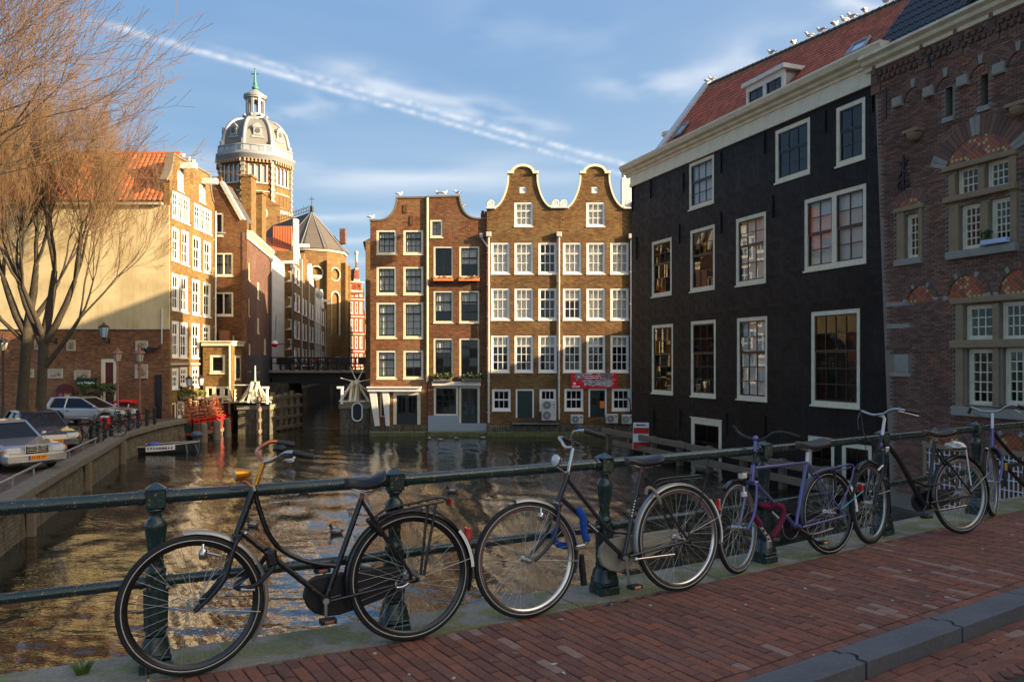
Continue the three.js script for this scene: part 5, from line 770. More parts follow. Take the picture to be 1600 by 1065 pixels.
// ---------- church, far houses, canal bridge and lock ----------
seed(501);
{
  const Z = 142, p = at(398.5, 600, Z), t = thing('church_dome', 'large octagonal church dome with a pale lead roof, lantern and green cross', 'church'); t.position.set(p.x, WATER, p.z);
  const y = (py) => EYE + (HY - py) * (Z - 6.2 * clamp((py - 150) / 60)) / F - WATER, R = 6.6, oct = (r, h, y0, rt = r) => { const g = new THREE.CylinderGeometry(rt, r, h, 8, 1); g.rotateY(0); g.translate(0, y0 + h / 2, 0); return g; };
  const fw = 2 * R * Math.sin(Math.PI / 8), ap = R * Math.cos(Math.PI / 8), d0 = y(324), d1 = y(249);
  new MB().add(oct(R - 0.7, d1 - d0, d0)).build(t, 'inner_wall', M.room);
  const holeArch = (cx, w, b, h) => [[cx - w / 2, b], [cx + w / 2, b], ...arc(cx, b + h - w / 2, w / 2, 0, Math.PI, 8)];
  const wy = y(283), wh = y(255.5) - wy;
  for (let k = 0; k < 8; k++) {                                // eight faces, a corner towards the viewer
    const a = Math.PI / 8 + k * Math.PI / 4, m = M4().makeRotationY(a).multiply(M4().makeTranslation(0, 0, ap - 0.45));
    const outline = [[-fw / 2, d0], [fw / 2, d0], [fw / 2, d1], [-fw / 2, d1]], holes = [-1.05, 0, 1.05].map((x) => holeArch(x, 0.78, wy, wh));
    const w = new MB().ext(outline, 0.45, m, 0, holes).build(t, 'drum_wall', M.drum);
    new MB().ext([[-fw / 2 + 0.9, d0 + 0.5], [fw / 2 - 0.9, d0 + 0.5], [fw / 2 - 0.9, wy - 0.6], [-fw / 2 + 0.9, wy - 0.6]], 0.06, m.clone().multiply(M4().makeTranslation(0, 0, 0.45)), 0, [[[-1.35, d0 + 0.8], [-0.55, d0 + 0.8], [-0.55, wy - 1.5], [-1.35, wy - 1.5]], [[-0.4, d0 + 0.8], [0.4, d0 + 0.8], [0.4, wy - 1.5], [-0.4, wy - 1.5]], [[0.55, d0 + 0.8], [1.35, d0 + 0.8], [1.35, wy - 1.5], [0.55, wy - 1.5]]]).build(w, 'panel_frame', M.brickL);
    const st = new MB(); st.bbox(0, 0, 0, 0.01, 0.01, 0.01, 0.001); for (const x of [-1.575, -0.525, 0.525, 1.575]) st.add(boxGeo(0.22, wh, 0.12), m.clone().multiply(M4().makeTranslation(x, wy + wh / 2, 0.47))); st.add(boxGeo(3.6, 0.25, 0.25), m.clone().multiply(M4().makeTranslation(0, wy - 0.13, 0.5))); st.add(boxGeo(4.0, 0.2, 0.16), m.clone().multiply(M4().makeTranslation(0, wy - 1.6, 0.5))); st.add(boxGeo(4.0, 0.2, 0.16), m.clone().multiply(M4().makeTranslation(0, wy + wh + 0.55, 0.5))); st.build(w, 'stone_trim', M.stonePale);
    for (const x of [-1.05, 0, 1.05]) { const g = new THREE.ShapeGeometry(new THREE.Shape(holeArch(x, 0.8, wy, wh).map(([u, v]) => new THREE.Vector2(u, v)))); g.applyMatrix4(m.clone().multiply(M4().makeTranslation(0, 0, 0.22))); part(w, 'pane', g, phy([0.25, 0.28, 0.3], 0.12, { clearcoat: 1 })); }
    const cn = new MB(), c = k * Math.PI / 4; for (let i = 0; i < 16; i++) cn.add(boxGeo(i % 2 ? 0.55 : 0.8, (d1 - d0) / 16 - 0.02, i % 2 ? 0.55 : 0.8), M4().makeRotationY(c).multiply(M4().makeTranslation(0, d0 + (i + 0.5) * (d1 - d0) / 16, R - 0.15))); cn.build(t, 'corner_quoin', M.stone);
  }
  { const m = new MB(); for (let k = 0; k < 8; k++) for (let i = 0; i < 8; i++) m.add(boxGeo(0.3, 0.6, 0.7), M4().makeRotationY(Math.PI / 8 + k * Math.PI / 4).multiply(M4().makeTranslation(-fw / 2 + (i + 0.5) * fw / 8, d1 - 0.1, ap + 0.25))); m.build(t, 'corbel', M.sandstone); }
  const c0 = y(249), c1 = y(241.5), b1 = y(226);
  new MB().add(oct(6.9, c1 - c0, c0 + 0.2, 7.45)).add(oct(7.45, 0.25, c1 + 0.2)).build(t, 'cornice', M.domeLead);
  { const bal = new MB().add(oct(6.9, b1 - c1 - 0.3, c1 + 0.45)).add(oct(7.05, 0.2, b1)).build(t, 'balustrade', M.domeLead); const m = new MB(), w2 = 2 * 6.9 * Math.sin(Math.PI / 8), a2 = 6.9 * Math.cos(Math.PI / 8); for (let k = 0; k < 8; k++) for (let i = 0; i < 4; i++) m.add(boxGeo(w2 / 4 - 0.35, 0.9, 0.1), M4().makeRotationY(Math.PI / 8 + k * Math.PI / 4).multiply(M4().makeTranslation(-w2 / 2 + (i + 0.5) * w2 / 4, (c1 + b1) / 2 + 0.35, a2))); m.build(bal, 'panel', M.zinc); }
  // curved dome with ribs and dormers
  const h0 = b1 + 0.15, h1 = y(181.5), rad = (s) => mix(6.1, 2.05, 1 - Math.sqrt(Math.max(0, 1 - Math.pow(s, 2.1)))) , prof = []; for (let i = 0; i <= 14; i++) prof.push([rad(i / 14), h0 + (h1 - h0) * i / 14]);
  new MB().lathe(prof, 8).build(t, 'dome_roof', std([0.2, 0.19, 0.17], 0.6, { map: tPatch, flatShading: true }));
  for (let k = 0; k < 8; k++) { const a = k * Math.PI / 4, rb = prof.map(([r, yy]) => V(Math.sin(a) * (r + 0.05), yy, Math.cos(a) * (r + 0.05))); new MB().curve(rb, 0.36, 6, 24).bbox(Math.sin(a) * 6.3, h0 + 0.4, Math.cos(a) * 6.3, 0.7, 1.2, 0.7, 0.1, 0, a).build(t, 'dome_rib', M.domeLead);
    const f = a + Math.PI / 8, s = 0.45, r = rad(s) * 0.925, yy = mix(h0, h1, s), m = M4().makeRotationY(f).multiply(M4().makeTranslation(0, yy, r)); const dm = new MB().add(bevelBox(1.5, 1.7, 1.4, 0.06), m.clone().multiply(M4().makeTranslation(0, -0.1, -0.3))).ext([[-0.95, 0.6], [0.95, 0.6], [0.5, 1.15], [0, 1.5], [-0.5, 1.15]], 0.5, m).ext([[-1.2, -1.2], [1.2, -1.2], [0.8, -0.7], [-0.8, -0.7]], 0.4, m).build(t, 'dormer', M.domeLead); new MB().add(new THREE.CylinderGeometry(0.45, 0.45, 0.1, 14), m.clone().multiply(M4().makeTranslation(0, 0.05, 0.43)).multiply(M4().makeRotationX(Math.PI / 2))).build(dm, 'pane', M.slate); }
  // lantern
  const l0 = h1, l1 = y(173), l2 = y(153.5), l3 = y(149), l4 = y(140), lm = new MB().add(oct(2.3, 0.5, l0 - 0.1)).add(oct(1.75, l1 - l0 - 0.3, l0 + 0.35)).add(oct(2.05, 0.3, l2 - 0.1)).add(oct(2.2, 0.3, l2 + 0.2)).add(oct(1.8, l4 - l3, l3, 0.35)); for (let k = 0; k < 8; k++) { const a = k * Math.PI / 4; lm.add(boxGeo(0.42, l2 - l1 + 0.2, 0.42), M4().makeRotationY(a).multiply(M4().makeTranslation(0, (l1 + l2) / 2, 1.5))); lm.ball(V(Math.sin(a) * 2.1, l1 - 0.5, Math.cos(a) * 2.1), 0.35, 7); } 
  for (let k = 0; k < 8; k++) { const m = M4().makeRotationY(Math.PI / 8 + k * Math.PI / 4).multiply(M4().makeTranslation(0, 0, 1.25)); lm.ext([[-0.5, l2 - 0.9], [-0.5, l2], [0.5, l2], [0.5, l2 - 0.9], ...arc(0, l2 - 0.9, 0.38, 0, Math.PI, 6)], 0.25, m); } lm.build(t, 'lantern', M.domeLead);
  const gr = std([0.06, 0.2, 0.13], 0.6), f0 = y(140); new MB().lathe([[0, 0], [0.5, 0.1], [0.62, 0.5], [0.3, 0.8], [0.25, 1.0], [0.45, 1.2], [0, 1.5]], 10, place(0, f0 - 0.1, 0)).tube(V(0, f0, 0), V(0, y(108), 0), 0.14, 0.1, 8).tube(V(-0.72, y(115.5), 0), V(0.72, y(115.5), 0), 0.1, 0.1, 8).ball(V(0, y(107.5), 0), 0.18).tube(V(0, f0 + 1.2, 0.1), V(0, y(113), 0.15), 0.26, 0.16, 8).build(t, 'cross', gr);
  // base block below the drum, with a round window
  new MB().add(oct(6.9, d0, 0)).build(t, 'base', M.drum); new MB().add(oct(7.1, 0.7, d0 - 0.6)).build(t, 'string_course', M.stone);
  { const f = M4().makeRotationY(0.35), yy = y(334); const b = new MB().add(bevelBox(5.6, 12, 3, 0.1), f.clone().multiply(M4().makeTranslation(1.2, yy - 4.6, 6.4))).ext([[-2.8, 0], [2.8, 0], [0, 1.6]], 3, f.clone().multiply(M4().makeTranslation(1.2, yy + 1.4, 4.9))).build(t, 'side_gable', M.brickFar); new MB().add(new THREE.TorusGeometry(1.1, 0.16, 6, 24), f.clone().multiply(M4().makeTranslation(0.6, yy, 7.92))).build(b, 'round_frame', M.stonePale); new MB().add(new THREE.CircleGeometry(1.05, 24), f.clone().multiply(M4().makeTranslation(0.6, yy, 7.925))).build(b, 'pane', phy([0.5, 0.5, 0.46], 0.25)); }
}
{ // choir with the polygonal roof
  const Z = 120, p = at(487, 600, Z), t = thing('church_choir', 'brown brick church choir with a grey polygonal roof and round blind windows', 'church'); t.position.set(p.x, WATER, p.z);
  const y = (py) => EYE + (HY - py) * (Z - 4.6 * clamp((py - 335) / 30)) / F - WATER, R = 5.3, e = y(391), ap = y(330), n = 10, wl = R * 2 * Math.sin(Math.PI / n), a2 = R * Math.cos(Math.PI / n);
  for (let k = 0; k < 7; k++) { const a = (k - 1.4) * 2 * Math.PI / n, m = M4().makeRotationY(a).multiply(M4().makeTranslation(0, 0, a2 - 0.4)), ho = [[-0.75, 8.6], [0.75, 8.6], ...arc(0, 14.2, 0.75, 0, Math.PI, 8)], w = new MB().ext([[-wl / 2, 0], [wl / 2, 0], [wl / 2, e], [-wl / 2, e]], 0.4, m, 0, [ho, arc(0, e - 3.4, 0.95, 0, Math.PI * 2, 18).slice(0, -1)]).build(t, 'choir_wall', M.brickFar);
    new MB().add(boxGeo(2.4, 14, 0.1), m.clone().multiply(M4().makeTranslation(0, 14, 0.05))).build(w, 'blind_panel', M.brickL); new MB().add(new THREE.TorusGeometry(1.0, 0.12, 6, 22), m.clone().multiply(M4().makeTranslation(0, e - 3.4, 0.42))).ext([[-1.0, 8.4], [-0.75, 8.4], [-0.75, 14.2], ...arc(0, 14.2, 0.75, Math.PI, 0, 8), [0.75, 8.4], [1.0, 8.4], [1.0, 14.2], ...arc(0, 14.2, 1.0, 0, Math.PI, 8)], 0.12, m.clone().multiply(M4().makeTranslation(0, 0, 0.38))).build(w, 'stone_trim', M.stonePale);
    { const b = a + Math.PI / n; new MB().add(bevelBox(0.8, e - 1.5, 1.1, 0.06), M4().makeRotationY(b).multiply(M4().makeTranslation(0, (e - 1.5) / 2, R + 0.15))).build(t, 'buttress', M.brickL); } }
  new MB().add(new THREE.CylinderGeometry(R + 0.35, R + 0.2, 0.4, n).rotateY(0.06).translate(0, e + 0.1, 0)).build(t, 'eaves', M.stonePale);
  const B = at(425, 333, 132), bx = B.x - p.x, bz = B.z - p.z, nx = -bz, nz = bx, L = Math.hypot(bx, bz), ox = -nx / L * 5.4, oz = -nz / L * 5.4, s = oz > 0 ? 1 : -1;
  new MB().add(new THREE.ConeGeometry(R + 0.5, ap - e - 0.25, n).rotateY(0.06).translate(0, e + 0.28 + (ap - e - 0.25) / 2, 0)).quad(V(bx + s * ox, e + 0.3, bz + s * oz), V(s * ox, e + 0.3, s * oz), V(0, ap - 0.05, 0), V(bx, ap - 0.1, bz)).quad(V(bx - s * ox, e + 0.3, bz - s * oz), V(-s * ox, e + 0.3, -s * oz), V(0, ap - 0.05, 0), V(bx, ap - 0.1, bz)).build(t, 'roof', std([0.11, 0.093, 0.08], 0.85, { map: tPatch, flatShading: true }));
  new MB().quad(V(bx + s * ox, 0, bz + s * oz), V(s * ox, 0, s * oz), V(s * ox, e + 0.3, s * oz), V(bx + s * ox, e + 0.3, bz + s * oz)).build(t, 'nave_wall', M.brickFar);
  const hip = new MB(); for (let k = 0; k < 6; k++) { const b = (k - 0.9) * 2 * Math.PI / n - 0.1; hip.tube(V(0, ap, 0), V(Math.sin(b) * (R + 0.5), e + 0.35, Math.cos(b) * (R + 0.5)), 0.06, 0.06, 5); } hip.build(t, 'hip_roll', M.lead);
  const cr = new MB().tube(V(0, ap, 0), V(0, ap + 2.4, 0), 0.1, 0.05, 6).tube(V(-0.4, ap + 1.9, 0), V(0.4, ap + 1.9, 0), 0.05, 0.05, 5).bbox(0, ap + 0.3, 0, 0.5, 0.9, 0.5, 0.05); for (let i = 1; i < 14; i++) { const f = i / 16, q = V(bx * f, ap, bz * f); cr.tube(q, q.clone().setY(ap + (i % 3 ? 1.0 : 1.5)), 0.04, 0.03, 5); const q2 = V(bx * (f + 0.03), ap + 0.55, bz * (f + 0.03)); cr.add(new THREE.TorusGeometry(0.22, 0.04, 4, 10), place(q2.x, q2.y, q2.z)); } cr.tube(V(0, ap + 0.95, 0), V(bx * 0.85, ap + 0.95, bz * 0.85), 0.035, 0.035, 5).tube(V(0, ap + 0.2, 0), V(bx * 0.85, ap + 0.2, bz * 0.85), 0.035, 0.035, 5).build(t, 'ridge_cresting', M.iron);
  { const q = at(529, 390, 118), w = new MB().bbox(q.x - p.x, e + 3.0, q.z - p.z - 3, 0.9, 2.4, 0.9, 0.05).build(t, 'chimney', M.brickPink); }
}
{ // red house with white bands at the far end of the side canal
  const H = new House('banded_house', 'red brick gabled house with white stone bands at the far end of the side canal', [at(545, 600, 128).x, -128], [1, -0.55], WATER - 0.3);
  const W = H.q(569, 600)[0], v = H.q(556, 446)[1]; for (let r = 0; r < 5; r++) for (let c = 0; c < 3; c++) H.window([W * (0.1 + c * 0.3), 4 + r * 2.9, W * (0.28 + c * 0.3), 6 + r * 2.9], { fw: 0.09, frame: M.whiteWorn, lights: [[1, 1, 2]], sill: 0.05 });
  H.wall([[0, 0], [W, 0], [W, v - 1.2], [W * 0.86, v - 1], [W * 0.82, v + 0.6], [W * 0.68, v + 0.9], [W * 0.64, v + 2.6], [W * 0.57, v + 2.8], [W * 0.5, v + 4.3], [W * 0.43, v + 2.8], [W * 0.36, v + 2.6], [W * 0.32, v + 0.9], [W * 0.18, v + 0.6], [W * 0.14, v - 1], [0, v - 1.2]], M.brickRust, 0.4);
  const m = new MB(); for (let r = 0; r < 6; r++) m.box(0.01, 3.4 + r * 2.9, 0.003, W - 0.01, 3.58 + r * 2.9, 0.1); for (const [a, b, h] of [[0.12, 0.88, v - 1.0], [0.3, 0.7, v + 0.85], [0.41, 0.59, v + 2.75]]) m.box(W * a, h - 0.1, -0.42, W * b, h + 0.22, 0.12); m.bbox(W * 0.5, v + 4.6, -0.2, 0.4, 1.4, 0.4, 0.08).ball(V(W * 0.5, v + 5.5, -0.2), 0.35); m.build(H.t, 'stone_band', M.stonePale);
  new MB().box(0.02, 0, -9, W - 0.02, v - 1.5, -2).build(H.t, 'inner_wall', M.room); new MB().quad(V(-0.1, v - 2, -0.5), V(W / 2, v + 3, -0.5), V(W / 2, v + 3, -12), V(-0.1, v - 2, -12)).quad(V(W + 0.1, v - 2, -0.5), V(W / 2, v + 3, -0.5), V(W / 2, v + 3, -12), V(W + 0.1, v - 2, -12)).build(H.t, 'roof', M.slate);
  const G = new House('plain_house', 'low white and grey house standing left of the far banded red house', [at(538, 600, 132).x, -132], [1, 0], WATER - 0.3); const w2 = G.q(554, 600)[0], g1 = G.q(545, 466)[1]; for (let r = 0; r < 4; r++) G.window([w2 * 0.55, 4 + r * 2.6, w2 * 0.85, 5.7 + r * 2.6], { fw: 0.14, lights: [[1, 1, 1]] }); G.wall([[0, 0], [w2, 0], [w2, g1], [0, g1]], M.cream, 0.4); new MB().box(0.02, 0, -6, w2 - 0.02, g1 - 0.2, -1).build(G.t, 'inner_wall', M.room); new MB().quad(V(-0.1, g1, 0.1), V(w2, g1, 0.1), V(w2, g1 + 3.2, -3.5), V(-0.1, g1 + 3.2, -3.5)).build(G.t, 'roof', M.slate);
  const E = new House('end_house', 'pale narrow house in the gap between the banded house and the brick row', [at(567, 600, 150).x, -150], [1, 0], WATER - 0.3); const w3 = E.q(584, 600)[0], h3 = E.q(570, 500)[1]; for (let r = 0; r < 4; r++) E.window([w3 * 0.2, 4 + r * 3, w3 * 0.5, 6 + r * 3], { fw: 0.15, lights: [[1, 1, 2]] }); E.wall([[0, 0], [w3, 0], [w3, h3], [w3 * 0.6, h3 + 1.6], [0, h3 + 0.6]], M.brickFar, 0.4); new MB().box(0.02, 0, -6, w3 - 0.02, h3 - 0.2, -1).build(E.t, 'inner_wall', M.room);
}
// side canal quays, bridge
{
  const Z = 60, xl = at(424, 580, Z).x, xr = at(584, 580, Z).x, top = EYE - (578.5 - HY) * Z / F, t = thing('canal_bridge', 'low dark bridge with iron railing across the side canal in the background', 'bridge'); t.position.set((xl + xr) / 2, top, -Z); const w = xr - xl;
  new MB().bbox(0, -0.1, -2, w + 1, 0.2, 4.4, 0.02).build(t, 'deck', M.stone); new MB().bbox(0, -0.62, -2, w, 0.84, 3.8, 0.02).build(t, 'girder', std([0.03, 0.028, 0.026], 0.7)); 
  for (const [x, q] of [[-w / 2 + 0.55, 1.5], [w / 2 - 0.2, 2.6]]) new MB().bbox(x, -2.4, -2, q, 2.9, 4, 0.03).build(t, 'abutment', M.quayWall);
  const posts = 11; for (let i = 0; i <= posts; i++) new MB().bbox(-w / 2 + w * i / posts, 0.5, 0, 0.12, 1.0, 0.12, 0.02).build(t, 'railing_post', M.iron);
  new MB().tube(V(-w / 2, 1.0, 0), V(w / 2, 1.0, 0), 0.045).tube(V(-w / 2, 0.55, 0), V(w / 2, 0.55, 0), 0.035).tube(V(-w / 2, 1.0, -3.9), V(w / 2, 1.0, -3.9), 0.045).tube(V(-w / 2, 0.5, -3.9), V(w / 2, 0.5, -3.9), 0.035).build(t, 'rail', M.iron);
  for (const [x, ww] of [[-w / 2 + 1.0, 1.2], [w / 2 - 2.3, 0.9], [w / 2 - 0.7, 1.0]]) new MB().bbox(x, 0.72, 0.06, ww, 0.52, 0.08, 0.02).build(t, 'name_board', M.iron);
  for (let i = 0; i < posts; i++) new MB().tube(V(-w / 2 + w * (i + 0.5) / posts, 0, -3.9), V(-w / 2 + w * (i + 0.5) / posts, 1, -3.9), 0.04, 0.04, 6).build(t, 'railing_post', M.iron);
  K.bridge = { xl, xr, top, Z };
}
{ // quay wall running down the left of the side canal
  const m = new MB(), pts = [at(421, 640, 46.5), at(452, 640, 62), at(490, 640, 80), at(530, 640, 105), at(566, 640, 150)].map((v) => [v.x, v.z]); for (let i = 0; i + 1 < pts.length; i++) { const [a, b] = [pts[i], pts[i + 1]]; m.quad(V(a[0], WATER - 0.5, a[1]), V(b[0], WATER - 0.5, b[1]), V(b[0], -0.9, b[1]), V(a[0], -0.9, a[1])); m.quad(V(a[0], -0.9, a[1]), V(b[0], -0.9, b[1]), V(b[0] - 3, -0.9, b[1]), V(a[0] - 3, -0.9, a[1])); } ground('canal_wall', m.geo(), M.quayWall);
}
{ // lock piers with their white timber windlasses
  const pier = (px0, px1, py, Z, label) => { const a = at(px0, py, Z), b = at(px1, py, Z), t = thing('lock_pier', label, 'pier', 'stone piers of the canal lock'); t.position.set((a.x + b.x) / 2, WATER - 0.5, a.z); const w = b.x - a.x, h = a.y - WATER + 0.5; 
    for (let r = 0; r < 3; r++) { const n = r % 2 ? 2 : 3; for (let i = 0; i < n; i++) new MB().bbox(-w / 2 + w * (i + 0.5) / n, 0.2 + (h - 0.5) * (r + 0.5) / 3, -0.8, w / n - 0.015, (h - 0.5) / 3 - 0.012, 1.6, 0.015).build(t, 'stone', M.quayWall); } new MB().bbox(0, h - 0.17, -0.8, w + 0.12, 0.3, 1.75, 0.03).build(t, 'coping', M.edging); return [t, h, w]; };
  const windlass = (px, py, Z, label, spokes) => { const p = at(px, py, Z), t = thing('windlass', label, 'windlass', 'white timber windlasses of the lock'); t.position.set(p.x, p.y, p.z - 0.5); t.scale.setScalar(0.86); const h = 1.5, m = new MB(); for (const x of [-0.35, 0.35]) m.bbox(x * 0.5, h / 2, 0, 0.22, h, 0.2, 0.02).add(bevelBox(0.16, 1.65, 0.16, 0.02), place(x * 0.5, h * 0.48, 0.48, -0.6)).add(bevelBox(0.16, 1.65, 0.16, 0.02), place(x * 0.5, h * 0.48, -0.48, 0.6)); m.add(bevelBox(0.17, 1.6, 0.17, 0.02), place(-0.6, h * 0.45, 0.1, 0, 0, -0.55)).add(bevelBox(0.17, 1.6, 0.17, 0.02), place(0.6, h * 0.45, 0.1, 0, 0, 0.55)); m.build(t, 'trestle', M.cream); new MB().bbox(0, 0.06, 0.0, 2.2, 0.12, 0.26, 0.02).bbox(0, 0.06, 0.4, 1.6, 0.12, 0.2, 0.02).build(t, 'base_beam', M.cream); t.scale.setScalar(0.88);
    if (spokes) { const s = new MB(); s.tube(V(0.25, h - 0.1, 0.15), V(0.25, h - 0.1, 0.75), 0.16, 0.16, 12); for (let i = 0; i < 7; i++) { const a = i * 2 * Math.PI / 7 + 0.2; s.tube(V(0.25, h - 0.1, 0.55 + (i % 2) * 0.1), V(0.25 + 1.15 * Math.cos(a), h - 0.1 + 1.15 * Math.sin(a), 0.55 + (i % 2) * 0.1), 0.045, 0.03, 6); } s.build(t, 'spoked_wheel', M.cream); } else { new MB().tube(V(0, h, 0), V(0, h + 1.1, 0), 0.06, 0.04, 6).tube(V(0, h - 0.25, 0), V(-1.5, h - 0.25, 0.1), 0.05, 0.04, 6).build(t, 'bar', M.whiteWorn); } };
  pier(371, 420, 632, 46.8, 'low stone lock pier beside the small brick annexe'); const [rp, h, w] = pier(531, 577.5, 630, 46.6, 'low stone lock pier with a white oval ring beside the reddish end house');
  windlass(394, 630, 46.8, 'white timber windlass with one upright bar on the left lock pier', false); windlass(552, 628.5, 46.6, 'white timber windlass with radiating spokes on the right lock pier', true);
  { const ov = new MB(), pts = []; const rw = 0.3, rh = 0.24; for (let i = 0; i < 24; i++) { const a = i / 24 * 2 * Math.PI; pts.push(V(rw * Math.cos(a), rh * Math.sign(Math.sin(a)) + rw * Math.sin(a), 0)); } const p = at(558, 643.5, 46.6 - 0.08), t = thing('lock_signal', 'white oval ring around a dark signal plate on the right lock pier', 'sign'); t.position.copy(p); ov.curve(pts, 0.05, 6, 60, true).build(t, 'ring', M.white); new MB().bbox(0, 0, -0.02, 0.5, 0.95, 0.08, 0.02).build(t, 'plate', M.iron); }
  for (const [x0, x1, y0, Z, l] of [[414, 421, 608, 46.5, 'white painted timber post and rail on the left lock pier edge'], [531, 538, 604, 46.4, 'white painted timber post and rail on the right lock pier edge']]) { const p = at(x0 + 3, 630, Z), t = thing('lock_post', l, 'post'); t.position.copy(p); new MB().bbox(0, 0.45, 0, 0.14, 1.0, 0.14, 0.02).bbox(-0.1, 0.95, 0, 0.4, 0.14, 0.2, 0.02).build(t, 'post', M.white); }
  { const p = at(436, 640, 49), t = thing('lock_gate', 'dark timber lock gate open against the left canal wall', 'lock gate'); t.position.set(p.x, WATER - 0.3, p.z); t.rotation.y = 1.35; for (let i = 0; i < 7; i++) new MB().bbox(-2.4 + i * 0.8, 1.3, 0, 0.2, 2.6 + (i % 3) * 0.2, 0.25, 0.02).build(t, 'upright', M.wood); for (let i = 0; i < 4; i++) new MB().bbox(0, 0.5 + i * 0.65, 0.12, 5.4, 0.22, 0.12, 0.02).build(t, 'rail', M.wood); }
  { const p = at(429, 537, 54), t = thing('ball_sign', 'hanging ball, white above and red below, on an iron bracket by the white flank wall', 'sign'); t.position.copy(p); const r = 5.3 * 54 / F; part(t, 'white_half', new THREE.SphereGeometry(r, 20, 10, 0, 6.2832, 0, Math.PI / 2), M.white); part(t, 'red_half', new THREE.SphereGeometry(r * 1.003, 20, 10, 0, 6.2832, Math.PI / 2, Math.PI / 2), M.red); new MB().tube(V(0, 0, 0), V(1.3, -0.05, -0.4), 0.03).tube(V(0, r, 0), V(0, 2.0, -0.3), 0.02).build(t, 'bracket', M.iron); }
}
// ---------- water, quay, square ----------
{
  const nx = 330, nz = 430, pos = new Float32Array((nx + 1) * (nz + 1) * 3), uv = new Float32Array((nx + 1) * (nz + 1) * 2), idx = [];
  const wave = (x, z, d) => { let h = 0; const k = clamp(1.25 - d / 85, 0.4, 1); const W = [[0.9, 0.012, 1.3], [0.62, 0.009, -0.5], [0.41, 0.0065, 2.2], [1.7, 0.014, 0.3], [0.29, 0.004, 1.0], [2.6, 0.012, -1.1], [0.5, 0.006, 0.1]]; W.forEach(([L, a, t], i) => { const q = 2 * Math.PI / L, n = 2.2 * vnoise(x * 0.35 + i * 7, z * 0.35, 0, 90 + i); h += a * Math.sin(q * (x * Math.sin(t) + z * Math.cos(t)) + n * 4) * (0.35 + 1.1 * vnoise(x * 0.22 + i * 3, z * 0.22 + 5, 0, 80 + i)); }); return h * k * (0.4 + 0.62 * step(0.3, 0.7, fbm(x * 0.16 + 3, z * 0.16, 0, 3, 97))); };
  for (let j = 0; j <= nz; j++) { const Z = 2.4 * Math.pow(230 / 2.4, j / nz); for (let i = 0; i <= nx; i++) { const x = (i / nx - 0.5) * 2.0 * Z, o = j * (nx + 1) + i; pos[o * 3] = x; pos[o * 3 + 1] = WATER + (Z < 75 ? wave(x, Z, Z) : 0); pos[o * 3 + 2] = -Z; uv[o * 2] = x; uv[o * 2 + 1] = -Z; if (i < nx && j < nz) idx.push(o, o + 1, o + nx + 1, o + 1, o + nx + 2, o + nx + 1); } }
  const g = new THREE.BufferGeometry(); g.setAttribute('position', new THREE.BufferAttribute(pos, 3)); g.setAttribute('uv', new THREE.BufferAttribute(uv, 2)); g.setIndex(idx); g.computeVertexNormals();
  const b = tex(1024, 1024, (x, y) => 0.5 * fbm(x * 26, y * 26, 26, 3, 201) + 0.3 * fbm(x * 60 + 3 * vnoise(x * 9, y * 9, 9, 3), y * 60, 0, 2, 205) + 0.2 * vnoise(x * 12, y * 12, 12, 209), [3.1, 2.5], false);
  ground('water', g, phy([0.012, 0.013, 0.008], 0.03, { ior: 2.0, bumpMap: b, bumpScale: 0.009 }));
}
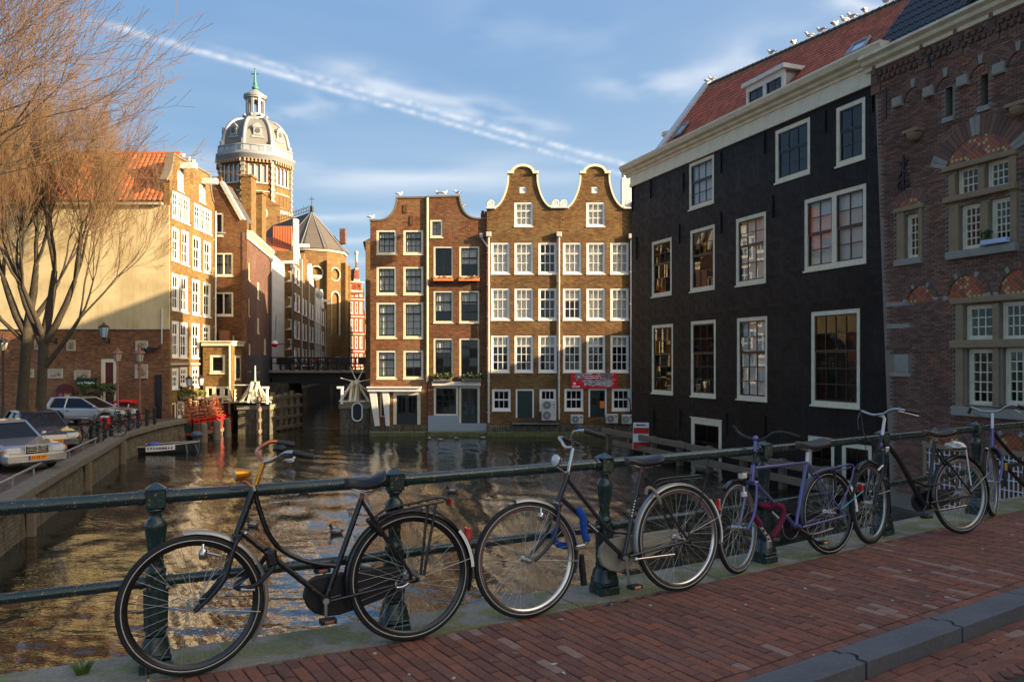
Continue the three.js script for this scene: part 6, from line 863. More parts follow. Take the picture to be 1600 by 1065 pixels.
{ // quay: walls, coping and the brick square behind
  const line = [[-6.2, 3], [-8.0, 8], [-11.5, 17.2], [-13.25, 22.25], [-15.9, 30.3], [-17.45, 34.7], [-18.25, 39.6]];
  const w = new MB(); line.push([-18.3, 43.9]);
  for (let i = 0; i + 1 < line.length; i++) { const [a, b] = [line[i], line[i + 1]]; w.quad(V(a[0], WATER - 0.6, -a[1]), V(b[0], WATER - 0.6, -b[1]), V(b[0] - 0.12, QUAY - 0.2, -b[1]), V(a[0] - 0.12, QUAY - 0.2, -a[1])); }
  ground('quay_wall', w.geo(), M.quayWall);
  const cg = new THREE.Group(); cg.name = 'quay_coping'; cg.userData.kind = 'structure'; scene.add(cg);
  for (let i = 0; i + 1 < line.length; i++) { const [a, b] = [line[i], line[i + 1]], L = Math.hypot(b[0] - a[0], b[1] - a[1]), n = Math.round(L / 1.3), an = Math.atan2(b[1] - a[1], b[0] - a[0]); for (let k = 0; k < n; k++) { const s = (k + 0.5) / n, m = new MB().bbox(0, 0, 0, L / n - 0.012, 0.24, 0.55, 0.02).build(cg, 'coping_stone', M.coping); m.position.set(mix(a[0], b[0], s) - 0.2, QUAY - 0.09 + rr(-0.008, 0.008), -mix(a[1], b[1], s)); m.rotation.y = an; } }
  for (const [px, py] of [[78, 760], [150, 712], [228, 680]]) { const Z = 27, a = line; } 
  const s = new THREE.Shape(); const L2 = line.map(([x, z]) => [x - 0.42, z]); s.moveTo(-70, 3); for (const [x, z] of L2) s.lineTo(x, z); s.lineTo(-70, 44); s.closePath();
  const g = new THREE.ShapeGeometry(s); g.rotateX(-Math.PI / 2); ground('square', g.translate(0, QUAY, 0), std([1, 1, 1], 0.85, { map: tPave, bumpMap: tGrain, bumpScale: 0.004 }));
  const far = new MB().quad(V(-120, WATER - 1, -300), V(160, WATER - 1, -300), V(160, WATER - 1, 30), V(-120, WATER - 1, 30)); ground('ground', far.geo(), M.quayWall);
  // vertical timber fenders against the wall
  for (const [X, Z] of [[-14.6, 26.4], [-12.3, 19.6], [-16.9, 33.3]]) { const t = solo('wall_fender', bevelBox(0.22, 1.3, 0.2, 0.03), M.wood, ['dark timber post fixed to the quay wall below the parked cars', 'dark timber post fixed to the quay wall nearest the bridge', 'dark timber post fixed to the quay wall before the parked bicycles'][[-14.6, -12.3, -16.9].indexOf(X)], 'fender'); t.position.set(X + 0.02, -2.5, -Z); t.rotation.y = 0.35; }
  { const a = V(-12.9, QUAY + 0.22, -17.5), b = V(-17.0, QUAY + 0.24, -31.6), t = thing('low_handrail', 'low grey pipe handrail along the quay edge before the parked cars', 'railing'); const m = new MB().tube(V(-10.6, QUAY + 0.25, -13), V(-13.85, QUAY + 0.25, -22.4), 0.035).tube(V(-13.85, QUAY + 0.25, -22.4), V(-16.35, QUAY + 0.25, -30.2), 0.035); m.build(t, 'rail', M.zinc); for (let i = 0; i < 9; i++) { const s = i / 8, z = mix(14, 30, s), x = z < 22.4 ? mix(-10.6, -13.85, (z - 13) / 9.4) : mix(-13.85, -16.35, (z - 22.4) / 7.8); new MB().tube(V(x, QUAY, -z), V(x, QUAY + 0.25, -z), 0.025).build(t, 'post', M.zinc); } }
  { const t = thing('quay_railing', 'dark iron railing with stout posts around the corner of the quay', 'railing'); const P = [[142, 692], [152, 690], [163, 686], [173, 682], [186, 677], [201, 673], [215, 669.5], [229, 666.5], [241, 664]].map(([x, y]) => groundAt(x, y, QUAY)); P.forEach((p) => new MB().bbox(p.x, p.y + 0.4, p.z, 0.14, 0.8, 0.14, 0.03).ball(V(p.x, p.y + 0.84, p.z), 0.1, 8).build(t, 'post', M.iron)); const m = new MB(); for (let i = 0; i + 1 < P.length; i++) for (const h of [0.7, 0.38]) m.tube(P[i].clone().setY(QUAY + h), P[i + 1].clone().setY(QUAY + h), 0.03, 0.03, 6); m.build(t, 'rail', M.iron); }
}
// ---------- terrace with stacked chairs ----------
seed(551);
{
  const dk = -2.45, t = thing('terrace', 'red railed floating wooden terrace below the sunlit corner house', 'terrace'); const A = [-18.85, 43.1], B = [-17.95, 43.1], C = [-17.5, 47.9];
  new MB().box(-19.4, dk - 0.12, -47.9, -17.5, dk, -43.1).build(t, 'deck', M.woodGrey);
  const side = (a, b, n, nm) => { for (let i = 0; i <= n; i++) { const x = mix(a[0], b[0], i / n), z = mix(a[1], b[1], i / n); new MB().bbox(x, dk + 0.28, -z, 0.09, 1.0, 0.09, 0.01).build(t, 'rail_post', M.red); } const m = new MB(), L = Math.hypot(b[0] - a[0], b[1] - a[1]), an = Math.atan2(b[1] - a[1], b[0] - a[0]); for (const [y, h] of [[0.76, 0.09], [0.56, 0.06], [-0.02, 0.1]]) m.add(boxGeo(L, h, 0.06), place((a[0] + b[0]) / 2, dk + y, -(a[1] + b[1]) / 2, 0, an, 0)); m.build(t, 'rail', M.red); for (let i = 0; i < n; i++) { const x = mix(a[0], b[0], (i + 0.5) / n), z = mix(a[1], b[1], (i + 0.5) / n); if (i % 2 === 0 || n < 3) new MB().add(boxGeo(L / n - 0.16, 0.46, 0.03), place(x, dk + 0.28, -z, 0, an, 0)).build(t, 'green_panel', M.green); } };
  side(A, B, 1); side(B, C, 7);
  for (let i = 0; i < 5; i++) { const z = 43.3 + i * 1.1, x = mix(B[0], C[0], i / 4.4); new MB().bbox(x, WATER + 0.1, -z, 0.12, 0.8, 0.12, 0.01).build(t, 'pile', M.woodGrey); }
  new MB().add(boxGeo(1.3, 0.1, 0.05), place(-17.72, WATER + 0.18, -45.3, 0, 1.48, 0.4)).add(boxGeo(4.6, 0.12, 0.06), place(-17.68, dk - 0.12, -45.5, 0, 1.477, 0)).build(t, 'brace', M.woodGrey);
  // bentwood chairs, stacked
  const ch = thing('terrace_chair', 'red-brown bentwood chair in the stacks behind the red railing', 'chair', 'bentwood chairs stacked on the terrace'); const br = phy([0.3, 0.075, 0.03], 0.35, { clearcoat: 0.5 });
  new MB().add(new THREE.CylinderGeometry(0.2, 0.2, 0.03, 14), place(0, 0.45, 0)).add(new THREE.TorusGeometry(0.2, 0.02, 6, 18), place(0, 0.45, 0, Math.PI / 2)).build(ch, 'seat', br); new MB().curve([V(-0.19, 0.45, -0.14), V(-0.21, 0.75, -0.2), V(-0.15, 0.95, -0.23), V(0, 1.02, -0.25), V(0.15, 0.95, -0.23), V(0.21, 0.75, -0.2), V(0.19, 0.45, -0.14)], 0.02, 6, 22).curve([V(-0.1, 0.46, -0.15), V(-0.12, 0.7, -0.19), V(0, 0.84, -0.22), V(0.12, 0.7, -0.19), V(0.1, 0.46, -0.15)], 0.014, 5, 18).build(ch, 'backrest', br); for (const [x, z] of [[-0.16, 0.14], [0.16, 0.14], [-0.17, -0.16], [0.17, -0.16]]) new MB().tube(V(x, 0.44, z), V(x * 1.25, 0, z * 1.2), 0.016, 0.014, 6).build(ch, 'leg', br);
  let first = true; for (let i = 0; i < 9; i++) { const z = 43.6 + i * 0.46, n = 4 + (i % 3); for (let k = 0; k < n; k++) { const c = first ? ch : copyOf(ch); first = false; c.userData.label = 'red-brown bentwood chair in the ' + ['stack nearest the viewer', 'second nearest stack', 'third nearest stack', 'fourth nearest stack', 'middle stack', 'fourth farthest stack', 'third farthest stack', 'second farthest stack', 'stack nearest the annexe'][i] + ' on the red terrace'; c.position.set(-18.35 + i * 0.06 + rr(-0.04, 0.04), dk + k * 0.2, -z + k * 0.05); c.rotation.set(0.08 * k, 1.35 + rr(-0.12, 0.12), 0); } }
  for (const [px, y0, y1, Z, l] of [[318, 660, 692, 42.4, 'nearest of the three grey mooring posts before the red terrace'], [338, 656.6, 687.5, 43.6, 'middle one of the three grey mooring posts before the red terrace'], [355.3, 652.7, 683.5, 44.9, 'farthest of the three grey mooring posts before the red terrace']]) { const p = at(px, y0, Z), h = p.y - WATER + 0.6, g = new MB().lathe([[0.23, 0], [0.19, h - 0.14], [0.15, h - 0.03], [0.05, h], [0, h]], 12); const m = solo('mooring_post', g.geo(), M.woodGrey, l, 'mooring post'); m.position.set(p.x, WATER - 0.6, p.z); }
}
{ // small boat
  const a = at(260, 700, 37.4), t = thing('rowing_boat', 'small white-topped dark boat with a covered outboard motor moored at the quay wall', 'boat'); t.position.set(a.x, WATER, a.z); t.rotation.y = 0.32;
  const hull = new THREE.BufferGeometry(), P = [], I = [], n = 14, mm = 8; for (let i = 0; i <= n; i++) { const s = i / n, x = -1.5 + 3.0 * s, w = 0.6 * Math.pow(Math.sin(Math.PI * (0.06 + 0.62 * (1 - s)) / 1.0), 0.6) * (s > 0.97 ? 0.2 : 1), sh = 0.34 + 0.16 * s * s; for (let j = 0; j <= mm; j++) { const f = j / mm * 2 - 1, an = f * Math.PI / 2; P.push(x, sh - (sh + 0.18) * Math.pow(Math.cos(an), 0.7), w * Math.sin(an)); if (i < n && j < mm) { const o = i * (mm + 1) + j; I.push(o, o + 1, o + mm + 1, o + 1, o + mm + 2, o + mm + 1); } } }
  hull.setAttribute('position', new THREE.Float32BufferAttribute(P, 3)); hull.setIndex(I); hull.computeVertexNormals(); hull.setAttribute('uv', new THREE.Float32BufferAttribute(new Float32Array(P.length / 3 * 2), 2)); part(t, 'hull', hull, std([0.02, 0.022, 0.025], 0.5, { side: THREE.DoubleSide }));
  const gun = new MB(), side = (sg) => Array.from({ length: 15 }, (_, i) => { const s = i / 14, w = 0.6 * Math.pow(Math.sin(Math.PI * (0.06 + 0.62 * (1 - s))), 0.6) * (s > 0.97 ? 0.2 : 1); return V(-1.5 + 3 * s, 0.36 + 0.16 * s * s, sg * w); }); gun.curve(side(1), 0.032, 6, 40).curve(side(-1), 0.032, 6, 40); gun.build(t, 'gunwale', M.stonePale);
  { const pts = side(1); const m = new MB(); for (let i = 3; i < 9; i++) m.quad(pts[i].clone().add(V(0, -0.24, 0.03)), pts[i + 1].clone().add(V(0, -0.24, 0.03)), pts[i + 1].clone().add(V(0, 0.02, 0.05)), pts[i].clone().add(V(0, 0.02, 0.05))); m.build(t, 'name_strip', M.white); const k = new MB(); for (let i = 0; i < 9; i++) k.cbox(-0.75 + i * 0.13, 0.29, 0.66, rr(0.05, 0.1), 0.09, 0.01); k.build(t, 'lettering', M.slate); }
  new MB().bbox(-0.4, 0.22, 0, 0.25, 0.04, 1.0, 0.01).bbox(0.5, 0.26, 0, 0.25, 0.04, 0.9, 0.01).build(t, 'thwart', M.woodGrey); new MB().ball(V(-0.55, 0.42, 0.1), 0.22, 10, [1.4, 0.6, 1]).build(t, 'tarpaulin', std([0.06, 0.12, 0.42], 0.7));
  new MB().ball(V(1.35, 0.82, 0), 0.24, 12, [1.25, 0.75, 0.9]).bbox(1.4, 0.4, 0, 0.2, 0.7, 0.2, 0.04).build(t, 'outboard_motor', std([0.05, 0.07, 0.1], 0.35)); new MB().tube(V(0.9, 0.4, 0.5), V(1.0, -0.1, 0.75), 0.05).tube(V(1.3, 0.4, 0.3), V(1.5, -0.1, 0.6), 0.05).build(t, 'bumper', M.slate);
}
// ---------- street lamps, container ----------
{
  const rustP = std([0.2, 0.085, 0.06], 0.6), dk = std([0.03, 0.022, 0.02], 0.6);
  const lamp = (px, pyTop, pyBase, label, mat) => { const p = groundAt(px, pyBase, QUAY), t = thing('street_lamp', label, 'street lamp', 'street lamps on the square'), Z = -p.z, h = (pyBase - pyTop) * Z / F; t.position.copy(p); new MB().lathe([[0.17, 0], [0.16, 0.5], [0.11, 0.6], [0.09, 0.75], [0.065, 1.1], [0.05, h - 0.85], [0.08, h - 0.8], [0.05, h - 0.72], [0.1, h - 0.62]], 10).build(t, 'post', mat); const gl = new MB().add(new THREE.CylinderGeometry(0.22, 0.14, 0.42, 6, 1, true), place(0, h - 0.4, 0)).build(t, 'glass', phy([0.55, 0.5, 0.38], 0.3, { transmission: 0.3, thickness: 0, side: THREE.DoubleSide })); const f = new MB(); for (let i = 0; i < 6; i++) { const a = i * Math.PI / 3; f.tube(V(Math.sin(a) * 0.14, h - 0.61, Math.cos(a) * 0.14), V(Math.sin(a) * 0.22, h - 0.19, Math.cos(a) * 0.22), 0.014, 0.014, 5); } f.lathe([[0.3, h - 0.2], [0.3, h - 0.17], [0.08, h - 0.02], [0.05, h + 0.08], [0.02, h + 0.2], [0, h + 0.22]], 6).build(t, 'hood', mat); };
  lamp(183, 546, 660, 'rust-red street lamp post in front of the side door and stair', rustP); lamp(217.5, 546, 665, 'rust-red street lamp post near the corner of the brick side wall', rustP); lamp(4, 528, 668, 'dark street lamp at the left edge of the picture', dk);
  const p = groundAt(196, 657, QUAY), t = thing('waste_container', 'dark waste container with a bright red lid beside the parked hatchback', 'container'); t.position.copy(p); new MB().bbox(0, 0.5, 0, 0.75, 0.95, 0.7, 0.05).build(t, 'bin', std([0.03, 0.032, 0.035], 0.5)); new MB().bbox(0, 1.05, 0, 1.0, 0.16, 0.85, 0.05).build(t, 'lid', M.red); new MB().bbox(-0.24, 0.75, 0.36, 0.2, 0.25, 0.03, 0.01).build(t, 'sticker', M.red); new MB().bbox(0.3, 0.75, 0.37, 0.06, 0.35, 0.04, 0.01, 0, 0, -0.3).build(t, 'handle', M.white);
}
// ---------- parked cars ----------
function car(name, label, o) {
  const { L, W, Hh, base, rear, hood, roof0, roof1, belt, hoodY, tailY, paint, plate, grille, wheelR = 0.31 } = o, t = thing(name, label, 'car', o.group), w = W / 2, x = (f) => -L / 2 + f * L, wf = x(o.wf), wr = x(o.wr);
  // x forward; lower body as an extruded side profile with wheel arches
  const arch = (c) => arc(c, wheelR * 0.98, wheelR * 1.2, Math.PI, 0, 10).map(([a, b]) => [a, Math.max(b, 0.24)]);
  const low = [[x(0) + 0.05, 0.24], ...arch(wr), ...arch(wf), [x(1) - 0.08, 0.24], [x(1), 0.32], [x(1), 0.52], [x(1) - 0.04, hoodY - 0.1], [x(1) - 0.22, hoodY], [x(hood), belt - 0.02], [x(rear), belt], [x(0) + 0.12, tailY], [x(0), tailY - 0.12], [x(0), 0.4]];
  new MB().ext(low, W - 0.24, place(0, 0, -w + 0.12), 0.12).build(t, 'body', paint);
  // greenhouse: tapered glass block with painted roof and pillars
  const gw0 = w - 0.1, gw1 = w - 0.27, A = [x(hood), belt - 0.05], B = [x(roof1), Hh - 0.05], C = [x(roof0), Hh - 0.04], D = [x(rear), belt - 0.03];
  const P = (q, s, k) => V(q[0], q[1], s * k), gg = new MB(); for (const s of [-1, 1]) gg.quad(P(D, s, gw0), P(A, s, gw0), P(B, s, gw1), P(C, s, gw1)); const glass = phy([0.008, 0.009, 0.01], 0.04, { specularIntensity: 0.8 });
  gg.build(t, 'side_window', glass); new MB().quad(P(A, 1, gw0), P(A, -1, gw0), P(B, -1, gw1), P(B, 1, gw1)).build(t, 'windscreen', glass); new MB().quad(P(D, -1, gw0), P(D, 1, gw0), P(C, 1, gw1), P(C, -1, gw1)).build(t, 'rear_window', glass);
  const rf = new MB().ext([[C[0] - 0.04, C[1] - 0.02], [B[0] + 0.06, B[1] - 0.02], [B[0] - 0.1, Hh], [(B[0] + C[0]) / 2, Hh + 0.035], [C[0] + 0.1, Hh]], gw1 * 2 - 0.02, place(0, 0, -gw1 + 0.01), 0.025); for (const s of [-1, 1]) { rf.tube(P(A, s, gw0), P(B, s, gw1), 0.042, 0.042, 6).tube(P(D, s, gw0), P(C, s, gw1), o.cpillar ?? 0.07, o.cpillar ?? 0.07, 6); const m = 0.5 * (x(roof0) + x(roof1)) + (o.bp ?? 0); rf.tube(V(m, belt - 0.03, s * gw0), V(m + 0.05, Hh - 0.05, s * gw1), 0.045, 0.045, 6).tube(P(C, s, gw1), P(B, s, gw1), 0.04, 0.04, 6).tube(P(D, s, gw0), P(A, s, gw0), 0.025, 0.025, 6); } rf.build(t, 'roof', paint);
  for (const s of [-1, 1]) { new MB().box(x(0.1), 0.47, s * (w - 0.004), x(0.93), 0.5, s * (w + 0.012)).build(t, 'trim_strip', M.rubber); const dm = 0.5 * (x(roof0) + x(roof1)) + (o.bp ?? 0); new MB().box(dm - 0.006, 0.3, s * (w - 0.01), dm + 0.006, belt - 0.04, s * (w + 0.003)).box(x(hood) + 0.06, 0.34, s * (w - 0.01), x(hood) + 0.072, belt - 0.05, s * (w + 0.003)).build(t, 'door_gap', M.dark); for (const h of [dm - 0.24, dm + (x(hood) - dm) * 0.12]) new MB().bbox(h, belt - 0.16, s * (w + 0.01), 0.18, 0.035, 0.03, 0.008).build(t, 'door_handle', o.handle ?? paint); new MB().ball(V(x(hood) - 0.12, belt + 0.07, s * (w + 0.06)), 0.09, 8, [0.7, 0.75, 1.1]).build(t, 'mirror', paint);
    for (const c of [wf, wr]) { const wh = new MB().add(new THREE.TorusGeometry(wheelR - 0.075, 0.075, 10, 26), place(c, wheelR, s * (w - 0.1), 0, 0, 0, [1, 1, 1.25])).build(t, 'wheel', M.rubber); const r = new MB().add(new THREE.CylinderGeometry(0.06, 0.06, 0.05, 12), place(c, wheelR, s * (w - 0.05), Math.PI / 2)).add(new THREE.TorusGeometry(wheelR - 0.13, 0.02, 6, 22), place(c, wheelR, s * (w - 0.045))); for (let i = 0; i < 7; i++) { const a = i / 7 * 6.283; r.tube(V(c, wheelR, s * (w - 0.06)), V(c + Math.cos(a) * (wheelR - 0.12), wheelR + Math.sin(a) * (wheelR - 0.12), s * (w - 0.06)), 0.028, 0.022, 5); } r.build(wh, 'rim', M.alu); new MB().add(new THREE.CylinderGeometry(wheelR - 0.1, wheelR - 0.1, 0.03, 18), place(c, wheelR, s * (w - 0.13), Math.PI / 2)).build(wh, 'brake', M.dark); }
    new MB().bbox(x(1) - 0.05, hoodY - 0.13, s * (w - 0.25), 0.1, 0.16, 0.4, 0.03).build(t, 'headlight', phy([0.62, 0.63, 0.62], 0.1, { clearcoat: 1 })); new MB().bbox(x(1) - 0.1, hoodY - 0.14, s * (w - 0.02), 0.14, 0.12, 0.06, 0.02).build(t, 'indicator', o.ind ?? M.amber); new MB().bbox(x(0) + 0.03, tailY - 0.22, s * (w - 0.16), 0.08, 0.22, 0.26, 0.02).build(t, 'tail_light', M.redLens); }
  new MB().bbox(x(1) + 0.02, 0.42, 0, 0.14, 0.2, W - 0.06, 0.04).build(t, 'bumper', o.bumper ?? paint); new MB().bbox(x(0) - 0.02, 0.42, 0, 0.14, 0.22, W - 0.06, 0.04).build(t, 'bumper', o.bumper ?? paint); new MB().bbox(x(1) + 0.03, 0.27, 0, 0.08, 0.08, W * 0.5, 0.02).build(t, 'air_intake', M.dark);
  if (grille) { const g = new MB().bbox(x(1) - 0.02, hoodY - 0.13, 0, 0.08, 0.22, 0.62, 0.02).build(t, 'grille', M.dark); const c = new MB(); for (let i = 0; i < 4; i++) c.cbox(x(1) + 0.022, hoodY - 0.2 + i * 0.05, 0, 0.012, 0.012, 0.56); c.cbox(x(1) + 0.024, hoodY - 0.13, 0, 0.014, 0.2, 0.016).cbox(x(1) + 0.02, hoodY - 0.02, 0, 0.03, 0.02, 0.66).cbox(x(1) + 0.02, hoodY - 0.13, 0.32, 0.03, 0.22, 0.02).cbox(x(1) + 0.02, hoodY - 0.13, -0.32, 0.03, 0.22, 0.02); c.build(g, 'chrome_bar', M.chrome); }
  if (plate) { const cv = document.createElement('canvas'); cv.width = 256; cv.height = 56; const c = cv.getContext('2d'); c.fillStyle = '#f08a12'; c.fillRect(0, 0, 256, 56); c.fillStyle = '#1a3c9a'; c.fillRect(0, 0, 24, 56); c.fillStyle = '#111'; c.font = 'bold 46px sans-serif'; if (plate.length > 1) c.fillText(plate, 36, 45, 210); else for (let i = 0; i < 6; i++) c.fillRect(38 + i * 34, 12, 20, 34); const tx = new THREE.CanvasTexture(cv); tx.colorSpace = THREE.SRGBColorSpace; const g = new THREE.BoxGeometry(0.52, 0.12, 0.02), m = part(t, 'number_plate', g, [M.amber, M.amber, M.amber, M.amber, std([1, 1, 1], 0.4, { map: tx }), M.amber]); m.position.set(x(1) + 0.1, 0.44, 0); m.rotation.y = Math.PI / 2; }
  return t;
}
{
  const silver = phy([0.4, 0.405, 0.41], 0.3, { metalness: 0.75, clearcoat: 1, clearcoatRoughness: 0.05 }), silver2 = phy([0.5, 0.5, 0.49], 0.32, { metalness: 0.7, clearcoat: 1, clearcoatRoughness: 0.06 }), navy = phy([0.006, 0.008, 0.016], 0.25, { clearcoat: 1, clearcoatRoughness: 0.03 });
  const sedan = car('sedan', 'silver saloon car with a chrome grille and orange plate, nearest car at the quay edge', { L: 4.4, W: 1.74, Hh: 1.42, hood: 0.66, rear: 0.16, roof0: 0.3, roof1: 0.52, belt: 0.93, hoodY: 0.8, tailY: 0.9, wf: 0.81, wr: 0.19, paint: silver, plate: '31-TB-RP', grille: true });
  { const p = groundAt(57, 736, QUAY); sedan.rotation.y = -0.6; const d = V(Math.cos(0.6), 0, Math.sin(0.6)); sedan.position.set(p.x - d.x * 2.0 - 0.1, QUAY, p.z - d.z * 2.0); }
  const dark = car('hatchback', 'dark blue car with a sunlit golden windscreen, parked behind the silver saloon', { L: 4.1, W: 1.7, Hh: 1.42, hood: 0.7, rear: 0.06, roof0: 0.16, roof1: 0.5, belt: 0.92, hoodY: 0.78, tailY: 0.85, wf: 0.81, wr: 0.19, paint: navy, plate: '-', grille: false });
  { const p = groundAt(82, 709, QUAY); dark.rotation.y = -0.78; const d = V(Math.cos(0.78), 0, Math.sin(0.78)); dark.position.set(p.x - d.x * 1.9, QUAY, p.z - d.z * 1.9); }
  const golf = car('hatchback', 'silver grey five-door hatchback parked side-on before the brick wall', { L: 4.0, W: 1.72, Hh: 1.44, hood: 0.7, rear: 0.02, roof0: 0.08, roof1: 0.45, belt: 0.92, hoodY: 0.83, tailY: 0.84, wf: 0.8, wr: 0.16, paint: silver2, cpillar: 0.12, handle: M.dark, ind: M.whitePlastic, bp: -0.05 });
  { const p = groundAt(126, 665.5, QUAY); golf.position.set(p.x + 0.1, QUAY, p.z - 0.86); golf.rotation.y = -0.07; }
}
// ---------- bare trees ----------
function tree(label, base, forks, opt) {
  const t = thing('bare_tree', label, 'tree'); t.position.copy(base); seed(opt.seed);
  const trunk = new MB(), limbs = new MB(), tw = []; let count = 0;
  const pos = [], nor = [], uvs = [], idx = [];
  function seg(a, b, r0, r1, n) { const d = b.clone().sub(a).normalize(), x = Math.abs(d.y) < 0.9 ? V(0, 1, 0).cross(d).normalize() : V(1, 0, 0).cross(d).normalize(), y = d.clone().cross(x), o = pos.length / 3; for (let e = 0; e < 2; e++) for (let i = 0; i < n; i++) { const an = i / n * 6.2832, q = x.clone().multiplyScalar(Math.cos(an)).addScaledVector(y, Math.sin(an)), p = (e ? b : a).clone().addScaledVector(q, e ? r1 : r0); pos.push(p.x, p.y, p.z); nor.push(q.x, q.y, q.z); uvs.push(i / n, p.y); } for (let i = 0; i < n; i++) { const j = (i + 1) % n; idx.push(o + i, o + j, o + n + i, o + j, o + n + j, o + n + i); } count++; }
  function grow(p, d, len, r, lvl) {
    const n = lvl >= 5 ? 2 : 3; let a = p.clone(), dir = d.clone(), rad = r;
    const kids = [];
    for (let i = 0; i < n; i++) {
      dir.add(V(rr(-1, 1), rr(-1, 1), rr(-1, 1)).multiplyScalar(opt.wob ?? 0.13)).add(V(0, (opt.lift ?? 0.06) * (lvl > 2 ? 1.2 : 0.8), 0)).normalize();
      const b = a.clone().addScaledVector(dir, len / n), r1 = Math.max(rad * (i === n - 1 ? 0.74 : 0.88), 0.006);
      if (lvl <= 2) limbs.tube(a, b, rad, r1, 7, true); else seg(a, b, rad, r1, lvl > 4 ? 3 : 4);
      if (lvl > 0 && i < n - 1 && (lvl > 1 || i)) kids.push([b.clone(), dir.clone(), r1]);
      a = b; rad = r1;
    }
    if (lvl >= opt.max) return;
    const sp = opt.spread ?? 0.5, ends = lvl < 2 ? 3 : 2;
    const turn = (v, k) => { const ax = V(rr(-1, 1), rr(-1, 1), rr(-1, 1)).cross(v).normalize(); return v.clone().applyAxisAngle(ax, k).normalize(); };
    for (let i = 0; i < ends; i++) grow(a, turn(dir, sp * rr(0.35, 1.0)), len * rr(0.68, 0.86), rad * rr(0.62, 0.8), lvl + 1);
    for (const [q, v, rk] of kids) if (rnd() < (lvl > 2 ? 0.8 : 0.95)) grow(q, turn(v, sp * rr(0.8, 1.5)), len * rr(0.55, 0.75), rk * rr(0.4, 0.55), lvl + 1 + (rnd() < 0.4 ? 1 : 0));
  }
  const tp = opt.trunk; for (let i = 0; i + 1 < tp.length; i++) trunk.tube(tp[i][0], tp[i + 1][0], tp[i][1], tp[i + 1][1], 14, true);
  for (const [p, d, len, r] of forks) grow(p, d.normalize(), len, r, 0);
  trunk.build(t, 'trunk', M.bark); limbs.build(t, 'limb', M.bark);
  const g = new THREE.BufferGeometry(); g.setAttribute('position', new THREE.Float32BufferAttribute(pos, 3)); g.setAttribute('normal', new THREE.Float32BufferAttribute(nor, 3)); g.setAttribute('uv', new THREE.Float32BufferAttribute(uvs, 2)); g.setIndex(idx); part(t, 'crown', g, M.twig).userData.kind = 'stuff';
  return t;
}
{
  const b1 = groundAt(63, 672, QUAY), b2 = groundAt(33, 662, QUAY);
  tree('bare tree with a mossy trunk right behind the parked cars, right one of the two', b1, [[V(0.1, 4.0, 0), V(-0.35, 1, 0.1), 3.0, 0.2], [V(0.15, 4.3, 0), V(0.1, 1, -0.2), 3.3, 0.22], [V(0.2, 4.1, 0), V(0.62, 1, 0.15), 3.4, 0.18], [V(0.12, 2.9, 0), V(1.1, 0.85, 0.2), 3.0, 0.13], [V(0.1, 4.4, 0), V(-0.1, 1, 0.5), 2.8, 0.15]], { seed: 611, max: 7, trunk: [[V(0, -0.1, 0), 0.36], [V(0, 0.4, 0), 0.26], [V(0.03, 1.6, 0), 0.21], [V(0.1, 3.2, 0), 0.21], [V(0.14, 4.4, 0), 0.21]], lift: 0.13, spread: 0.46 });
  tree('bare tree with a thick trunk behind the parked cars, left one of the two', b2, [[V(0.3, 4.6, 0), V(-0.5, 1, 0.2), 3.2, 0.22], [V(0.3, 5.0, 0), V(0.25, 1, 0.2), 3.4, 0.22], [V(0.25, 4.8, 0), V(-0.15, 1, -0.3), 3.3, 0.2], [V(0.3, 4.2, 0), V(-0.9, 0.8, 0), 2.6, 0.12], [V(0.3, 4.9, 0), V(0.6, 1, -0.3), 3.0, 0.16]], { seed: 733, max: 6, trunk: [[V(0, -0.1, 0), 0.4], [V(0.02, 0.5, 0), 0.3], [V(0.1, 2.0, 0), 0.26], [V(0.22, 3.6, 0), 0.25], [V(0.3, 5.0, 0), 0.24]], lift: 0.1, spread: 0.5 });
  const b3 = V(-20.2, QUAY, -23);
  tree('bare tree out of frame at the left whose branches reach into the top left corner', b3, [[V(0, 5.5, 0), V(0.9, 0.75, 0), 3.2, 0.15], [V(0, 6.0, 0), V(0.6, 1, 0.2), 3.4, 0.17], [V(0, 6.2, 0), V(0.2, 1, -0.2), 3.4, 0.18], [V(0, 6.6, 0), V(0.85, 0.95, -0.25), 3.4, 0.14]], { seed: 812, max: 6, trunk: [[V(0, -0.1, 0), 0.42], [V(0, 0.5, 0), 0.32], [V(0, 3.5, 0), 0.28], [V(0, 6.6, 0), 0.25]], lift: 0.03, spread: 0.5 });
}
// ---------- the bridge in front: edging, brick footway, kerb, road, railing ----------
seed(901);
const posts3 = [[243, 1045], [616, 987], [944.6, 927], [1194, 877.5], [1379, 835], [1526, 803]].map(([x, y]) => groundAt(x, y, 0));
const postLine = (() => { const P = posts3, a = P[0].clone().multiplyScalar(2).sub(P[1]), b = P[5].clone().multiplyScalar(2).sub(P[4]), c = b.clone().multiplyScalar(2).sub(P[5]); const a2 = a.clone().multiplyScalar(2).sub(P[0]); return new THREE.CatmullRomCurve3([a2, a, ...P, b, c], false, 'centripetal'); })();
const kO = V(1.145, 0, -3.88), kD = V(0.839, 0, -0.544), kP = V(0.544, 0, 0.839);     // kerb line and the way towards the road
const inner = [[-4.2, 3.0], [-2.6, 3.55], [-1.425, 4.07], [-0.82, 4.36], [0.346, 4.97], [0.888, 5.3], [2.05, 6.1], [4.32, 7.72], [5.87, 8.75], [9.5, 11.2]].map(([x, z]) => V(x, 0, -z));
const ST = (p) => { const d = p.clone().sub(kO); return [d.dot(kD), d.dot(kP)]; };
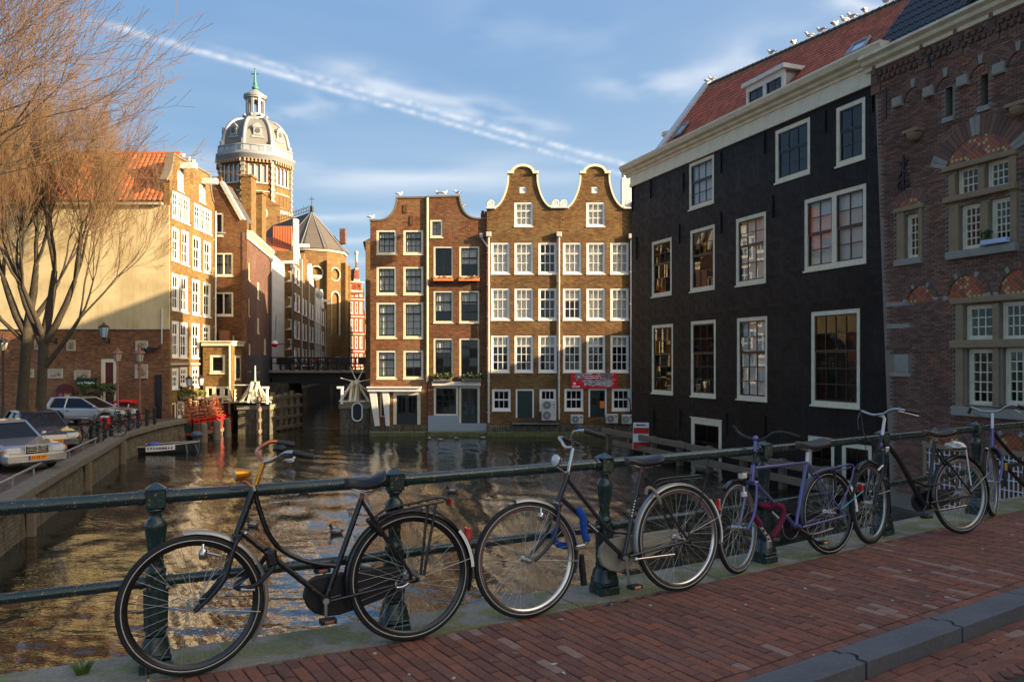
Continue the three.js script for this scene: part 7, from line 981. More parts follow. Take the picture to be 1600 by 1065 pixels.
const innerT = (s) => { const q = inner.map(ST); for (let i = 0; i + 1 < q.length; i++) if (s >= q[i][0] && s <= q[i + 1][0]) return mix(q[i][1], q[i + 1][1], (s - q[i][0]) / (q[i + 1][0] - q[i][0])); return s < q[0][0] ? q[0][1] : q[q.length - 1][1]; };
const SW = (s, t, y = 0) => kO.clone().addScaledVector(kD, s).addScaledVector(kP, t).setY(y);
const kAng = Math.atan2(-kD.z, kD.x);
{
  const brickG = bevelBox(0.196, 0.08, 0.0665, 0.004), tones = [[0.25, 0.094, 0.055], [0.215, 0.084, 0.052], [0.285, 0.106, 0.058], [0.19, 0.08, 0.054], [0.255, 0.1, 0.062], [0.23, 0.105, 0.072], [0.33, 0.2, 0.15], [0.3, 0.118, 0.062]].map((c) => std(c, 0.9, { map: tPaver, bumpMap: tGrain, bumpScale: 0.003 }));
  { const uv = brickG.attributes.uv; for (let i = 0; i < uv.count; i++) uv.setXY(i, brickG.attributes.position.getX(i), brickG.attributes.position.getZ(i)); }
  const variants = [0, 0.11, 0.23, 0.31].map((o) => { const g = brickG.clone(), uv = g.attributes.uv; for (let i = 0; i < uv.count; i++) uv.setXY(i, uv.getX(i) + o, uv.getY(i) + o * 1.7); return g; });
  const joint = std([0.05, 0.04, 0.026], 0.95);
  const lay = (name, list, y, bed, limit) => {                  // list of [x, z, turn]; the nearest ones are meshes of their own
    const par = ground(name, bed, joint); list.forEach((b) => { b[4] = b[3] ?? 1; b[3] = (Math.hypot(b[0], EYE, b[1]) + (Math.abs(b[0]) > -b[1] * 0.72 ? 50 : 0)); }); list.sort((a, b) => a[3] - b[3]);
    const rest = tones.map(() => []);
    list.forEach((b, i) => { const k = vnoise(b[0] * 2.1, b[1] * 2.1, 0, 5), h = rnd(), ti = h < 0.06 ? 6 : Math.floor((h * 0.6 + k * 0.45) * 6.5) % 6, yy = y - 0.04 + rr(-0.0025, 0.0025); if (h > 0.97) { } if (i < limit) { const m = part(par, 'brick', variants[i % 4], tones[ti]); m.position.set(b[0], yy, b[1]); m.rotation.set(rr(-0.012, 0.012), b[2] + rr(-0.012, 0.012), rr(-0.012, 0.012)); m.scale.x = b[4]; } else rest[ti].push(place(b[0], yy, b[1], rr(-0.012, 0.012), b[2] + rr(-0.012, 0.012), rr(-0.012, 0.012), [b[4], 1, 1])); });
    rest.forEach((l, k) => { if (!l.length) return; const im = new THREE.InstancedMesh(variants[k % 4], tones[k], l.length); l.forEach((m, i) => im.setMatrixAt(i, m)); im.name = 'bricks'; im.userData.kind = 'stuff'; im.castShadow = im.receiveShadow = true; par.add(im); });
  };
  // footway: courses across it, one course of bricks along the kerb
  const A = [], row = 0.071, len = 0.202; let r = 0;
  for (let s = -3.2; s < 10.5; s += row, r++) { const t0 = innerT(s) + 0.005; for (let t = -0.075 - len / 2 - (r % 2) * len / 2; t > t0 - len; t -= len) { const p = SW(s + row / 2, t); if (t - len / 2 < t0 - 0.06) { if (t + len / 2 < t0 + 0.05) break; } A.push([p.x, p.z, kAng + Math.PI / 2]); } if (r % 2) { const p = SW(s + row / 2, -0.075 - len / 4); A.push([p.x, p.z, kAng + Math.PI / 2, 0.49]); } }
  for (let s = -3; s < 10.4; s += len) { const p = SW(s, -0.036); A.push([p.x, p.z, kAng]); }
  const bedA = new MB(); for (let i = 0; i + 1 < inner.length; i++) { const a = ST(inner[i])[0], b = ST(inner[i + 1])[0]; bedA.quad(SW(a, 0, -0.012), SW(b, 0, -0.012), inner[i + 1].clone().setY(-0.012), inner[i].clone().setY(-0.012)); }
  lay('footway', A, 0, bedA.geo(), 300);
  // road: herringbone
  const B = [], c45 = kAng + Math.PI / 4, L = 0.203, w = 0.0705, n = 3; const ex = V(Math.cos(c45), 0, -Math.sin(c45)), ey = V(-Math.sin(c45), 0, -Math.cos(c45)).negate();
  for (let i = -70; i < 70; i++) for (let j = -70; j < 70; j++) {   // unit cells of a one-by-three herringbone
    const m = ((i - j) % 6 + 6) % 6; let cx, cy, an; if (m === 0) { cx = i * w + L / 2; cy = j * w + w / 2; an = c45; } else if (m === 3) { cx = i * w + w / 2; cy = j * w + L / 2 - (w * 0); an = c45 + Math.PI / 2; } else continue;
    const p = kO.clone().addScaledVector(kD, 1.8).addScaledVector(kP, 1.2).addScaledVector(ex, cx).addScaledVector(ey, cy), [s, t] = ST(p); if (t < 0.4 || t > 3.2 || s < -1.5 || s > 5.5) continue; B.push([p.x, p.z, an]); }
  for (let k = 0; k < 4; k++) for (let s = -3 + (k % 2) * 0.1; s < 10; s += 0.203) { const p = SW(s, 0.25 + k * 0.071); B.push([p.x, p.z, kAng]); }
  const bedB = new MB().quad(SW(-6, 5, -0.092), SW(14, 5, -0.092), SW(14, 0.2, -0.092), SW(-6, 0.2, -0.092)); lay('road', B, -0.08, bedB.geo(), 160);
  { const g = new THREE.Group(); g.name = 'kerb'; g.userData.kind = 'structure'; scene.add(g); const blue = std([0.125, 0.13, 0.136], 0.82, { map: tPatch, bumpMap: tGrain, bumpScale: 0.003 }); let s = -3.2; const tongue = (x, sg) => arc(0, 0, 1, -Math.PI / 2, Math.PI / 2, 8).map(([a, b]) => [x + 0.045 * a * sg, 0.1 + 0.045 * b]); 
    while (s < 10) { const l = 0.98, P = [[0.004, 0.002], [l - 0.004, 0.002], ...tongue(l - 0.004, 1), [l - 0.004, 0.205], [0.004, 0.205], ...tongue(0.004, 1).reverse()]; const m = new MB().ext(P.map(([x, y]) => [x, -y]), 0.2, M4().makeRotationX(-Math.PI / 2), 0.006).build(g, 'kerb_stone', blue); const p = SW(s, 0.004); m.position.set(p.x, -0.2 + rr(-0.003, 0.003), p.z); m.rotation.y = kAng; s += l + 0.014; } }
}
{ // stone edging under the railing
  const g = new THREE.Group(); g.name = 'bridge_edging'; g.userData.kind = 'structure'; scene.add(g);
  const N = 11, L = postLine.getLength(); const at2 = (s) => postLine.getPointAt(clamp(s)), nrm = (s) => { const t = postLine.getTangentAt(clamp(s)); return V(-t.z, 0, t.x).normalize(); };   // towards the footway
  for (let i = 0; i < N; i++) { const s0 = i / N, s1 = (i + 1) / N, top = [], m = new MB(), K2 = 6; for (let k = 0; k < K2; k++) { const a = mix(s0, s1, k / K2) + (k ? 0 : 0.0006), b = mix(s0, s1, (k + 1) / K2), pa = at2(a), pb = at2(b), na = nrm(a), nb = nrm(b), ia = 0.17, o = -0.27, y = 0.006;
      const q = (p, n, d, yy) => p.clone().addScaledVector(n, d).setY(yy); const A0 = q(pa, na, ia, y), B0 = q(pb, nb, ia, y), A1 = q(pa, na, o + 0.02, y), B1 = q(pb, nb, o + 0.02, y), A2 = q(pa, na, o, y - 0.02), B2 = q(pb, nb, o, y - 0.02), A3 = q(pa, na, o, -0.45), B3 = q(pb, nb, o, -0.45), A4 = q(pa, na, ia, -0.1), B4 = q(pb, nb, ia, -0.1); m.quad(A0, B0, B1, A1).quad(A1, B1, B2, A2).quad(A2, B2, B3, A3).quad(A4, B4, B0, A0); }
    const geo = m.geo(), p = geo.attributes.position, uv = geo.attributes.uv; for (let k = 0; k < p.count; k++) uv.setXY(k, p.getX(k) + i * 0.37, p.getZ(k) + p.getY(k)); part(g, 'edging_stone', geo, M.edging); }
  // bridge side below the edging
  const sd = new MB(); for (let i = 0; i < 40; i++) { const a = at2(i / 40).addScaledVector(nrm(i / 40), -0.22), b = at2((i + 1) / 40).addScaledVector(nrm((i + 1) / 40), -0.22); sd.quad(a.clone().setY(WATER - 0.5), b.clone().setY(WATER - 0.5), b.clone().setY(-0.4), a.clone().setY(-0.4)); } ground('bridge_wall', sd.geo(), M.quayWall);
  const t = thing('bridge_railing', 'dark green iron bridge railing with turned posts and two pipe rails', 'railing');
  const box2 = (m, y, w, h, b = 0.008, ang) => m.bbox(0, y + h / 2, 0, w, h, w, b);
  posts3.forEach((p, i) => { const m = new MB(); box2(m, 0, 0.158, 0.06); box2(m, 0.061, 0.15, 0.03, 0.012); m.add(new THREE.CylinderGeometry(0.075 * 1.0, 0.1, 0.09, 4).rotateY(Math.PI / 4), place(0, 0.136, 0)); box2(m, 0.18, 0.098, 0.035, 0.01); m.add(new THREE.CylinderGeometry(0.066, 0.062, 0.21, 8).rotateY(Math.PI / 8), place(0, 0.32, 0)); box2(m, 0.415, 0.094, 0.095, 0.01); m.lathe([[0.05, 0.51], [0.052, 0.525], [0.042, 0.535], [0.036, 0.55], [0.042, 0.565], [0.034, 0.575], [0.056, 0.75], [0.056, 0.765], [0.05, 0.775], [0.043, 0.79], [0.03, 0.8], [0.03, 0.825], [0.046, 0.835], [0.046, 0.845], [0.036, 0.85]], 18); box2(m, 0.85, 0.098, 0.1, 0.006); m.add(new THREE.CylinderGeometry(0.001, 0.0725, 0.035, 4, 1).rotateY(Math.PI / 4), place(0, 0.967, 0)); const o = m.build(t, 'post', M.rail); o.position.copy(p); const T = postLine.getTangentAt(0.5); const d = i === 0 ? posts3[1].clone().sub(p) : i === 5 ? p.clone().sub(posts3[4]) : posts3[i + 1].clone().sub(posts3[i - 1]); o.rotation.y = Math.atan2(-d.z, d.x); });
  const ext = [posts3[0].clone().multiplyScalar(2.4).sub(posts3[1].clone().multiplyScalar(1.4)), ...posts3, posts3[5].clone().multiplyScalar(2.6).sub(posts3[4].clone().multiplyScalar(1.6))];
  for (let i = 0; i + 1 < ext.length; i++) for (const [h, r, hh] of [[0.905, 0.035, 0.03], [0.462, 0.028, 0]]) { const a = ext[i].clone(), b = ext[i + 1].clone(), y0 = i === 0 ? h - 0.01 : h; a.y = y0; b.y = h; const m = new MB().tube(a, b, r, r, 14); const d = b.clone().sub(a).normalize(); for (const p of [a, b]) { const q = p.clone().addScaledVector(d, p === a ? 0.07 : -0.07); m.tube(q.clone().addScaledVector(d, -0.012), q.clone().addScaledVector(d, 0.012), r * 1.18, r * 1.18, 14); } m.build(t, h > 0.6 ? 'top_rail' : 'lower_rail', M.rail); }
  // small things on the ground
  { const g = groundAt(128, 1052, 0.006), tf = thing('grass_tuft', 'bright green grass tuft growing at the foot of the railing, left bottom corner', 'grass'); tf.position.copy(g); const m = new MB(); for (let i = 0; i < 130; i++) { const a = rr(0, 6.28), l = rr(0.03, 0.085), q = V(Math.cos(a) * rr(0, 0.03), 0, Math.sin(a) * rr(0, 0.03)), e = q.clone().add(V(Math.cos(a) * l * 0.6, l, Math.sin(a) * l * 0.6)); m.tube(q, e, 0.0016, 0.0004, 3, true); } m.build(tf, 'blades', std([0.1, 0.2, 0.02], 0.7)).userData.kind = 'stuff'; }
  const lt = new MB(), wh = new MB(); for (let i = 0; i < 85; i++) { const s = rr(-1.5, 6.5), t0 = innerT(s) - 0.25, tt = rr(t0, 0.9), p = SW(s, tt, tt > 0.22 ? -0.078 : tt > 0 ? 0.004 : 0.003), k = rr(0.006, 0.02); (rnd() < 0.6 ? wh : lt).add(new THREE.SphereGeometry(k, 6, 4), place(p.x, p.y, p.z, 0, rr(0, 3), 0, [1.4, 0.12, 0.8])); }
  wh.build(scene, 'gum_spots', std([0.42, 0.4, 0.36], 0.8)); lt.build(scene, 'leaf_litter', std([0.2, 0.17, 0.1], 0.9));
  for (const o of scene.children) if (['gum_spots', 'leaf_litter'].includes(o.name)) { o.userData.kind = 'stuff'; }
}
// ---------- bicycles ----------
// A bicycle stands in its own leaning plane: x from front wheel to rear wheel, y up, z towards the viewer (its left side).
class Bike {
  constructor(name, label, f, r, lean, group) {
    const a = groundAt(f[0], f[1], 0.004), b = groundAt(r[0], r[1], 0.004), d = b.clone().sub(a); this.base = d.length();
    this.t = thing(name, label, 'bicycle', group); this.t.position.copy(a); this.t.rotation.order = 'YXZ'; this.t.rotation.y = Math.atan2(-d.z, d.x); this.t.rotation.x = -lean; this.t.updateMatrixWorld(true); this.inv = this.t.matrixWorld.clone().invert();
  }
  p(px, py, w = 0) { const o = V(0, EYE, 0).applyMatrix4(this.inv), e = V((px - CX) / F, EYE - (py - HY) / F, -1).applyMatrix4(this.inv).sub(o), k = (w - o.z) / e.z; return o.addScaledVector(e, k); }
  ps(list, w = 0) { return list.map(([x, y, ww]) => this.p(x, y, ww ?? w)); }
  tube(m, list, r, w = 0, n = 10) { return m.line(this.ps(list, w), r, n); }
  curve(m, list, r, w = 0, n = 10, seg) { return m.curve(this.ps(list, w), r, n, seg); }
  wheel(x, R, o = {}) {
    const { tr = 0.02, rim = M.alu, stripe = true, steer = 0, spokes = 36, hubR = 0.018, hubMat = M.chrome, tyre = M.rubber } = o, T = this.t;
    const tm = M4().makeTranslation(x, R, 0).multiply(M4().makeRotationY(steer)), r0 = R - tr;
    const w = new MB().add(new THREE.TorusGeometry(r0, tr, 12, 72), tm).build(T, 'wheel', tyre);
    if (stripe) { const s = new MB(); for (const z of [-1, 1]) s.add(new THREE.TorusGeometry(r0 - tr * 0.35, 0.0028, 5, 72), tm.clone().multiply(M4().makeTranslation(0, 0, z * tr * 0.93))); s.build(w, 'tyre_stripe', M.stripe); }
    const ri = R - tr * 2.05; new MB().add(new THREE.LatheGeometry([[ri - 0.014, -0.008], [ri - 0.016, 0], [ri - 0.014, 0.008], [ri + 0.006, 0.013], [ri + 0.01, 0.011], [ri + 0.01, -0.011], [ri + 0.006, -0.013], [ri - 0.014, -0.008]].map(([a, b]) => new THREE.Vector2(a, b)), 72), tm.clone().multiply(M4().makeRotationX(Math.PI / 2))).build(w, 'rim', rim);
    const s = new MB(); for (let i = 0; i < spokes; i++) { const a = i / spokes * 6.2832, sd = i % 2 ? 1 : -1, tw = (i % 4 < 2 ? 1 : -1) * 0.95; s.add(new THREE.BufferGeometry().copy(tubeGeo(V(Math.cos(a + tw) * hubR * 1.5, Math.sin(a + tw) * hubR * 1.5, sd * 0.03), V(Math.cos(a) * (ri - 0.012), Math.sin(a) * (ri - 0.012), 0), 0.0011)), tm); } s.build(w, 'spokes', M.spoke);
    new MB().add(new THREE.CylinderGeometry(hubR, hubR, 0.07, 14).rotateX(Math.PI / 2), tm).add(new THREE.CylinderGeometry(hubR * 1.5, hubR * 1.5, 0.005, 14).rotateX(Math.PI / 2).translate(0, 0, 0.03), tm).add(new THREE.CylinderGeometry(hubR * 1.5, hubR * 1.5, 0.005, 14).rotateX(Math.PI / 2).translate(0, 0, -0.03), tm).add(new THREE.CylinderGeometry(0.006, 0.006, 0.15, 8).rotateX(Math.PI / 2), tm).add(new THREE.CylinderGeometry(0.011, 0.011, 0.012, 6).rotateX(Math.PI / 2).translate(0, 0, 0.066), tm).add(new THREE.CylinderGeometry(0.011, 0.011, 0.012, 6).rotateX(Math.PI / 2).translate(0, 0, -0.066), tm).build(w, 'hub', hubMat);
    return w;
  }
  guard(x, R, a0, a1, mat, o = {}) {                         // mudguard: a curved shell round the tyre, degrees from the +x axis
    const { w = 0.024, steer = 0, edge = 0, lift = 0.014 } = o, n = 40, g = new MB(), r = R + lift, prof = [[-w, -0.012], [-w * 0.8, 0], [-w * 0.35, 0.007], [w * 0.35, 0.007], [w * 0.8, 0], [w, -0.012]], tm = M4().makeTranslation(x, R, 0).multiply(M4().makeRotationY(steer)), rad = Math.PI / 180;
    for (let i = 0; i < n; i++) { const b0 = mix(a0, a1, i / n) * rad, b1 = mix(a0, a1, (i + 1) / n) * rad; for (let k = 0; k + 1 < prof.length; k++) { const q = (b, [z, h]) => V((r + h) * Math.cos(b), (r + h) * Math.sin(b), z).applyMatrix4(tm); g.quad(q(b0, prof[k]), q(b1, prof[k]), q(b1, prof[k + 1]), q(b0, prof[k + 1])); } }
    return g.build(this.t, 'mudguard', mat);
  }
  saddle(px0, px1, yTop, yBot, o = {}) {                     // nose at px0
    const a = this.p(px0, (yTop + yBot) / 2 + 1), b = this.p(px1, (yTop + yBot) / 2), L = Math.abs(b.x - a.x), h = Math.abs(this.p(px0, yTop).y - this.p(px0, yBot).y), m = new MB(), n = 16, k = 12, P = [], I = [], UV = [];
    for (let i = 0; i <= n; i++) { const s = i / n, x = L * s, w = (0.022 + 0.09 * Math.pow(sm(clamp((s - 0.18) / 0.72)), 1.1)) * Math.sqrt(Math.max(0.0, 1 - Math.pow(Math.abs(s * 2 - 1), 7))) * (o.w ?? 1), up = h * (0.42 + 0.1 * Math.cos(s * 6.28) + (o.kick ?? 0.1) * s * s); for (let j = 0; j <= k; j++) { const f = j / k * 2 - 1, an = f * 2.1; P.push(a.x + x, a.y - h * 0.45 + up + Math.cos(an) * h * (0.36 + 0.1 * s) , w * Math.sin(an) / 1.0); UV.push(x, f * 0.2); if (i < n && j < k) { const q = i * (k + 1) + j; I.push(q, q + 1, q + k + 1, q + 1, q + k + 2, q + k + 1); } } }
    const g = new THREE.BufferGeometry(); g.setAttribute('position', new THREE.Float32BufferAttribute(P, 3)); g.setAttribute('uv', new THREE.Float32BufferAttribute(UV, 2)); g.setIndex(I); g.computeVertexNormals(); const s = part(this.t, 'saddle', g, o.mat ?? M.saddle);
    const rl = new MB(); for (const z of [-0.025, 0.025]) rl.curve([V(a.x + L * 0.12, a.y - h * 0.1, z * 0.4), V(a.x + L * 0.4, a.y - h * 0.42, z), V(a.x + L * 0.7, a.y - h * 0.42, z), V(a.x + L * 0.85, a.y - h * 0.05, z * 1.6)], 0.0045, 6, 20); for (const z of [-0.04, 0.04]) if (o.springs) rl.add(new THREE.TorusGeometry(0.016, 0.005, 5, 12), place(a.x + L * 0.86, a.y - h * 0.35, z, Math.PI / 2)).add(new THREE.TorusGeometry(0.016, 0.005, 5, 12), place(a.x + L * 0.86, a.y - h * 0.22, z, Math.PI / 2)); rl.build(s, 'saddle_rail', M.alu); return s;
  }
  crank(bb, ped, w, mat, pmat, far) { const T = this.t, a = this.p(...bb, w), b = this.p(...ped, w), m = new MB().tube(a, b, 0.011, 0.009, 8).add(new THREE.CylinderGeometry(0.017, 0.017, 0.02, 10).rotateX(Math.PI / 2), place(a.x, a.y, a.z)); const c = m.build(T, 'crank', mat); new MB().bbox(b.x, b.y, b.z + 0.055 * (far ? -1 : 1), 0.085, 0.024, 0.075, 0.006).build(c, 'pedal', M.rubber); new MB().bbox(b.x, b.y, b.z + 0.055 * (far ? -1 : 1), 0.05, 0.016, 0.08, 0.003).build(c, 'pedal_reflector', pmat ?? M.amber); return c; }
  forkBlade(list, r = 0.011, spread = 0.055, mat = M.bikeBlack) { const m = new MB(); for (const s of [1, -1]) m.curve(this.ps(list).map((q, i) => q.setZ(s * (i ? spread : spread * 0.75))), r, 8, 30); const a = this.p(...list[0]); m.bbox(a.x, a.y + 0.005, 0, 0.045, 0.03, spread * 1.7, 0.008); return m.build(this.t, 'fork', mat); }
}
const tubeGeo = (() => { return (a, b, r) => { const d = b.clone().sub(a), g = new THREE.CylinderGeometry(r, r, d.length(), 4, 1, true); g.applyMatrix4(M4().compose(a.clone().add(b).multiplyScalar(0.5), new THREE.Quaternion().setFromUnitVectors(V(0, 1, 0), d.normalize()), V(1, 1, 1))); return g; }; })();
const BG = 'bicycles leaning on the bridge railing';
seed(1001);
{ // 1: black roadster with the swan-neck frame
  const B = new Bike('city_bicycle', 'black roadster with curved swan-neck frame, orange headlamp and black chain case, nearest the left', [300, 1055], [643, 1000], 0.07, BG), T = B.t, R = 0.358, x1 = B.base, nb = () => new MB();
  const fw = B.wheel(0, R, { tr: 0.021, rim: M.bikeBlack }), rw = B.wheel(x1, R * 1.03, { tr: 0.021, rim: M.bikeBlack, hubR: 0.028 });
  let m = nb(); B.tube(m, [[396.5, 763], [367.9, 839]], 0.019); B.tube(m, [[374, 829], [508, 936]], 0.016); B.curve(m, [[398.6, 772], [406, 799], [420, 835], [438, 857], [467, 873], [497, 881], [524, 883.5]], 0.014, 0, 10, 50); B.tube(m, [[564.5, 779], [508.5, 936]], 0.016); m.ball(B.p(508.5, 936), 0.03, 12); m.add(new THREE.CylinderGeometry(0.024, 0.024, 0.08, 14).rotateX(Math.PI / 2), place(...B.p(508.5, 936).toArray()));
  for (const s of [1, -1]) { const top = B.p(566, 784).setZ(0.012 * s), end = B.p(643.5, 903).setZ(0.06 * s), bb = B.p(514, 937).setZ(0.03 * s); m.tube(top, end, 0.009, 0.009, 8).tube(bb, end, 0.011, 0.009, 8).bbox(end.x, end.y, end.z, 0.05, 0.03, 0.006, 0.002); } m.build(T, 'frame', M.bikeBlack);
  B.forkBlade([[370, 839], [363, 856], [350, 899], [328, 928], [302, 952]], 0.012, 0.058);
  nb().tube(B.p(397, 764), B.p(411.5, 722), 0.0125, 0.0125, 12).build(T, 'stem', M.gold); nb().tube(B.p(397.8, 766), B.p(396, 758), 0.022, 0.022, 12).build(T, 'headset', M.chrome);
  // handlebar: far side coppery, near side chrome
  let h = B.curve(nb(), [[412, 722, 0.0], [403, 711, -0.07], [401, 705, -0.15], [409, 697, -0.24], [421, 690.5, -0.27], [434, 690, -0.28]], 0.0115, 0, 10, 40).build(T, 'handlebar', M.rustBar); let g1 = B.tube(nb(), [[432.5, 690.2, -0.28], [459.5, 695, -0.28]], 0.017, 0, 12).build(h, 'grip', M.grip);
  let h2 = B.curve(nb(), [[412, 722, 0.0], [424, 719, 0.06], [438, 711.5, 0.15], [447, 707, 0.22], [459, 706.8, 0.26]], 0.0115, 0, 10, 40).build(T, 'handlebar', M.chrome); B.tube(nb(), [[457.5, 706.6, 0.26], [489, 713.4, 0.27]], 0.0165, 0, 12).build(h2, 'grip', M.grip);
  { const b = B.p(437, 707, 0.14), bl = nb().lathe([[0, 0.03], [0.02, 0.027], [0.034, 0.014], [0.037, 0], [0, -0.002]], 16, place(b.x, b.y + 0.012, b.z)).bbox(b.x, b.y - 0.002, b.z, 0.03, 0.03, 0.02, 0.004).build(h2, 'bell', M.grip); }
  { const a = B.p(367, 742), b = B.p(389, 740), d = b.clone().sub(a).normalize(), q = M4().compose(a, new THREE.Quaternion().setFromUnitVectors(V(0, 1, 0), d), V(1, 1, 1)); const lp = nb().lathe([[0.0, 0.082], [0.012, 0.08], [0.022, 0.064], [0.031, 0.036], [0.036, 0.006], [0.037, 0]], 20, q).build(T, 'headlamp', M.gold); nb().lathe([[0.035, 0.001], [0.02, -0.006], [0, -0.008]], 18, q).build(lp, 'lens', phy([0.6, 0.58, 0.5], 0.08, { clearcoat: 1 })); nb().curve([B.p(378, 752), B.p(382, 752), B.p(393, 762)], 0.008, 8, 14).build(lp, 'bracket', M.rustBar); }
  B.tube(nb(), [[564.5, 781], [566.5, 768]], 0.0125, 0, 10).build(T, 'seatpost', M.rustMetal); B.saddle(538, 603, 744, 772, { springs: true, kick: 0.25 });
  nb().ext(B.ps([[476, 935], [479, 921], [486, 909], [497, 903], [517, 900], [560, 894], [616, 886.5], [634, 893], [641, 906], [634, 920], [600, 938], [557, 955], [533, 963], [512, 966], [494, 961], [482, 951]]).map((q) => [q.x, q.y]), 0.03, place(0, 0, -0.075), 0.008).build(T, 'chain_case', phy([0.008, 0.008, 0.008], 0.5));
  B.crank([509, 939], [509, 966], 0.07, M.alu, M.rustMetal); B.crank([508, 936], [506, 893], -0.09, M.rustMetal, M.amber, true);
  B.guard(x1, R * 1.03, -20, 200, M.bikeBlack); B.guard(0, R, -38, 96, M.greyGuard, { lift: 0.016 }); 
  { const c = nb(), r = R * 1.03 + 0.024, tm = M4().makeTranslation(x1, R * 1.03, 0.001); for (let i = 0; i < 16; i++) { const q = (d, z) => V(r * Math.cos(d), r * Math.sin(d), z).applyMatrix4(tm), a = (mix(2, 38, i / 16)) * Math.PI / 180, b = (mix(2, 38, (i + 1) / 16)) * Math.PI / 180; c.quad(q(a, -0.027), q(b, -0.027), q(b, 0.027), q(a, 0.027)).quad(q(a, 0.027), q(b, 0.027), V((r - 0.02) * Math.cos(b), (r - 0.02) * Math.sin(b), 0.029).applyMatrix4(tm), V((r - 0.02) * Math.cos(a), (r - 0.02) * Math.sin(a), 0.029).applyMatrix4(tm)); } c.build(T, 'mudguard_flap', M.white); }
  m = nb(); for (const z of [0.065, -0.065]) { B.curve(m, [[584, 809, z], [597, 799, z], [612, 793, z], [650, 785, z], [690, 777, z], [699, 781, z]], 0.007, 0, 8, 40); B.curve(m, [[584, 812, z], [603, 803, z], [640, 794, z], [694, 783.5, z]], 0.006, 0, 8, 30); for (const [a, b] of [[[668, 790], [657, 898]], [[681, 787], [662, 899]]]) m.tube(B.p(...a, z), B.p(...b, z), 0.0085, 0.0085, 8); } for (let i = 0; i < 7; i++) { const q = B.p(mix(604, 694, i / 6), mix(794, 776.5, i / 6)); m.tube(q.clone().setZ(0.066), q.clone().setZ(-0.066), 0.004, 0.004, 6); } m.build(T, 'carrier', M.bikeBlack); nb().bbox(...B.p(701, 783).toArray(), 0.012, 0.045, 0.07, 0.004).build(T, 'reflector', M.redLens);
  { const q = B.p(731, 834), b = nb().bbox(q.x, q.y, 0, 0.034, 0.08, 0.05, 0.01).build(T, 'tail_light', M.redLens); }
  { const q = B.p(317, 862, 0.03), d = nb().lathe([[0, 0], [0.02, 0.004], [0.023, 0.03], [0.018, 0.05], [0.009, 0.058], [0.009, 0.08], [0, 0.082]], 14, place(q.x, q.y - 0.04, q.z)).build(T, 'dynamo', M.chrome); nb().tube(q, B.p(345, 868, 0.05), 0.007, 0.007, 6).build(d, 'dynamo_arm', M.alu); }
  m = nb(); for (const [a, b] of [[[302, 952], [407, 955]], [[302, 952], [346, 872]]]) for (const z of [0.04, -0.04]) m.tube(B.p(...a, z), B.p(...b, z), 0.0028, 0.0028, 5); for (const z of [0.045, -0.045]) m.tube(B.p(645, 906, z), B.p(735, 872, z * 0.6), 0.003, 0.003, 5); m.build(T, 'mudguard_stay', M.alu);
  { const q = B.p(617, 915, 0.075), m2 = nb().curve([B.p(619, 908, 0.08), B.p(619, 917, 0.08), B.p(630, 916, 0.085), B.p(638, 911, 0.08)], 0.008, 8, 16).build(T, 'brake_lever', M.chrome); const q2 = B.p(594, 848, 0.03); nb().add(new THREE.CapsuleGeometry(0.016, 0.11, 4, 10), place(B.p(585, 823, 0.03).x, B.p(585, 823, 0.03).y, 0.04, 0, 0, 0.72)).build(T, 'pump', M.bikeBlack); }
  nb().ball(B.p(383, 833, 0.02), 0.012, 8).build(T, 'badge', M.chrome);
  const lk = thing('chain_lock', 'black padded chain lock looped round the front wheel of the black roadster', 'bicycle lock'); lk.position.copy(T.position); lk.rotation.copy(T.rotation); const q = (x, y, z) => B.p(x, y, z); nb().curve([q(420, 858, 0.03), q(427, 870, 0.05), q(425, 888, 0.06), q(413, 902, 0.06), q(397, 915, 0.05), q(376, 919, 0.02), q(368, 915, -0.05), q(385, 900, -0.07), q(410, 876, -0.06), q(419, 861, -0.04)], 0.014, 8, 60, true).build(lk, 'sleeve', M.grip); nb().bbox(...q(424, 872, 0.06).toArray(), 0.06, 0.085, 0.035, 0.012, 0, 0, 0.2).build(lk, 'lock_body', M.bikeBlack); nb().tube(q(376, 921, 0.04), q(398, 921, 0.05), 0.009).build(lk, 'bolt', M.alu);
}
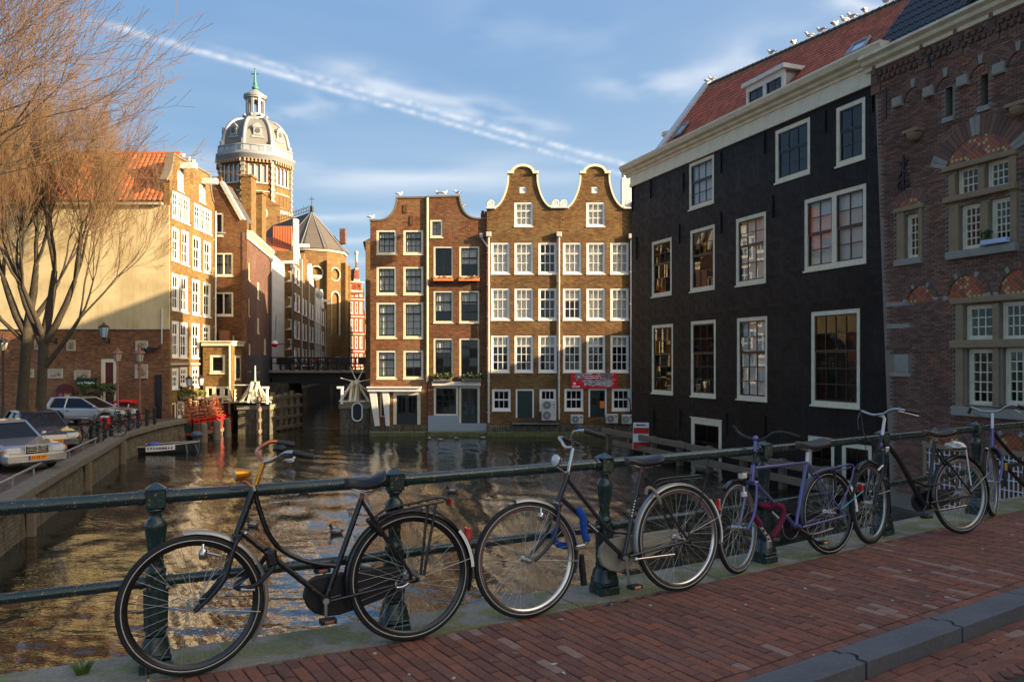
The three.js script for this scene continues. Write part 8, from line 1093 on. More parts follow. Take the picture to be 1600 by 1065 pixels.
{ // 2: dark frame, silver mudguards, beige chain case, blue chain
  const B = new Bike('city_bicycle', 'dark grey bicycle with silver mudguards, beige chain case and black wire carrier', [826, 965], [1064, 923], 0.08, BG), T = B.t, R = 0.362, x1 = B.base, nb = () => new MB(); const grey = phy([0.018, 0.018, 0.02], 0.35, { clearcoat: 0.5 });
  B.wheel(0, R, { tr: 0.02, rim: M.chrome, steer: -0.03 }); B.wheel(x1, R * 1.015, { tr: 0.02, rim: M.chrome, hubR: 0.022 });
  let m = nb(); B.tube(m, [[887.5, 740], [870, 789]], 0.0185); B.tube(m, [[886, 748], [945, 822], [952, 828], [960, 831.5], [979, 832]], 0.013); B.tube(m, [[878, 779], [975, 870]], 0.0155); B.tube(m, [[1001.5, 737], [975, 869]], 0.0155); m.ball(B.p(975, 870), 0.028, 12).add(new THREE.CylinderGeometry(0.022, 0.022, 0.08, 14).rotateX(Math.PI / 2), place(...B.p(975, 870).toArray()));
  for (const s of [1, -1]) { const end = B.p(1067, 843).setZ(0.06 * s); m.tube(B.p(1008, 746).setZ(0.014 * s), end, 0.008, 0.008, 8).tube(B.p(980, 868).setZ(0.03 * s), end, 0.0105, 0.009, 8).bbox(end.x, end.y, end.z, 0.05, 0.03, 0.006, 0.002); } m.build(T, 'frame', grey);
  m = nb(); for (const [a, b] of [[[991, 779], [985, 806]], [[917, 816], [932, 830]]]) { const p = B.p(...a), q = B.p(...b); for (let i = 0; i < 6; i++) { const c = p.clone().lerp(q, (i + 0.5) / 6), d = p.clone().lerp(q, (i + rr(0.85, 1.05)) / 6); m.tube(c.setZ(0.0158), d.setZ(0.0158), 0.0055, 0.0055, 6); } } m.build(T, 'frame_marking', M.white);
  B.forkBlade([[869, 790], [862, 830], [850, 852], [829, 874]], 0.0115, 0.055, grey); B.tube(nb(), [[872, 786], [868, 793]], 0.022, 0, 12).build(T, 'headset', M.chrome);
  const st = B.tube(nb(), [[887.5, 740], [896, 700]], 0.0125, 0, 12).build(T, 'stem', M.chrome); B.tube(nb(), [[888.5, 741], [886.5, 736]], 0.02, 0, 12).build(st, 'stem_nut', M.chrome);
  const hb = B.curve(nb(), [[914, 672.5, 0.25], [902, 673, 0.2], [895, 679, 0.1], [895.5, 693, 0.03], [896, 698, 0], [885, 699, -0.08], [878, 690, -0.2], [874, 684, -0.25], [880, 684, -0.27]], 0.0115, 0, 10, 70).build(T, 'handlebar', M.chrome); B.tube(nb(), [[913, 672.5, 0.25], [945, 682, 0.27]], 0.017, 0, 12).build(hb, 'grip', M.grip); B.tube(nb(), [[879, 684, -0.27], [905, 695, -0.27]], 0.016, 0, 12).build(hb, 'grip', M.grip);
  { const q = B.p(904, 670, 0.18); nb().lathe([[0, 0.03], [0.02, 0.027], [0.033, 0.012], [0.034, 0]], 14, place(q.x, q.y, q.z)).bbox(q.x + 0.03, q.y - 0.008, q.z, 0.05, 0.03, 0.03, 0.006).build(hb, 'bell', M.grip); }
  { const a = B.p(869, 719, 0.02), d = V(-0.96, 0.12, 0.2).normalize(), q = M4().compose(a, new THREE.Quaternion().setFromUnitVectors(V(0, 1, 0), d), V(1, 1, 1)); const l = nb().lathe([[0, -0.055], [0.018, -0.05], [0.036, -0.015], [0.041, 0.005], [0.038, 0.01]], 20, q).build(T, 'headlamp', M.chrome); nb().lathe([[0.039, 0.008], [0.02, 0.016], [0, 0.018]], 18, q).build(l, 'lens', phy([0.7, 0.66, 0.6], 0.12, { clearcoat: 1 })); nb().curve([B.p(867, 728), B.p(874, 732), B.p(884, 739)], 0.007, 6, 14).build(l, 'bracket', M.chrome); }
  B.tube(nb(), [[1001.5, 738], [1003, 728]], 0.0135, 0, 10).build(T, 'seatpost', M.rustMetal); B.saddle(976, 1030, 712, 732, { springs: true, w: 1.08, kick: 0.0 });
  nb().ext(B.ps([[943, 872], [945, 857], [952, 848], [963, 843], [994, 838], [1063, 827], [1068, 833], [1063, 846], [1046, 858], [1000, 880], [974, 895], [960, 893], [948, 885]]).map((q) => [q.x, q.y]), 0.022, place(0, 0, -0.07), 0.006).build(T, 'chain_case', M.beige);
  B.crank([978, 872], [984, 914], 0.07, M.alu, M.amber); nb().tube(B.p(992, 874, 0.06), B.p(1054, 866, 0.07), 0.009, 0.009, 8).ball(B.p(994, 874, 0.06), 0.018, 8).build(T, 'kickstand', M.chrome);
  B.guard(x1, R * 1.015, -12, 190, M.greyGuard, { w: 0.026 }); B.guard(0, R, -20, 100, M.greyGuard, { steer: -0.03 });
  { const c = nb(), r = R * 1.015 + 0.022, f = (d, z, k = 0) => V(x1 + (r - k) * Math.cos(d), R * 1.015 + (r - k) * Math.sin(d), z); for (let i = 0; i < 16; i++) { const a = mix(-10, 40, i / 16) * Math.PI / 180, b = mix(-10, 40, (i + 1) / 16) * Math.PI / 180; c.quad(f(a, -0.027), f(b, -0.027), f(b, 0.029), f(a, 0.029)).quad(f(a, 0.029), f(b, 0.029), f(b, 0.0295, 0.014), f(a, 0.0295, 0.014)); } c.build(T, 'mudguard_flap', M.white); }
  nb().bbox(...B.p(910, 890).toArray(), 0.03, 0.2, 0.05, 0.008, 0, 0, 0.08).build(T, 'mud_flap', M.rubber);
  m = nb(); for (const z of [0.06, -0.06]) { B.curve(m, [[1019, 762, z], [1024, 752, z], [1036, 748, z], [1079, 743.5, z], [1095, 742.5, z], [1102, 748, z], [1100, 762, z], [1076, 836, z]], 0.006, 0, 8, 60); } for (const s of [0.3, 0.55, 0.8]) { const q = B.p(mix(1024, 1095, s), mix(751, 743, s)); m.tube(q.clone().setZ(0.06), q.clone().setZ(-0.06), 0.004, 0.004, 6); } B.curve(m, [[1024, 760, 0.02], [1034, 754, 0.02], [1080, 748, 0.02], [1098, 746, 0.02]], 0.005, 0, 6, 30); m.build(T, 'carrier', M.bikeBlack);
  nb().curve([B.p(1009, 772, 0.05), B.p(1012, 762, 0.06), B.p(1021, 765, 0.06), B.p(1030, 780, 0.06), B.p(1032, 786, 0.05)], 0.012, 8, 24).build(T, 'ring_lock', M.beige); nb().bbox(...B.p(1122, 788).toArray(), 0.02, 0.085, 0.045, 0.006).build(T, 'reflector', M.redLens);
  { const q = B.p(845.5, 804, 0.035); nb().lathe([[0, 0], [0.02, 0.004], [0.022, 0.03], [0.016, 0.046], [0.009, 0.052], [0.009, 0.075], [0, 0.077]], 14, place(q.x, q.y - 0.035, q.z)).build(T, 'dynamo', M.chrome); }
  m = nb(); for (const z of [0.045, -0.045]) m.tube(B.p(832, 875, z), B.p(904, 876, z), 0.0028, 0.0028, 5).tube(B.p(1069, 838, z), B.p(1128, 805, z), 0.003, 0.003, 5).tube(B.p(829, 874, z), B.p(858, 800, z), 0.0025, 0.0025, 5); m.build(T, 'mudguard_stay', M.alu);
  const lk = thing('chain_lock', 'bright blue fabric chain lock hanging from the dark grey bicycle', 'bicycle lock'); lk.position.copy(T.position); lk.rotation.copy(T.rotation); const q = (x, y, z) => B.p(x, y, z), blue = std([0.012, 0.085, 0.42], 0.85, { bumpMap: tGrain, bumpScale: 0.006 }); { const c = nb(); const lump = (list, r, n) => { const cv = new THREE.CatmullRomCurve3(list), k = n; for (let i = 0; i < k; i++) { const p = cv.getPointAt((i + 0.5) / k); c.ball(p, r * rr(0.9, 1.15), 8, [1, 1.1, 1]); } c.curve(list, r * 0.85, 8, 30); }; lump([q(905, 797, 0.04), q(910, 806, 0.05), q(912, 820, 0.05), q(914, 836, 0.05), q(917, 842, 0.05)], 0.024, 16); lump([q(897, 848, -0.02), q(886, 852, -0.03), q(872, 850, -0.04), q(865, 840, -0.05), q(870, 828, -0.05), q(878, 823, -0.06)], 0.02, 16); c.build(lk, 'sleeve', blue); } nb().bbox(...q(906, 854, 0.06).toArray(), 0.07, 0.03, 0.04, 0.006, 0, 0, 0.08).bbox(...q(916, 846, 0.05).toArray(), 0.03, 0.03, 0.03, 0.005).build(lk, 'lock_body', M.chrome);
}
{ // 3: purple frame
  const B = new Bike('city_bicycle', 'purple bicycle with black handlebar, purple carrier and teal mudguard stays', [1156, 895.5], [1299, 865.5], 0.08, BG), T = B.t, R = 0.345, x1 = B.base, nb = () => new MB(), stF = 0.3;
  B.wheel(0, R, { tr: 0.018, rim: M.alu, steer: stF }); B.wheel(x1, R, { tr: 0.018, rim: M.bikeBlack, hubR: 0.024 });
  let m = nb(); B.tube(m, [[1177.8, 726], [1175, 753]], 0.0195); B.tube(m, [[1179, 731.5], [1261, 722.5]], 0.0135); B.tube(m, [[1177, 750], [1243.5, 822]], 0.0155); B.tube(m, [[1261, 721], [1243.5, 822]], 0.015); m.ball(B.p(1243.5, 822), 0.027, 12).add(new THREE.CylinderGeometry(0.022, 0.022, 0.08, 14).rotateX(Math.PI / 2), place(...B.p(1243.5, 822).toArray())); for (const s of [1, -1]) { const end = B.p(1310, 805).setZ(0.06 * s); m.tube(B.p(1263, 725).setZ(0.014 * s), end, 0.008, 0.008, 8).tube(B.p(1249, 823).setZ(0.03 * s), end, 0.01, 0.009, 8).bbox(end.x, end.y, end.z, 0.05, 0.03, 0.006, 0.002); } m.build(T, 'frame', M.purple);
  const fq = [[1175.5, 755], [1172.5, 785], [1168, 806], [1159, 826]]; B.forkBlade(fq, 0.0115, 0.058, M.purple);
  B.tube(nb(), [[1177.8, 727], [1181, 706]], 0.013, 0, 12).build(T, 'steerer', M.bikeBlack); const st = B.tube(nb(), [[1180.5, 705], [1181.5, 686]], 0.017, 0, 12).ball(B.p(1181, 685), 0.024, 10).build(T, 'stem', M.purple);
  const hb = B.curve(nb(), [[1146, 666, -0.26], [1152, 673, -0.22], [1161, 680.5, -0.12], [1172, 685, -0.05], [1181, 686.5, 0], [1193, 686.5, 0.06], [1202, 681, 0.11], [1209, 676.5, 0.15], [1220, 675, 0.2], [1233, 677.5, 0.25], [1249, 682.8, 0.29]], 0.0115, 0, 10, 80).build(T, 'handlebar', M.grip); B.tube(nb(), [[1222, 675.4, 0.21], [1233, 677.5, 0.25], [1249, 683, 0.29]], 0.0145, 0, 10).build(hb, 'grip', M.rubber); B.tube(nb(), [[1146, 666, -0.26], [1152, 673, -0.22]], 0.0145, 0, 10).build(hb, 'grip', M.rubber);
  { const q = B.p(1161.5, 742, 0.0), l = nb().bbox(q.x, q.y, q.z, 0.08, 0.055, 0.07, 0.012).build(T, 'headlamp', M.bikeBlack); nb().bbox(q.x - 0.02, q.y - 0.003, q.z + 0.012, 0.05, 0.042, 0.056, 0.008).build(l, 'lens', phy([0.75, 0.66, 0.5], 0.1, { clearcoat: 1 })); nb().tube(q.clone().add(V(0.03, 0, 0)), B.p(1175, 742), 0.008).build(l, 'bracket', M.bikeBlack); }
  B.tube(nb(), [[1261, 722], [1262, 706]], 0.0135, 0, 10).build(T, 'seatpost', M.whitePlastic); B.saddle(1243, 1289, 687, 706, { w: 0.95, mat: M.saddleGrey, kick: 0 });
  nb().add(new THREE.CylinderGeometry(0.1, 0.1, 0.02, 30).rotateX(Math.PI / 2), place(...B.p(1236, 822, -0.06).toArray())).ext(B.ps([[1236, 805], [1300, 796], [1306, 808], [1238, 838]], -0.06).map((q) => [q.x, q.y]), 0.02, place(0, 0, -0.07), 0.003).build(T, 'chain_case', M.bikeBlack); nb().add(new THREE.TorusGeometry(0.1, 0.0035, 6, 30), place(...B.p(1236, 822, -0.048).toArray())).build(T, 'chain_ring', M.alu);
  B.crank([1248, 826], [1276, 846], 0.07, M.bikeBlack, M.amber); nb().curve([B.p(1252, 826, 0.06), B.p(1265, 834, 0.07), B.p(1280, 832, 0.07), B.p(1302, 825, 0.07)], 0.006, 6, 20).build(T, 'kickstand', M.alu); nb().tube(B.p(1206, 799, -0.08), B.p(1220, 812, -0.08), 0.009).build(T, 'pump', M.whitePlastic);
  m = nb(); for (const z of [0.06, -0.06]) { B.curve(m, [[1270, 741, z], [1282, 735, z], [1310, 729, z], [1328, 725, z], [1334, 728, z], [1333.5, 738, z], [1314, 796, z]], 0.0062, 0, 8, 50); } B.curve(m, [[1276, 741, 0], [1312, 734, 0], [1330, 730, 0]], 0.005, 0, 6, 20); for (const s of [0.2, 0.5, 0.8]) { const q = B.p(mix(1282, 1328, s), mix(735, 725.5, s)); m.tube(q.clone().setZ(0.06), q.clone().setZ(-0.06), 0.004, 0.004, 6); } m.build(T, 'carrier', M.purple); nb().tube(B.p(1304, 733, 0.064), B.p(1306, 768, 0.06), 0.014, 0.01, 6).build(T, 'carrier_strap', M.grip);
  B.guard(x1, R, 0, 190, phy([0.03, 0.04, 0.07], 0.3, { clearcoat: 0.6 })); B.guard(0, R, 60, 120, M.bikeBlack, { steer: stF });
  { const c = nb(), r = R + 0.022, f = (d, z, k = 0) => V(x1 + (r - k) * Math.cos(d), R + (r - k) * Math.sin(d), z); for (let i = 0; i < 12; i++) { const a = mix(-4, 34, i / 12) * Math.PI / 180, b = mix(-4, 34, (i + 1) / 12) * Math.PI / 180; c.quad(f(a, -0.026), f(b, -0.026), f(b, 0.028), f(a, 0.028)).quad(f(a, 0.028), f(b, 0.028), f(b, 0.0285, 0.03), f(a, 0.0285, 0.03)); } c.build(T, 'mudguard_flap', M.white); } { const q = B.p(1345, 763); nb().bbox(q.x, q.y, 0, 0.02, 0.075, 0.05, 0.006).build(T, 'reflector', M.redLens); }
  m = nb(); for (const z of [0.05, -0.05]) m.tube(B.p(1314, 796, z), B.p(1349, 767, z), 0.005, 0.005, 6); { const d = V(Math.cos(stF), 0, -Math.sin(stF)); for (const z of [0.05, -0.05]) m.tube(V(0, R, z), V(0, R, z).addScaledVector(d, R * 1.02).add(V(0, -0.02, 0)), 0.005, 0.005, 6); } m.build(T, 'mudguard_stay', M.teal);
  { const q = B.p(1163, 772, 0.03); nb().bbox(q.x, q.y, q.z, 0.04, 0.035, 0.035, 0.006).tube(q, q.clone().add(V(0, 0.06, 0)), 0.007).build(T, 'dynamo', M.whitePlastic); }
  const lk = thing('chain_lock', 'maroon cloth-covered chain lock with a padlock, round the purple frame', 'bicycle lock'); lk.position.copy(T.position); lk.rotation.copy(T.rotation); const q = (x, y, z) => B.p(x, y, z), mar = std([0.2, 0.012, 0.05], 0.85, { bumpMap: tGrain, bumpScale: 0.006 }); { const c = nb(), lump = (l, r, n) => { const cv = new THREE.CatmullRomCurve3(l); for (let i = 0; i < n; i++) c.ball(cv.getPointAt((i + 0.5) / n), r * rr(0.9, 1.12), 8); c.curve(l, r * 0.85, 8, 40); }; lump([q(1188, 788, -0.03), q(1204, 791, -0.02), q(1216, 789, 0.03), q(1223, 794, 0.05), q(1224, 804, 0.05), q(1218, 821, 0.05), q(1207, 838, 0.05)], 0.025, 30); lump([q(1175, 803, 0.03), q(1182, 811, 0.04), q(1188, 820, 0.04)], 0.024, 9); c.build(lk, 'sleeve', mar); }
  { const c = nb(); for (let i = 0; i < 6; i++) { const s = i / 5, p = q(mix(1189, 1201, s), mix(822, 840, s), 0.05); c.add(new THREE.TorusGeometry(0.014, 0.004, 6, 12), place(p.x, p.y, p.z, i % 2 ? 1.4 : 0, 0, 0.9, [1, 1.5, 1])); } c.build(lk, 'chain_link', M.chrome); const p = q(1202, 850, 0.05); nb().bbox(p.x, p.y, p.z, 0.045, 0.06, 0.025, 0.005).curve([p.clone().add(V(-0.015, 0.03, 0)), p.clone().add(V(-0.015, 0.055, 0)), p.clone().add(V(0, 0.065, 0)), p.clone().add(V(0.015, 0.055, 0)), p.clone().add(V(0.015, 0.03, 0))], 0.005, 6, 16).build(lk, 'padlock', M.alu); }
}
{ // 4: black step-through
  const B = new Bike('city_bicycle', 'black step-through bicycle with silver handlebar and a white bag on the carrier', [1363, 849.5], [1505, 833], 0.08, BG), T = B.t, R = 0.358, x1 = B.base, nb = () => new MB(), stF = 0.34; const fr = phy([0.01, 0.01, 0.011], 0.4, { clearcoat: 0.3 });
  B.wheel(0, R, { tr: 0.021, rim: M.alu, steer: stF, stripe: false }); B.wheel(x1, R, { tr: 0.021, rim: M.alu, hubR: 0.03, hubMat: M.alu });
  let m = nb(); B.tube(m, [[1378.5, 680], [1373, 704]], 0.021); B.curve(m, [[1378.5, 690], [1388, 697], [1401, 712], [1412, 730], [1424, 753], [1436, 775], [1446, 789]], 0.024, 0, 10, 40); B.tube(m, [[1461.5, 688], [1448, 787]], 0.0165); m.ball(B.p(1448, 787), 0.03, 12); B.curve(m, [[1428, 751], [1445, 757.5], [1462, 757], [1492, 747]], 0.01, 0.03, 8, 24); for (const s of [1, -1]) { const end = B.p(1511, 773).setZ(0.062 * s); m.tube(B.p(1463, 700).setZ(0.016 * s), end, 0.0085, 0.0085, 8).tube(B.p(1450, 785).setZ(0.03 * s), end, 0.0105, 0.009, 8).bbox(end.x, end.y, end.z, 0.05, 0.03, 0.006, 0.002); } m.build(T, 'frame', fr);
  B.forkBlade([[1374.5, 705], [1371, 735], [1363, 766], [1359, 786]], 0.014, 0.06, fr); nb().tube(B.p(1376.5, 692), B.p(1375.5, 698), 0.0235, 0.0235, 12).build(T, 'head_band', M.purple);
  const st = B.tube(nb(), [[1379, 680], [1382.5, 654], [1379, 649], [1374, 648]], 0.014, 0, 12).build(T, 'stem', M.whitePlastic);
  const hb = B.curve(nb(), [[1347, 642, -0.27], [1356, 645.5, -0.2], [1366, 648, -0.07], [1373, 647.5, 0], [1382, 646, 0.06], [1392, 640.5, 0.14], [1402, 639, 0.2], [1416, 641.5, 0.27]], 0.0115, 0, 10, 60).build(T, 'handlebar', M.alu); B.tube(nb(), [[1414, 641, 0.26], [1437, 645, 0.32]], 0.017, 0, 12).build(hb, 'grip', M.grip); B.tube(nb(), [[1347, 642, -0.27], [1343, 652, -0.3]], 0.017, 0, 12).build(hb, 'grip', M.grip); B.curve(nb(), [[1402, 642, 0.2], [1413, 644.5, 0.22], [1436, 650, 0.27]], 0.006, 0, 8, 16).build(hb, 'brake_lever', M.alu); B.curve(nb(), [[1345, 644, -0.27], [1341, 655, -0.24], [1342, 671, -0.2]], 0.006, 0, 8, 16).build(hb, 'brake_lever', M.grip); nb().ball(B.p(1404, 638, 0.18), 0.026, 10).build(hb, 'bell', M.grip); m = nb(); B.curve(m, [[1346, 647, -0.26], [1352, 680, -0.1], [1364, 692, 0.0], [1372, 700, 0.02]], 0.0035, 0, 5, 24); B.curve(m, [[1350, 680, -0.1], [1352, 695, -0.06], [1356, 712, -0.02], [1360, 730, 0]], 0.0035, 0, 5, 24); m.build(hb, 'cable', M.grip);
  nb().bbox(...B.p(1386, 702, 0.03).toArray(), 0.04, 0.05, 0.04, 0.01).build(T, 'cable_clamp', M.alu); nb().tube(B.p(1372, 735, 0.06), B.p(1380, 727, 0.06), 0.013).build(T, 'brake_unit', M.alu);
  B.tube(nb(), [[1461.5, 690], [1463, 684]], 0.0135, 0, 10).build(T, 'seatpost', M.chrome); B.saddle(1442, 1487, 669, 686, { kick: 0.1 });
  nb().add(new THREE.CylinderGeometry(0.095, 0.095, 0.03, 28).rotateX(Math.PI / 2), place(...B.p(1438, 783, -0.05).toArray())).bbox(...B.p(1442, 765, 0).toArray(), 0.1, 0.07, 0.09, 0.03).ext(B.ps([[1438, 767], [1500, 762], [1508, 772], [1500, 782], [1440, 799]], -0.05).map((q) => [q.x, q.y]), 0.02, place(0, 0, -0.065), 0.004).build(T, 'chain_case', M.grip);
  B.crank([1448, 788], [1440, 806], 0.07, M.bikeBlack, M.grip); nb().curve([B.p(1456, 788, 0.06), B.p(1462, 796, 0.07), B.p(1480, 795, 0.07), B.p(1503, 791, 0.07)], 0.0075, 8, 20).tube(B.p(1501, 791.5, 0.07), B.p(1510, 790, 0.07), 0.012).build(T, 'kickstand', M.chrome);
  m = nb(); for (const z of [0.06, -0.06]) { B.curve(m, [[1470, 707, z], [1476, 703, z], [1506, 701, z], [1512, 703, z]], 0.0062, 0, 8, 30); } for (const s of [0.2, 0.5, 0.8]) { const q = B.p(mix(1474, 1508, s), 702); m.tube(q.clone().setZ(0.06), q.clone().setZ(-0.06), 0.004, 0.004, 6); } m.build(T, 'carrier', fr); m = nb(); for (const z of [0.064, -0.064]) m.tube(B.p(1510, 702, z), B.p(1518, 758, z), 0.0065, 0.0065, 8); m.build(T, 'carrier_leg', M.whitePlastic);
  B.guard(x1, R, -15, 190, M.bikeBlack, { w: 0.028 }); B.guard(0, R, 40, 125, M.bikeBlack, { steer: stF, w: 0.028 }); m = nb(); for (const z of [0.05, -0.05]) m.tube(B.p(1514, 772, z), B.p(1546, 738, z), 0.003, 0.003, 5).tube(B.p(1361, 776, z), B.p(1391, 766, z), 0.003, 0.003, 5); m.build(T, 'mudguard_stay', M.alu); nb().add(new THREE.CapsuleGeometry(0.014, 0.1, 4, 8), place(B.p(1479, 722, 0.04).x, B.p(1479, 722, 0.04).y, 0.05, 0, 0, 0.8)).build(T, 'ring_lock', M.grip);
  const bg = thing('white_bag', 'crumpled white plastic bag on the carrier of the black step-through bicycle', 'bag'); bg.position.copy(T.position); bg.rotation.copy(T.rotation); m = nb(); const q = B.p(1495, 700); { const g = new THREE.IcosahedronGeometry(0.062, 5), p = g.attributes.position; for (let i = 0; i < p.count; i++) { const v = V().fromBufferAttribute(p, i), k = 0.45 + 1.1 * fbm(v.x * 34 + 5, v.y * 34 + v.z * 27, 0, 3, 3); p.setXYZ(i, v.x * 1.35 * k, v.y * 0.62 * k, v.z * 1.2 * k); } g.computeVertexNormals(); m.add(g, place(q.x, q.y + 0.03, 0)); } m.build(bg, 'bag', M.white);
}
{ // 5: seen almost end on at the right edge
  const B = new Bike('city_bicycle', 'black bicycle with a blue fork and silver handlebar, partly outside the right edge', [1553, 806], [1640, 788], 0.08, BG), T = B.t, R = 0.355, x1 = Math.max(B.base, 1.0), nb = () => new MB(), stF = 0.3;
  B.wheel(0, R, { tr: 0.021, rim: M.alu, steer: stF }); B.wheel(x1, R, { tr: 0.021, rim: M.alu });
  let m = nb(); B.tube(m, [[1551, 669], [1551, 697]], 0.02); m.build(T, 'head_tube', M.purple); m = nb(); B.curve(m, [[1554, 677], [1566, 692], [1585, 713], [1606, 727]], 0.02, 0, 10, 30); B.tube(m, [[1553, 700], [1580, 737], [1602, 760]], 0.02); const bb = V(x1 * 0.56, 0.28, 0); m.tube(bb, V(x1 * 0.7, 0.8, 0), 0.016); for (const s of [1, -1]) m.tube(V(x1 * 0.68, 0.7, 0.014 * s), V(x1, R, 0.06 * s), 0.009).tube(bb.clone().setZ(0.03 * s), V(x1, R, 0.06 * s), 0.01); m.tube(B.p(1602, 760), bb, 0.02).tube(B.p(1606, 727), V(x1 * 0.66, 0.55, 0), 0.018).build(T, 'frame', M.bikeBlack);
  B.forkBlade([[1551, 699], [1557, 712], [1557, 735], [1553, 755]], 0.013, 0.055, M.purple); const st = B.tube(nb(), [[1551, 670], [1551.5, 645]], 0.014, 0, 12).build(T, 'stem', M.whitePlastic);
  const hb = B.curve(nb(), [[1518, 635.8, -0.28], [1527, 639, -0.2], [1538, 642.5, -0.08], [1551, 643, 0], [1563, 641.5, 0.07], [1573, 635, 0.14], [1582, 632.5, 0.2], [1592, 634, 0.27]], 0.0115, 0, 10, 60).build(T, 'handlebar', M.alu); B.tube(nb(), [[1518, 636, -0.28], [1514, 646, -0.31]], 0.016, 0, 10).build(hb, 'grip', M.grip); B.tube(nb(), [[1590, 633.5, 0.26], [1610, 641, 0.32]], 0.017, 0, 10).build(hb, 'grip', M.grip); B.curve(nb(), [[1586, 640, 0.2], [1596, 646, 0.24], [1606, 660, 0.27]], 0.006, 0, 6, 14).build(hb, 'brake_lever', M.alu); m = nb(); B.curve(m, [[1521, 645, -0.26], [1538, 655, -0.1], [1541, 690, 0], [1548, 702, 0.03]], 0.0035, 0, 5, 24); m.build(hb, 'cable', M.grip);
  B.guard(0, R, 20, 110, M.alu, { steer: stF }); nb().bbox(...B.p(1545, 700, 0.02).toArray(), 0.08, 0.05, 0.07, 0.015).build(T, 'headlamp', M.bikeBlack); B.saddle(1625, 1668, 668, 684, {}); nb().tube(V(x1 * 0.7, 0.8, 0), V(x1 * 0.72, 0.95, 0), 0.013).build(T, 'seatpost', M.chrome);
  const lk = thing('padlock', 'brass padlock hanging on a black chain by the bicycle at the right edge', 'bicycle lock'); lk.position.copy(T.position); lk.rotation.copy(T.rotation); const q = B.p(1572, 728, 0.04); nb().bbox(q.x, q.y, q.z, 0.045, 0.07, 0.03, 0.006).build(lk, 'lock_body', std([0.55, 0.33, 0.06], 0.35, { metalness: 0.8 })); nb().curve([q.clone().add(V(0, 0.05, 0)), q.clone().add(V(0.02, 0, -0.04)), q.clone().add(V(0.0, -0.1, -0.02)), q.clone().add(V(0.01, -0.22, -0.02))], 0.018, 6, 20).build(lk, 'chain', M.grip);
}
// ---------- small bicycles far off ----------
{
  const t = thing('parked_bicycle', 'bicycle with a red light leaning on the quay railing behind the silver saloon', 'bicycle', 'bicycles parked on the quay'), ring = (x) => new MB().add(new THREE.TorusGeometry(0.33, 0.022, 8, 30), place(x, 0.35, 0)); 
  for (const x of [-0.53, 0.53]) { const w = ring(x).build(t, 'wheel', M.rubber), s = new MB(); for (let i = 0; i < 10; i++) { const a = i / 10 * 6.283; s.tube(V(x, 0.35, 0), V(x + 0.32 * Math.cos(a), 0.35 + 0.32 * Math.sin(a), 0), 0.003, 0.003, 4); } s.build(w, 'spokes', M.spoke); }
  new MB().tube(V(-0.4, 0.82, 0), V(-0.02, 0.3, 0), 0.022).tube(V(-0.4, 0.78, 0), V(0.12, 0.72, 0), 0.018).tube(V(0.16, 0.86, 0), V(-0.02, 0.3, 0), 0.02).tube(V(-0.02, 0.3, 0), V(0.53, 0.35, 0), 0.016).tube(V(0.12, 0.74, 0), V(0.53, 0.35, 0), 0.014).tube(V(-0.4, 0.82, 0), V(-0.53, 0.35, 0), 0.018).tube(V(-0.4, 0.82, 0), V(-0.36, 1.03, 0), 0.018).build(t, 'frame', M.bikeBlack);
  new MB().curve([V(-0.2, 1.05, -0.28), V(-0.36, 1.06, -0.1), V(-0.38, 1.05, 0), V(-0.36, 1.06, 0.1), V(-0.2, 1.05, 0.28)], 0.018, 6, 20).build(t, 'handlebar', M.alu); new MB().ball(V(0.2, 0.93, 0), 0.1, 8, [1.4, 0.45, 0.8]).build(t, 'saddle', M.saddle); new MB().bbox(0.55, 0.74, 0, 0.36, 0.03, 0.14, 0.01).tube(V(0.7, 0.74, 0.05), V(0.53, 0.35, 0.05), 0.012).build(t, 'carrier', M.bikeBlack); new MB().bbox(0.83, 0.62, 0, 0.05, 0.14, 0.07, 0.01).build(t, 'tail_light', M.redLens);
  const put = (o, p, ry) => { o.position.copy(p); o.rotation.set(0, ry, 0.0); }; put(t, groundAt(146, 694, QUAY).add(V(-0.25, 0, 0)), 1.2);
  const c2 = copyOf(t, 'bicycle with a red bag leaning on the quay railing right of the hatchback front wheel'); put(c2, groundAt(177, 684, QUAY).add(V(-0.4, 0, 0)), 0.5); { const g = thing('pannier_bag', 'red bag on the bicycle by the quay railing', 'bag'); g.position.copy(c2.position).add(V(0.1, 0.75, 0.15)); new MB().bbox(0, 0, 0, 0.4, 0.3, 0.25, 0.05).build(g, 'bag', M.red); new MB().bbox(0, 0.16, 0, 0.3, 0.06, 0.2, 0.02).build(g, 'flap', M.whitePlastic); }
  put(copyOf(t, 'bicycle standing at the quay railing under the rust-red street lamp'), groundAt(193, 675, QUAY).add(V(-0.5, 0, 0)), 0.35);
  put(copyOf(t, 'bicycle standing behind the quay railing next to the waste container'), groundAt(205, 672, QUAY).add(V(-0.4, 0, 0)), 0.9);
  const b = K.bridge; [[462, 'farthest left of the bicycles'], [476, 'bicycle second from the left'], [490, 'bicycle left of the one with the red crate'], [503, 'bicycle in the middle'], [516, 'bicycle right of the middle'], [530, 'bicycle nearest the right abutment'], [444, 'lone bicycle near the left end of the railing']].forEach(([px, l], i) => { const o = copyOf(t, l + ' on the far canal bridge', 'bicycles on the far canal bridge'); o.position.set(at(px, 570, 59.3).x, b.top, -b.Z - 0.35); o.rotation.y = rr(-0.35, 0.35) + (i % 2 ? 0 : Math.PI); o.rotation.x = -0.1; });
  { const p = at(493, 567, 60.2), g = thing('red_crate', 'red crate on a bicycle on the far canal bridge', 'crate'); g.position.set(p.x, b.top + 0.75, p.z); new MB().bbox(0, 0.15, 0, 0.45, 0.3, 0.34, 0.03).bbox(0, 0.02, 0, 0.5, 0.05, 0.38, 0.01).build(g, 'crate', M.red); }
}
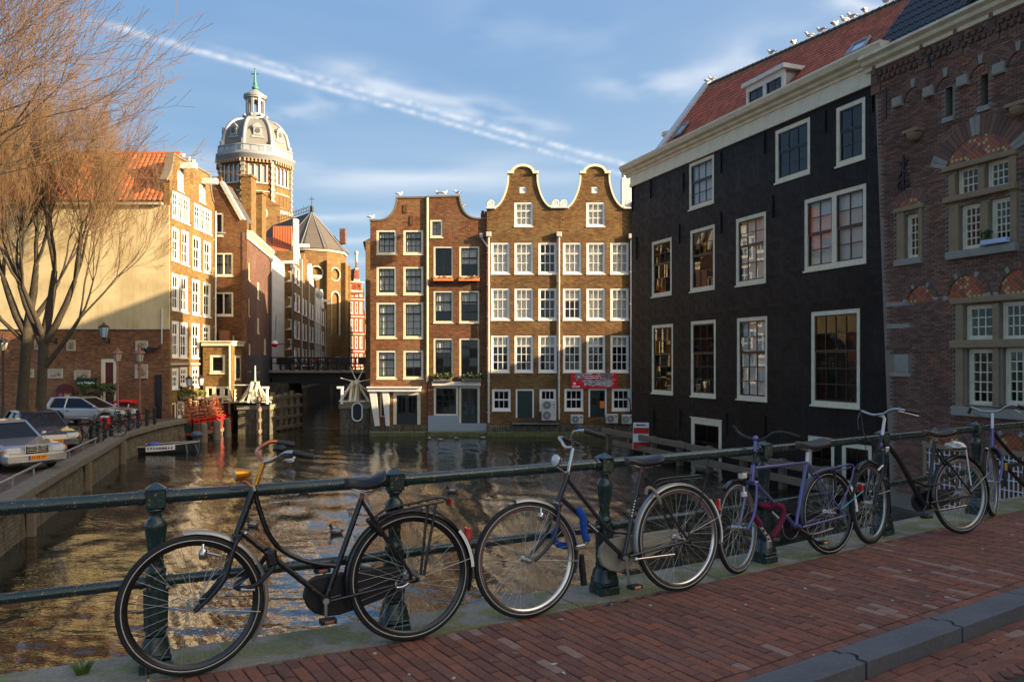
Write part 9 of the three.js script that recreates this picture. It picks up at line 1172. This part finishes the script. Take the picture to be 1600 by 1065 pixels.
// ---------- gulls and ducks ----------
{
  const gull = thing('gull', 'white gull', 'gull'); new MB().ball(V(0, 0.18, 0), 0.1, 12, [1.6, 0.85, 0.85]).ball(V(0.15, 0.3, 0), 0.055, 10).tube(V(0.1, 0.22, 0), V(0.15, 0.3, 0), 0.065, 0.05, 10).build(gull, 'body', M.feather); new MB().add(new THREE.SphereGeometry(0.1, 10, 8), place(-0.06, 0.2, 0.055, 0, 0, -0.12, [1.75, 0.55, 0.4])).add(new THREE.SphereGeometry(0.1, 10, 8), place(-0.06, 0.2, -0.055, 0, 0, -0.12, [1.75, 0.55, 0.4])).add(new THREE.ConeGeometry(0.05, 0.2, 6), place(-0.23, 0.19, 0, 0, 0, 1.7, [1, 1, 0.5])).build(gull, 'wing', M.featherGrey); new MB().add(new THREE.ConeGeometry(0.018, 0.07, 6), place(0.23, 0.295, 0, 0, 0, -1.6)).tube(V(0.02, 0.1, 0.03), V(0.02, 0, 0.03), 0.008, 0.008, 5).tube(V(0.02, 0.1, -0.03), V(0.02, 0, -0.03), 0.008, 0.008, 5).build(gull, 'beak', M.beak);
  let first = true; const put = (p, ry, label, s = 0.95) => { const g = first ? gull : copyOf(gull); first = false; g.userData.label = label; g.position.copy(p); g.rotation.y = ry; g.scale.setScalar(s); return g; };
  const H = blackHouse, rid = (px) => { const [a, b] = H.ridge; const W0 = H.t.localToWorld(a.clone()), W1 = H.t.localToWorld(b.clone()); let best = 0, bd = 1e9; for (let i = 0; i <= 400; i++) { const p = W0.clone().lerp(W1, i / 400 * 1.05 - 0.02), x = CX + F * p.x / -p.z; if (Math.abs(x - px) < bd) { bd = Math.abs(x - px); best = p; } } return best.add(V(0, 0.16, 0)); };
  H.t.updateMatrixWorld(true);
  [[1106, 'gull at the far left end of the red roof ridge'], [1113, 'gull just right of the ridge end on the red roof'], [1206, 'gull with its head turned left, alone above the dormer'], [1240, 'gull on the red ridge a little right of the dormer'], [1265, 'gull second right of the dormer on the red ridge'], [1283, 'gull on the red ridge above the right half of the house'], [1305, 'gull above the upper right window on the red ridge'], [1320, 'gull left of the pair near the skylight end of the ridge'], [1332, 'gull right of the pair near the skylight end of the ridge'], [1352, 'gull close to the dark tiled roof'], [1385, 'gull with raised wings at the top right end of the ridge']].forEach(([px, l], i) => { put(rid(px), rr(-0.5, 0.5) + (i % 3 ? Math.PI * 0.9 : 0.2), l, 0.85); });
  [[624, 307.5, 'gull on the flat gable top of the reddish house, alone at the left'], [684.5, 306, 'gull left of the pair on the gable with the small window'], [694, 305.5, 'gull right of the pair on the gable with the small window'], [714.5, 305, 'gull at the right tip of the gable above the curve'], [580, 343.5, 'gull on the left shoulder of the reddish house'], [721.5, 326, 'gull perched on the curved gable edge']].forEach(([x, y, l], i) => put(at(x, y, ZC + 0.12), i % 2 ? 2.9 : 0.3, l, 0.95));
  [[285, 248, 'gull left of three on the corner house gable'], [294, 253, 'gull in the middle of three on the corner house gable'], [301, 257, 'gull right of three on the corner house gable']].forEach(([x, y, l]) => { const Z = 19.62 * F / (CX - x); put(at(x, y, Z), 1.4, l, 1.0); });
  const duck = thing('duck', 'duck', 'duck'); new MB().ball(V(0, 0.06, 0), 0.11, 12, [1.55, 0.75, 0.95]).add(new THREE.ConeGeometry(0.06, 0.14, 8), place(-0.19, 0.1, 0, 0, 0, 1.25)).build(duck, 'body', M.duckBody); new MB().tube(V(0.11, 0.1, 0), V(0.15, 0.19, 0), 0.045, 0.035, 8).ball(V(0.16, 0.21, 0), 0.045, 10).build(duck, 'head', std([0.015, 0.04, 0.03], 0.5)); new MB().bbox(0.22, 0.2, 0, 0.06, 0.018, 0.035, 0.005).build(duck, 'beak', M.beak); new MB().ball(V(-0.03, 0.09, 0.06), 0.09, 8, [1.4, 0.5, 0.45]).ball(V(-0.03, 0.09, -0.06), 0.09, 8, [1.4, 0.5, 0.45]).build(duck, 'wing', M.duckPale);
  let f2 = true; [[525, 833, 2.9, 'duck swimming behind the frame of the black roadster, nearest the bridge'], [572, 888, 0.3, 'duck seen through the rear wheel of the black roadster'], [706, 769, 0.2, 'dark duck swimming alone right of the railing post'], [670, 686, 2, 'duck at the foot of the grey plinth, left one'], [688, 688, 0.4, 'duck at the foot of the grey plinth, second from left'], [713, 686, 1, 'pale duck at the foot of the grey plinth, middle'], [754, 685, 0, 'duck at the right corner of the grey plinth'], [395, 822, 0.4, 'duck low on the water behind the head tube of the black roadster'], [475, 770, 2.8, 'duck on the water just under the top rail left of the saddle']].forEach(([x, y, ry, l]) => { const d = f2 ? duck : copyOf(duck); f2 = false; d.userData.label = l; d.position.copy(groundAt(x, y, WATER)).add(V(0, -0.01, 0)); d.rotation.y = ry; });
  put(groundAt(453, 727, WATER), 0.2, 'white gull floating on the water behind the handlebar of the black roadster', 1.1);
}
renderer.render(scene, camera);
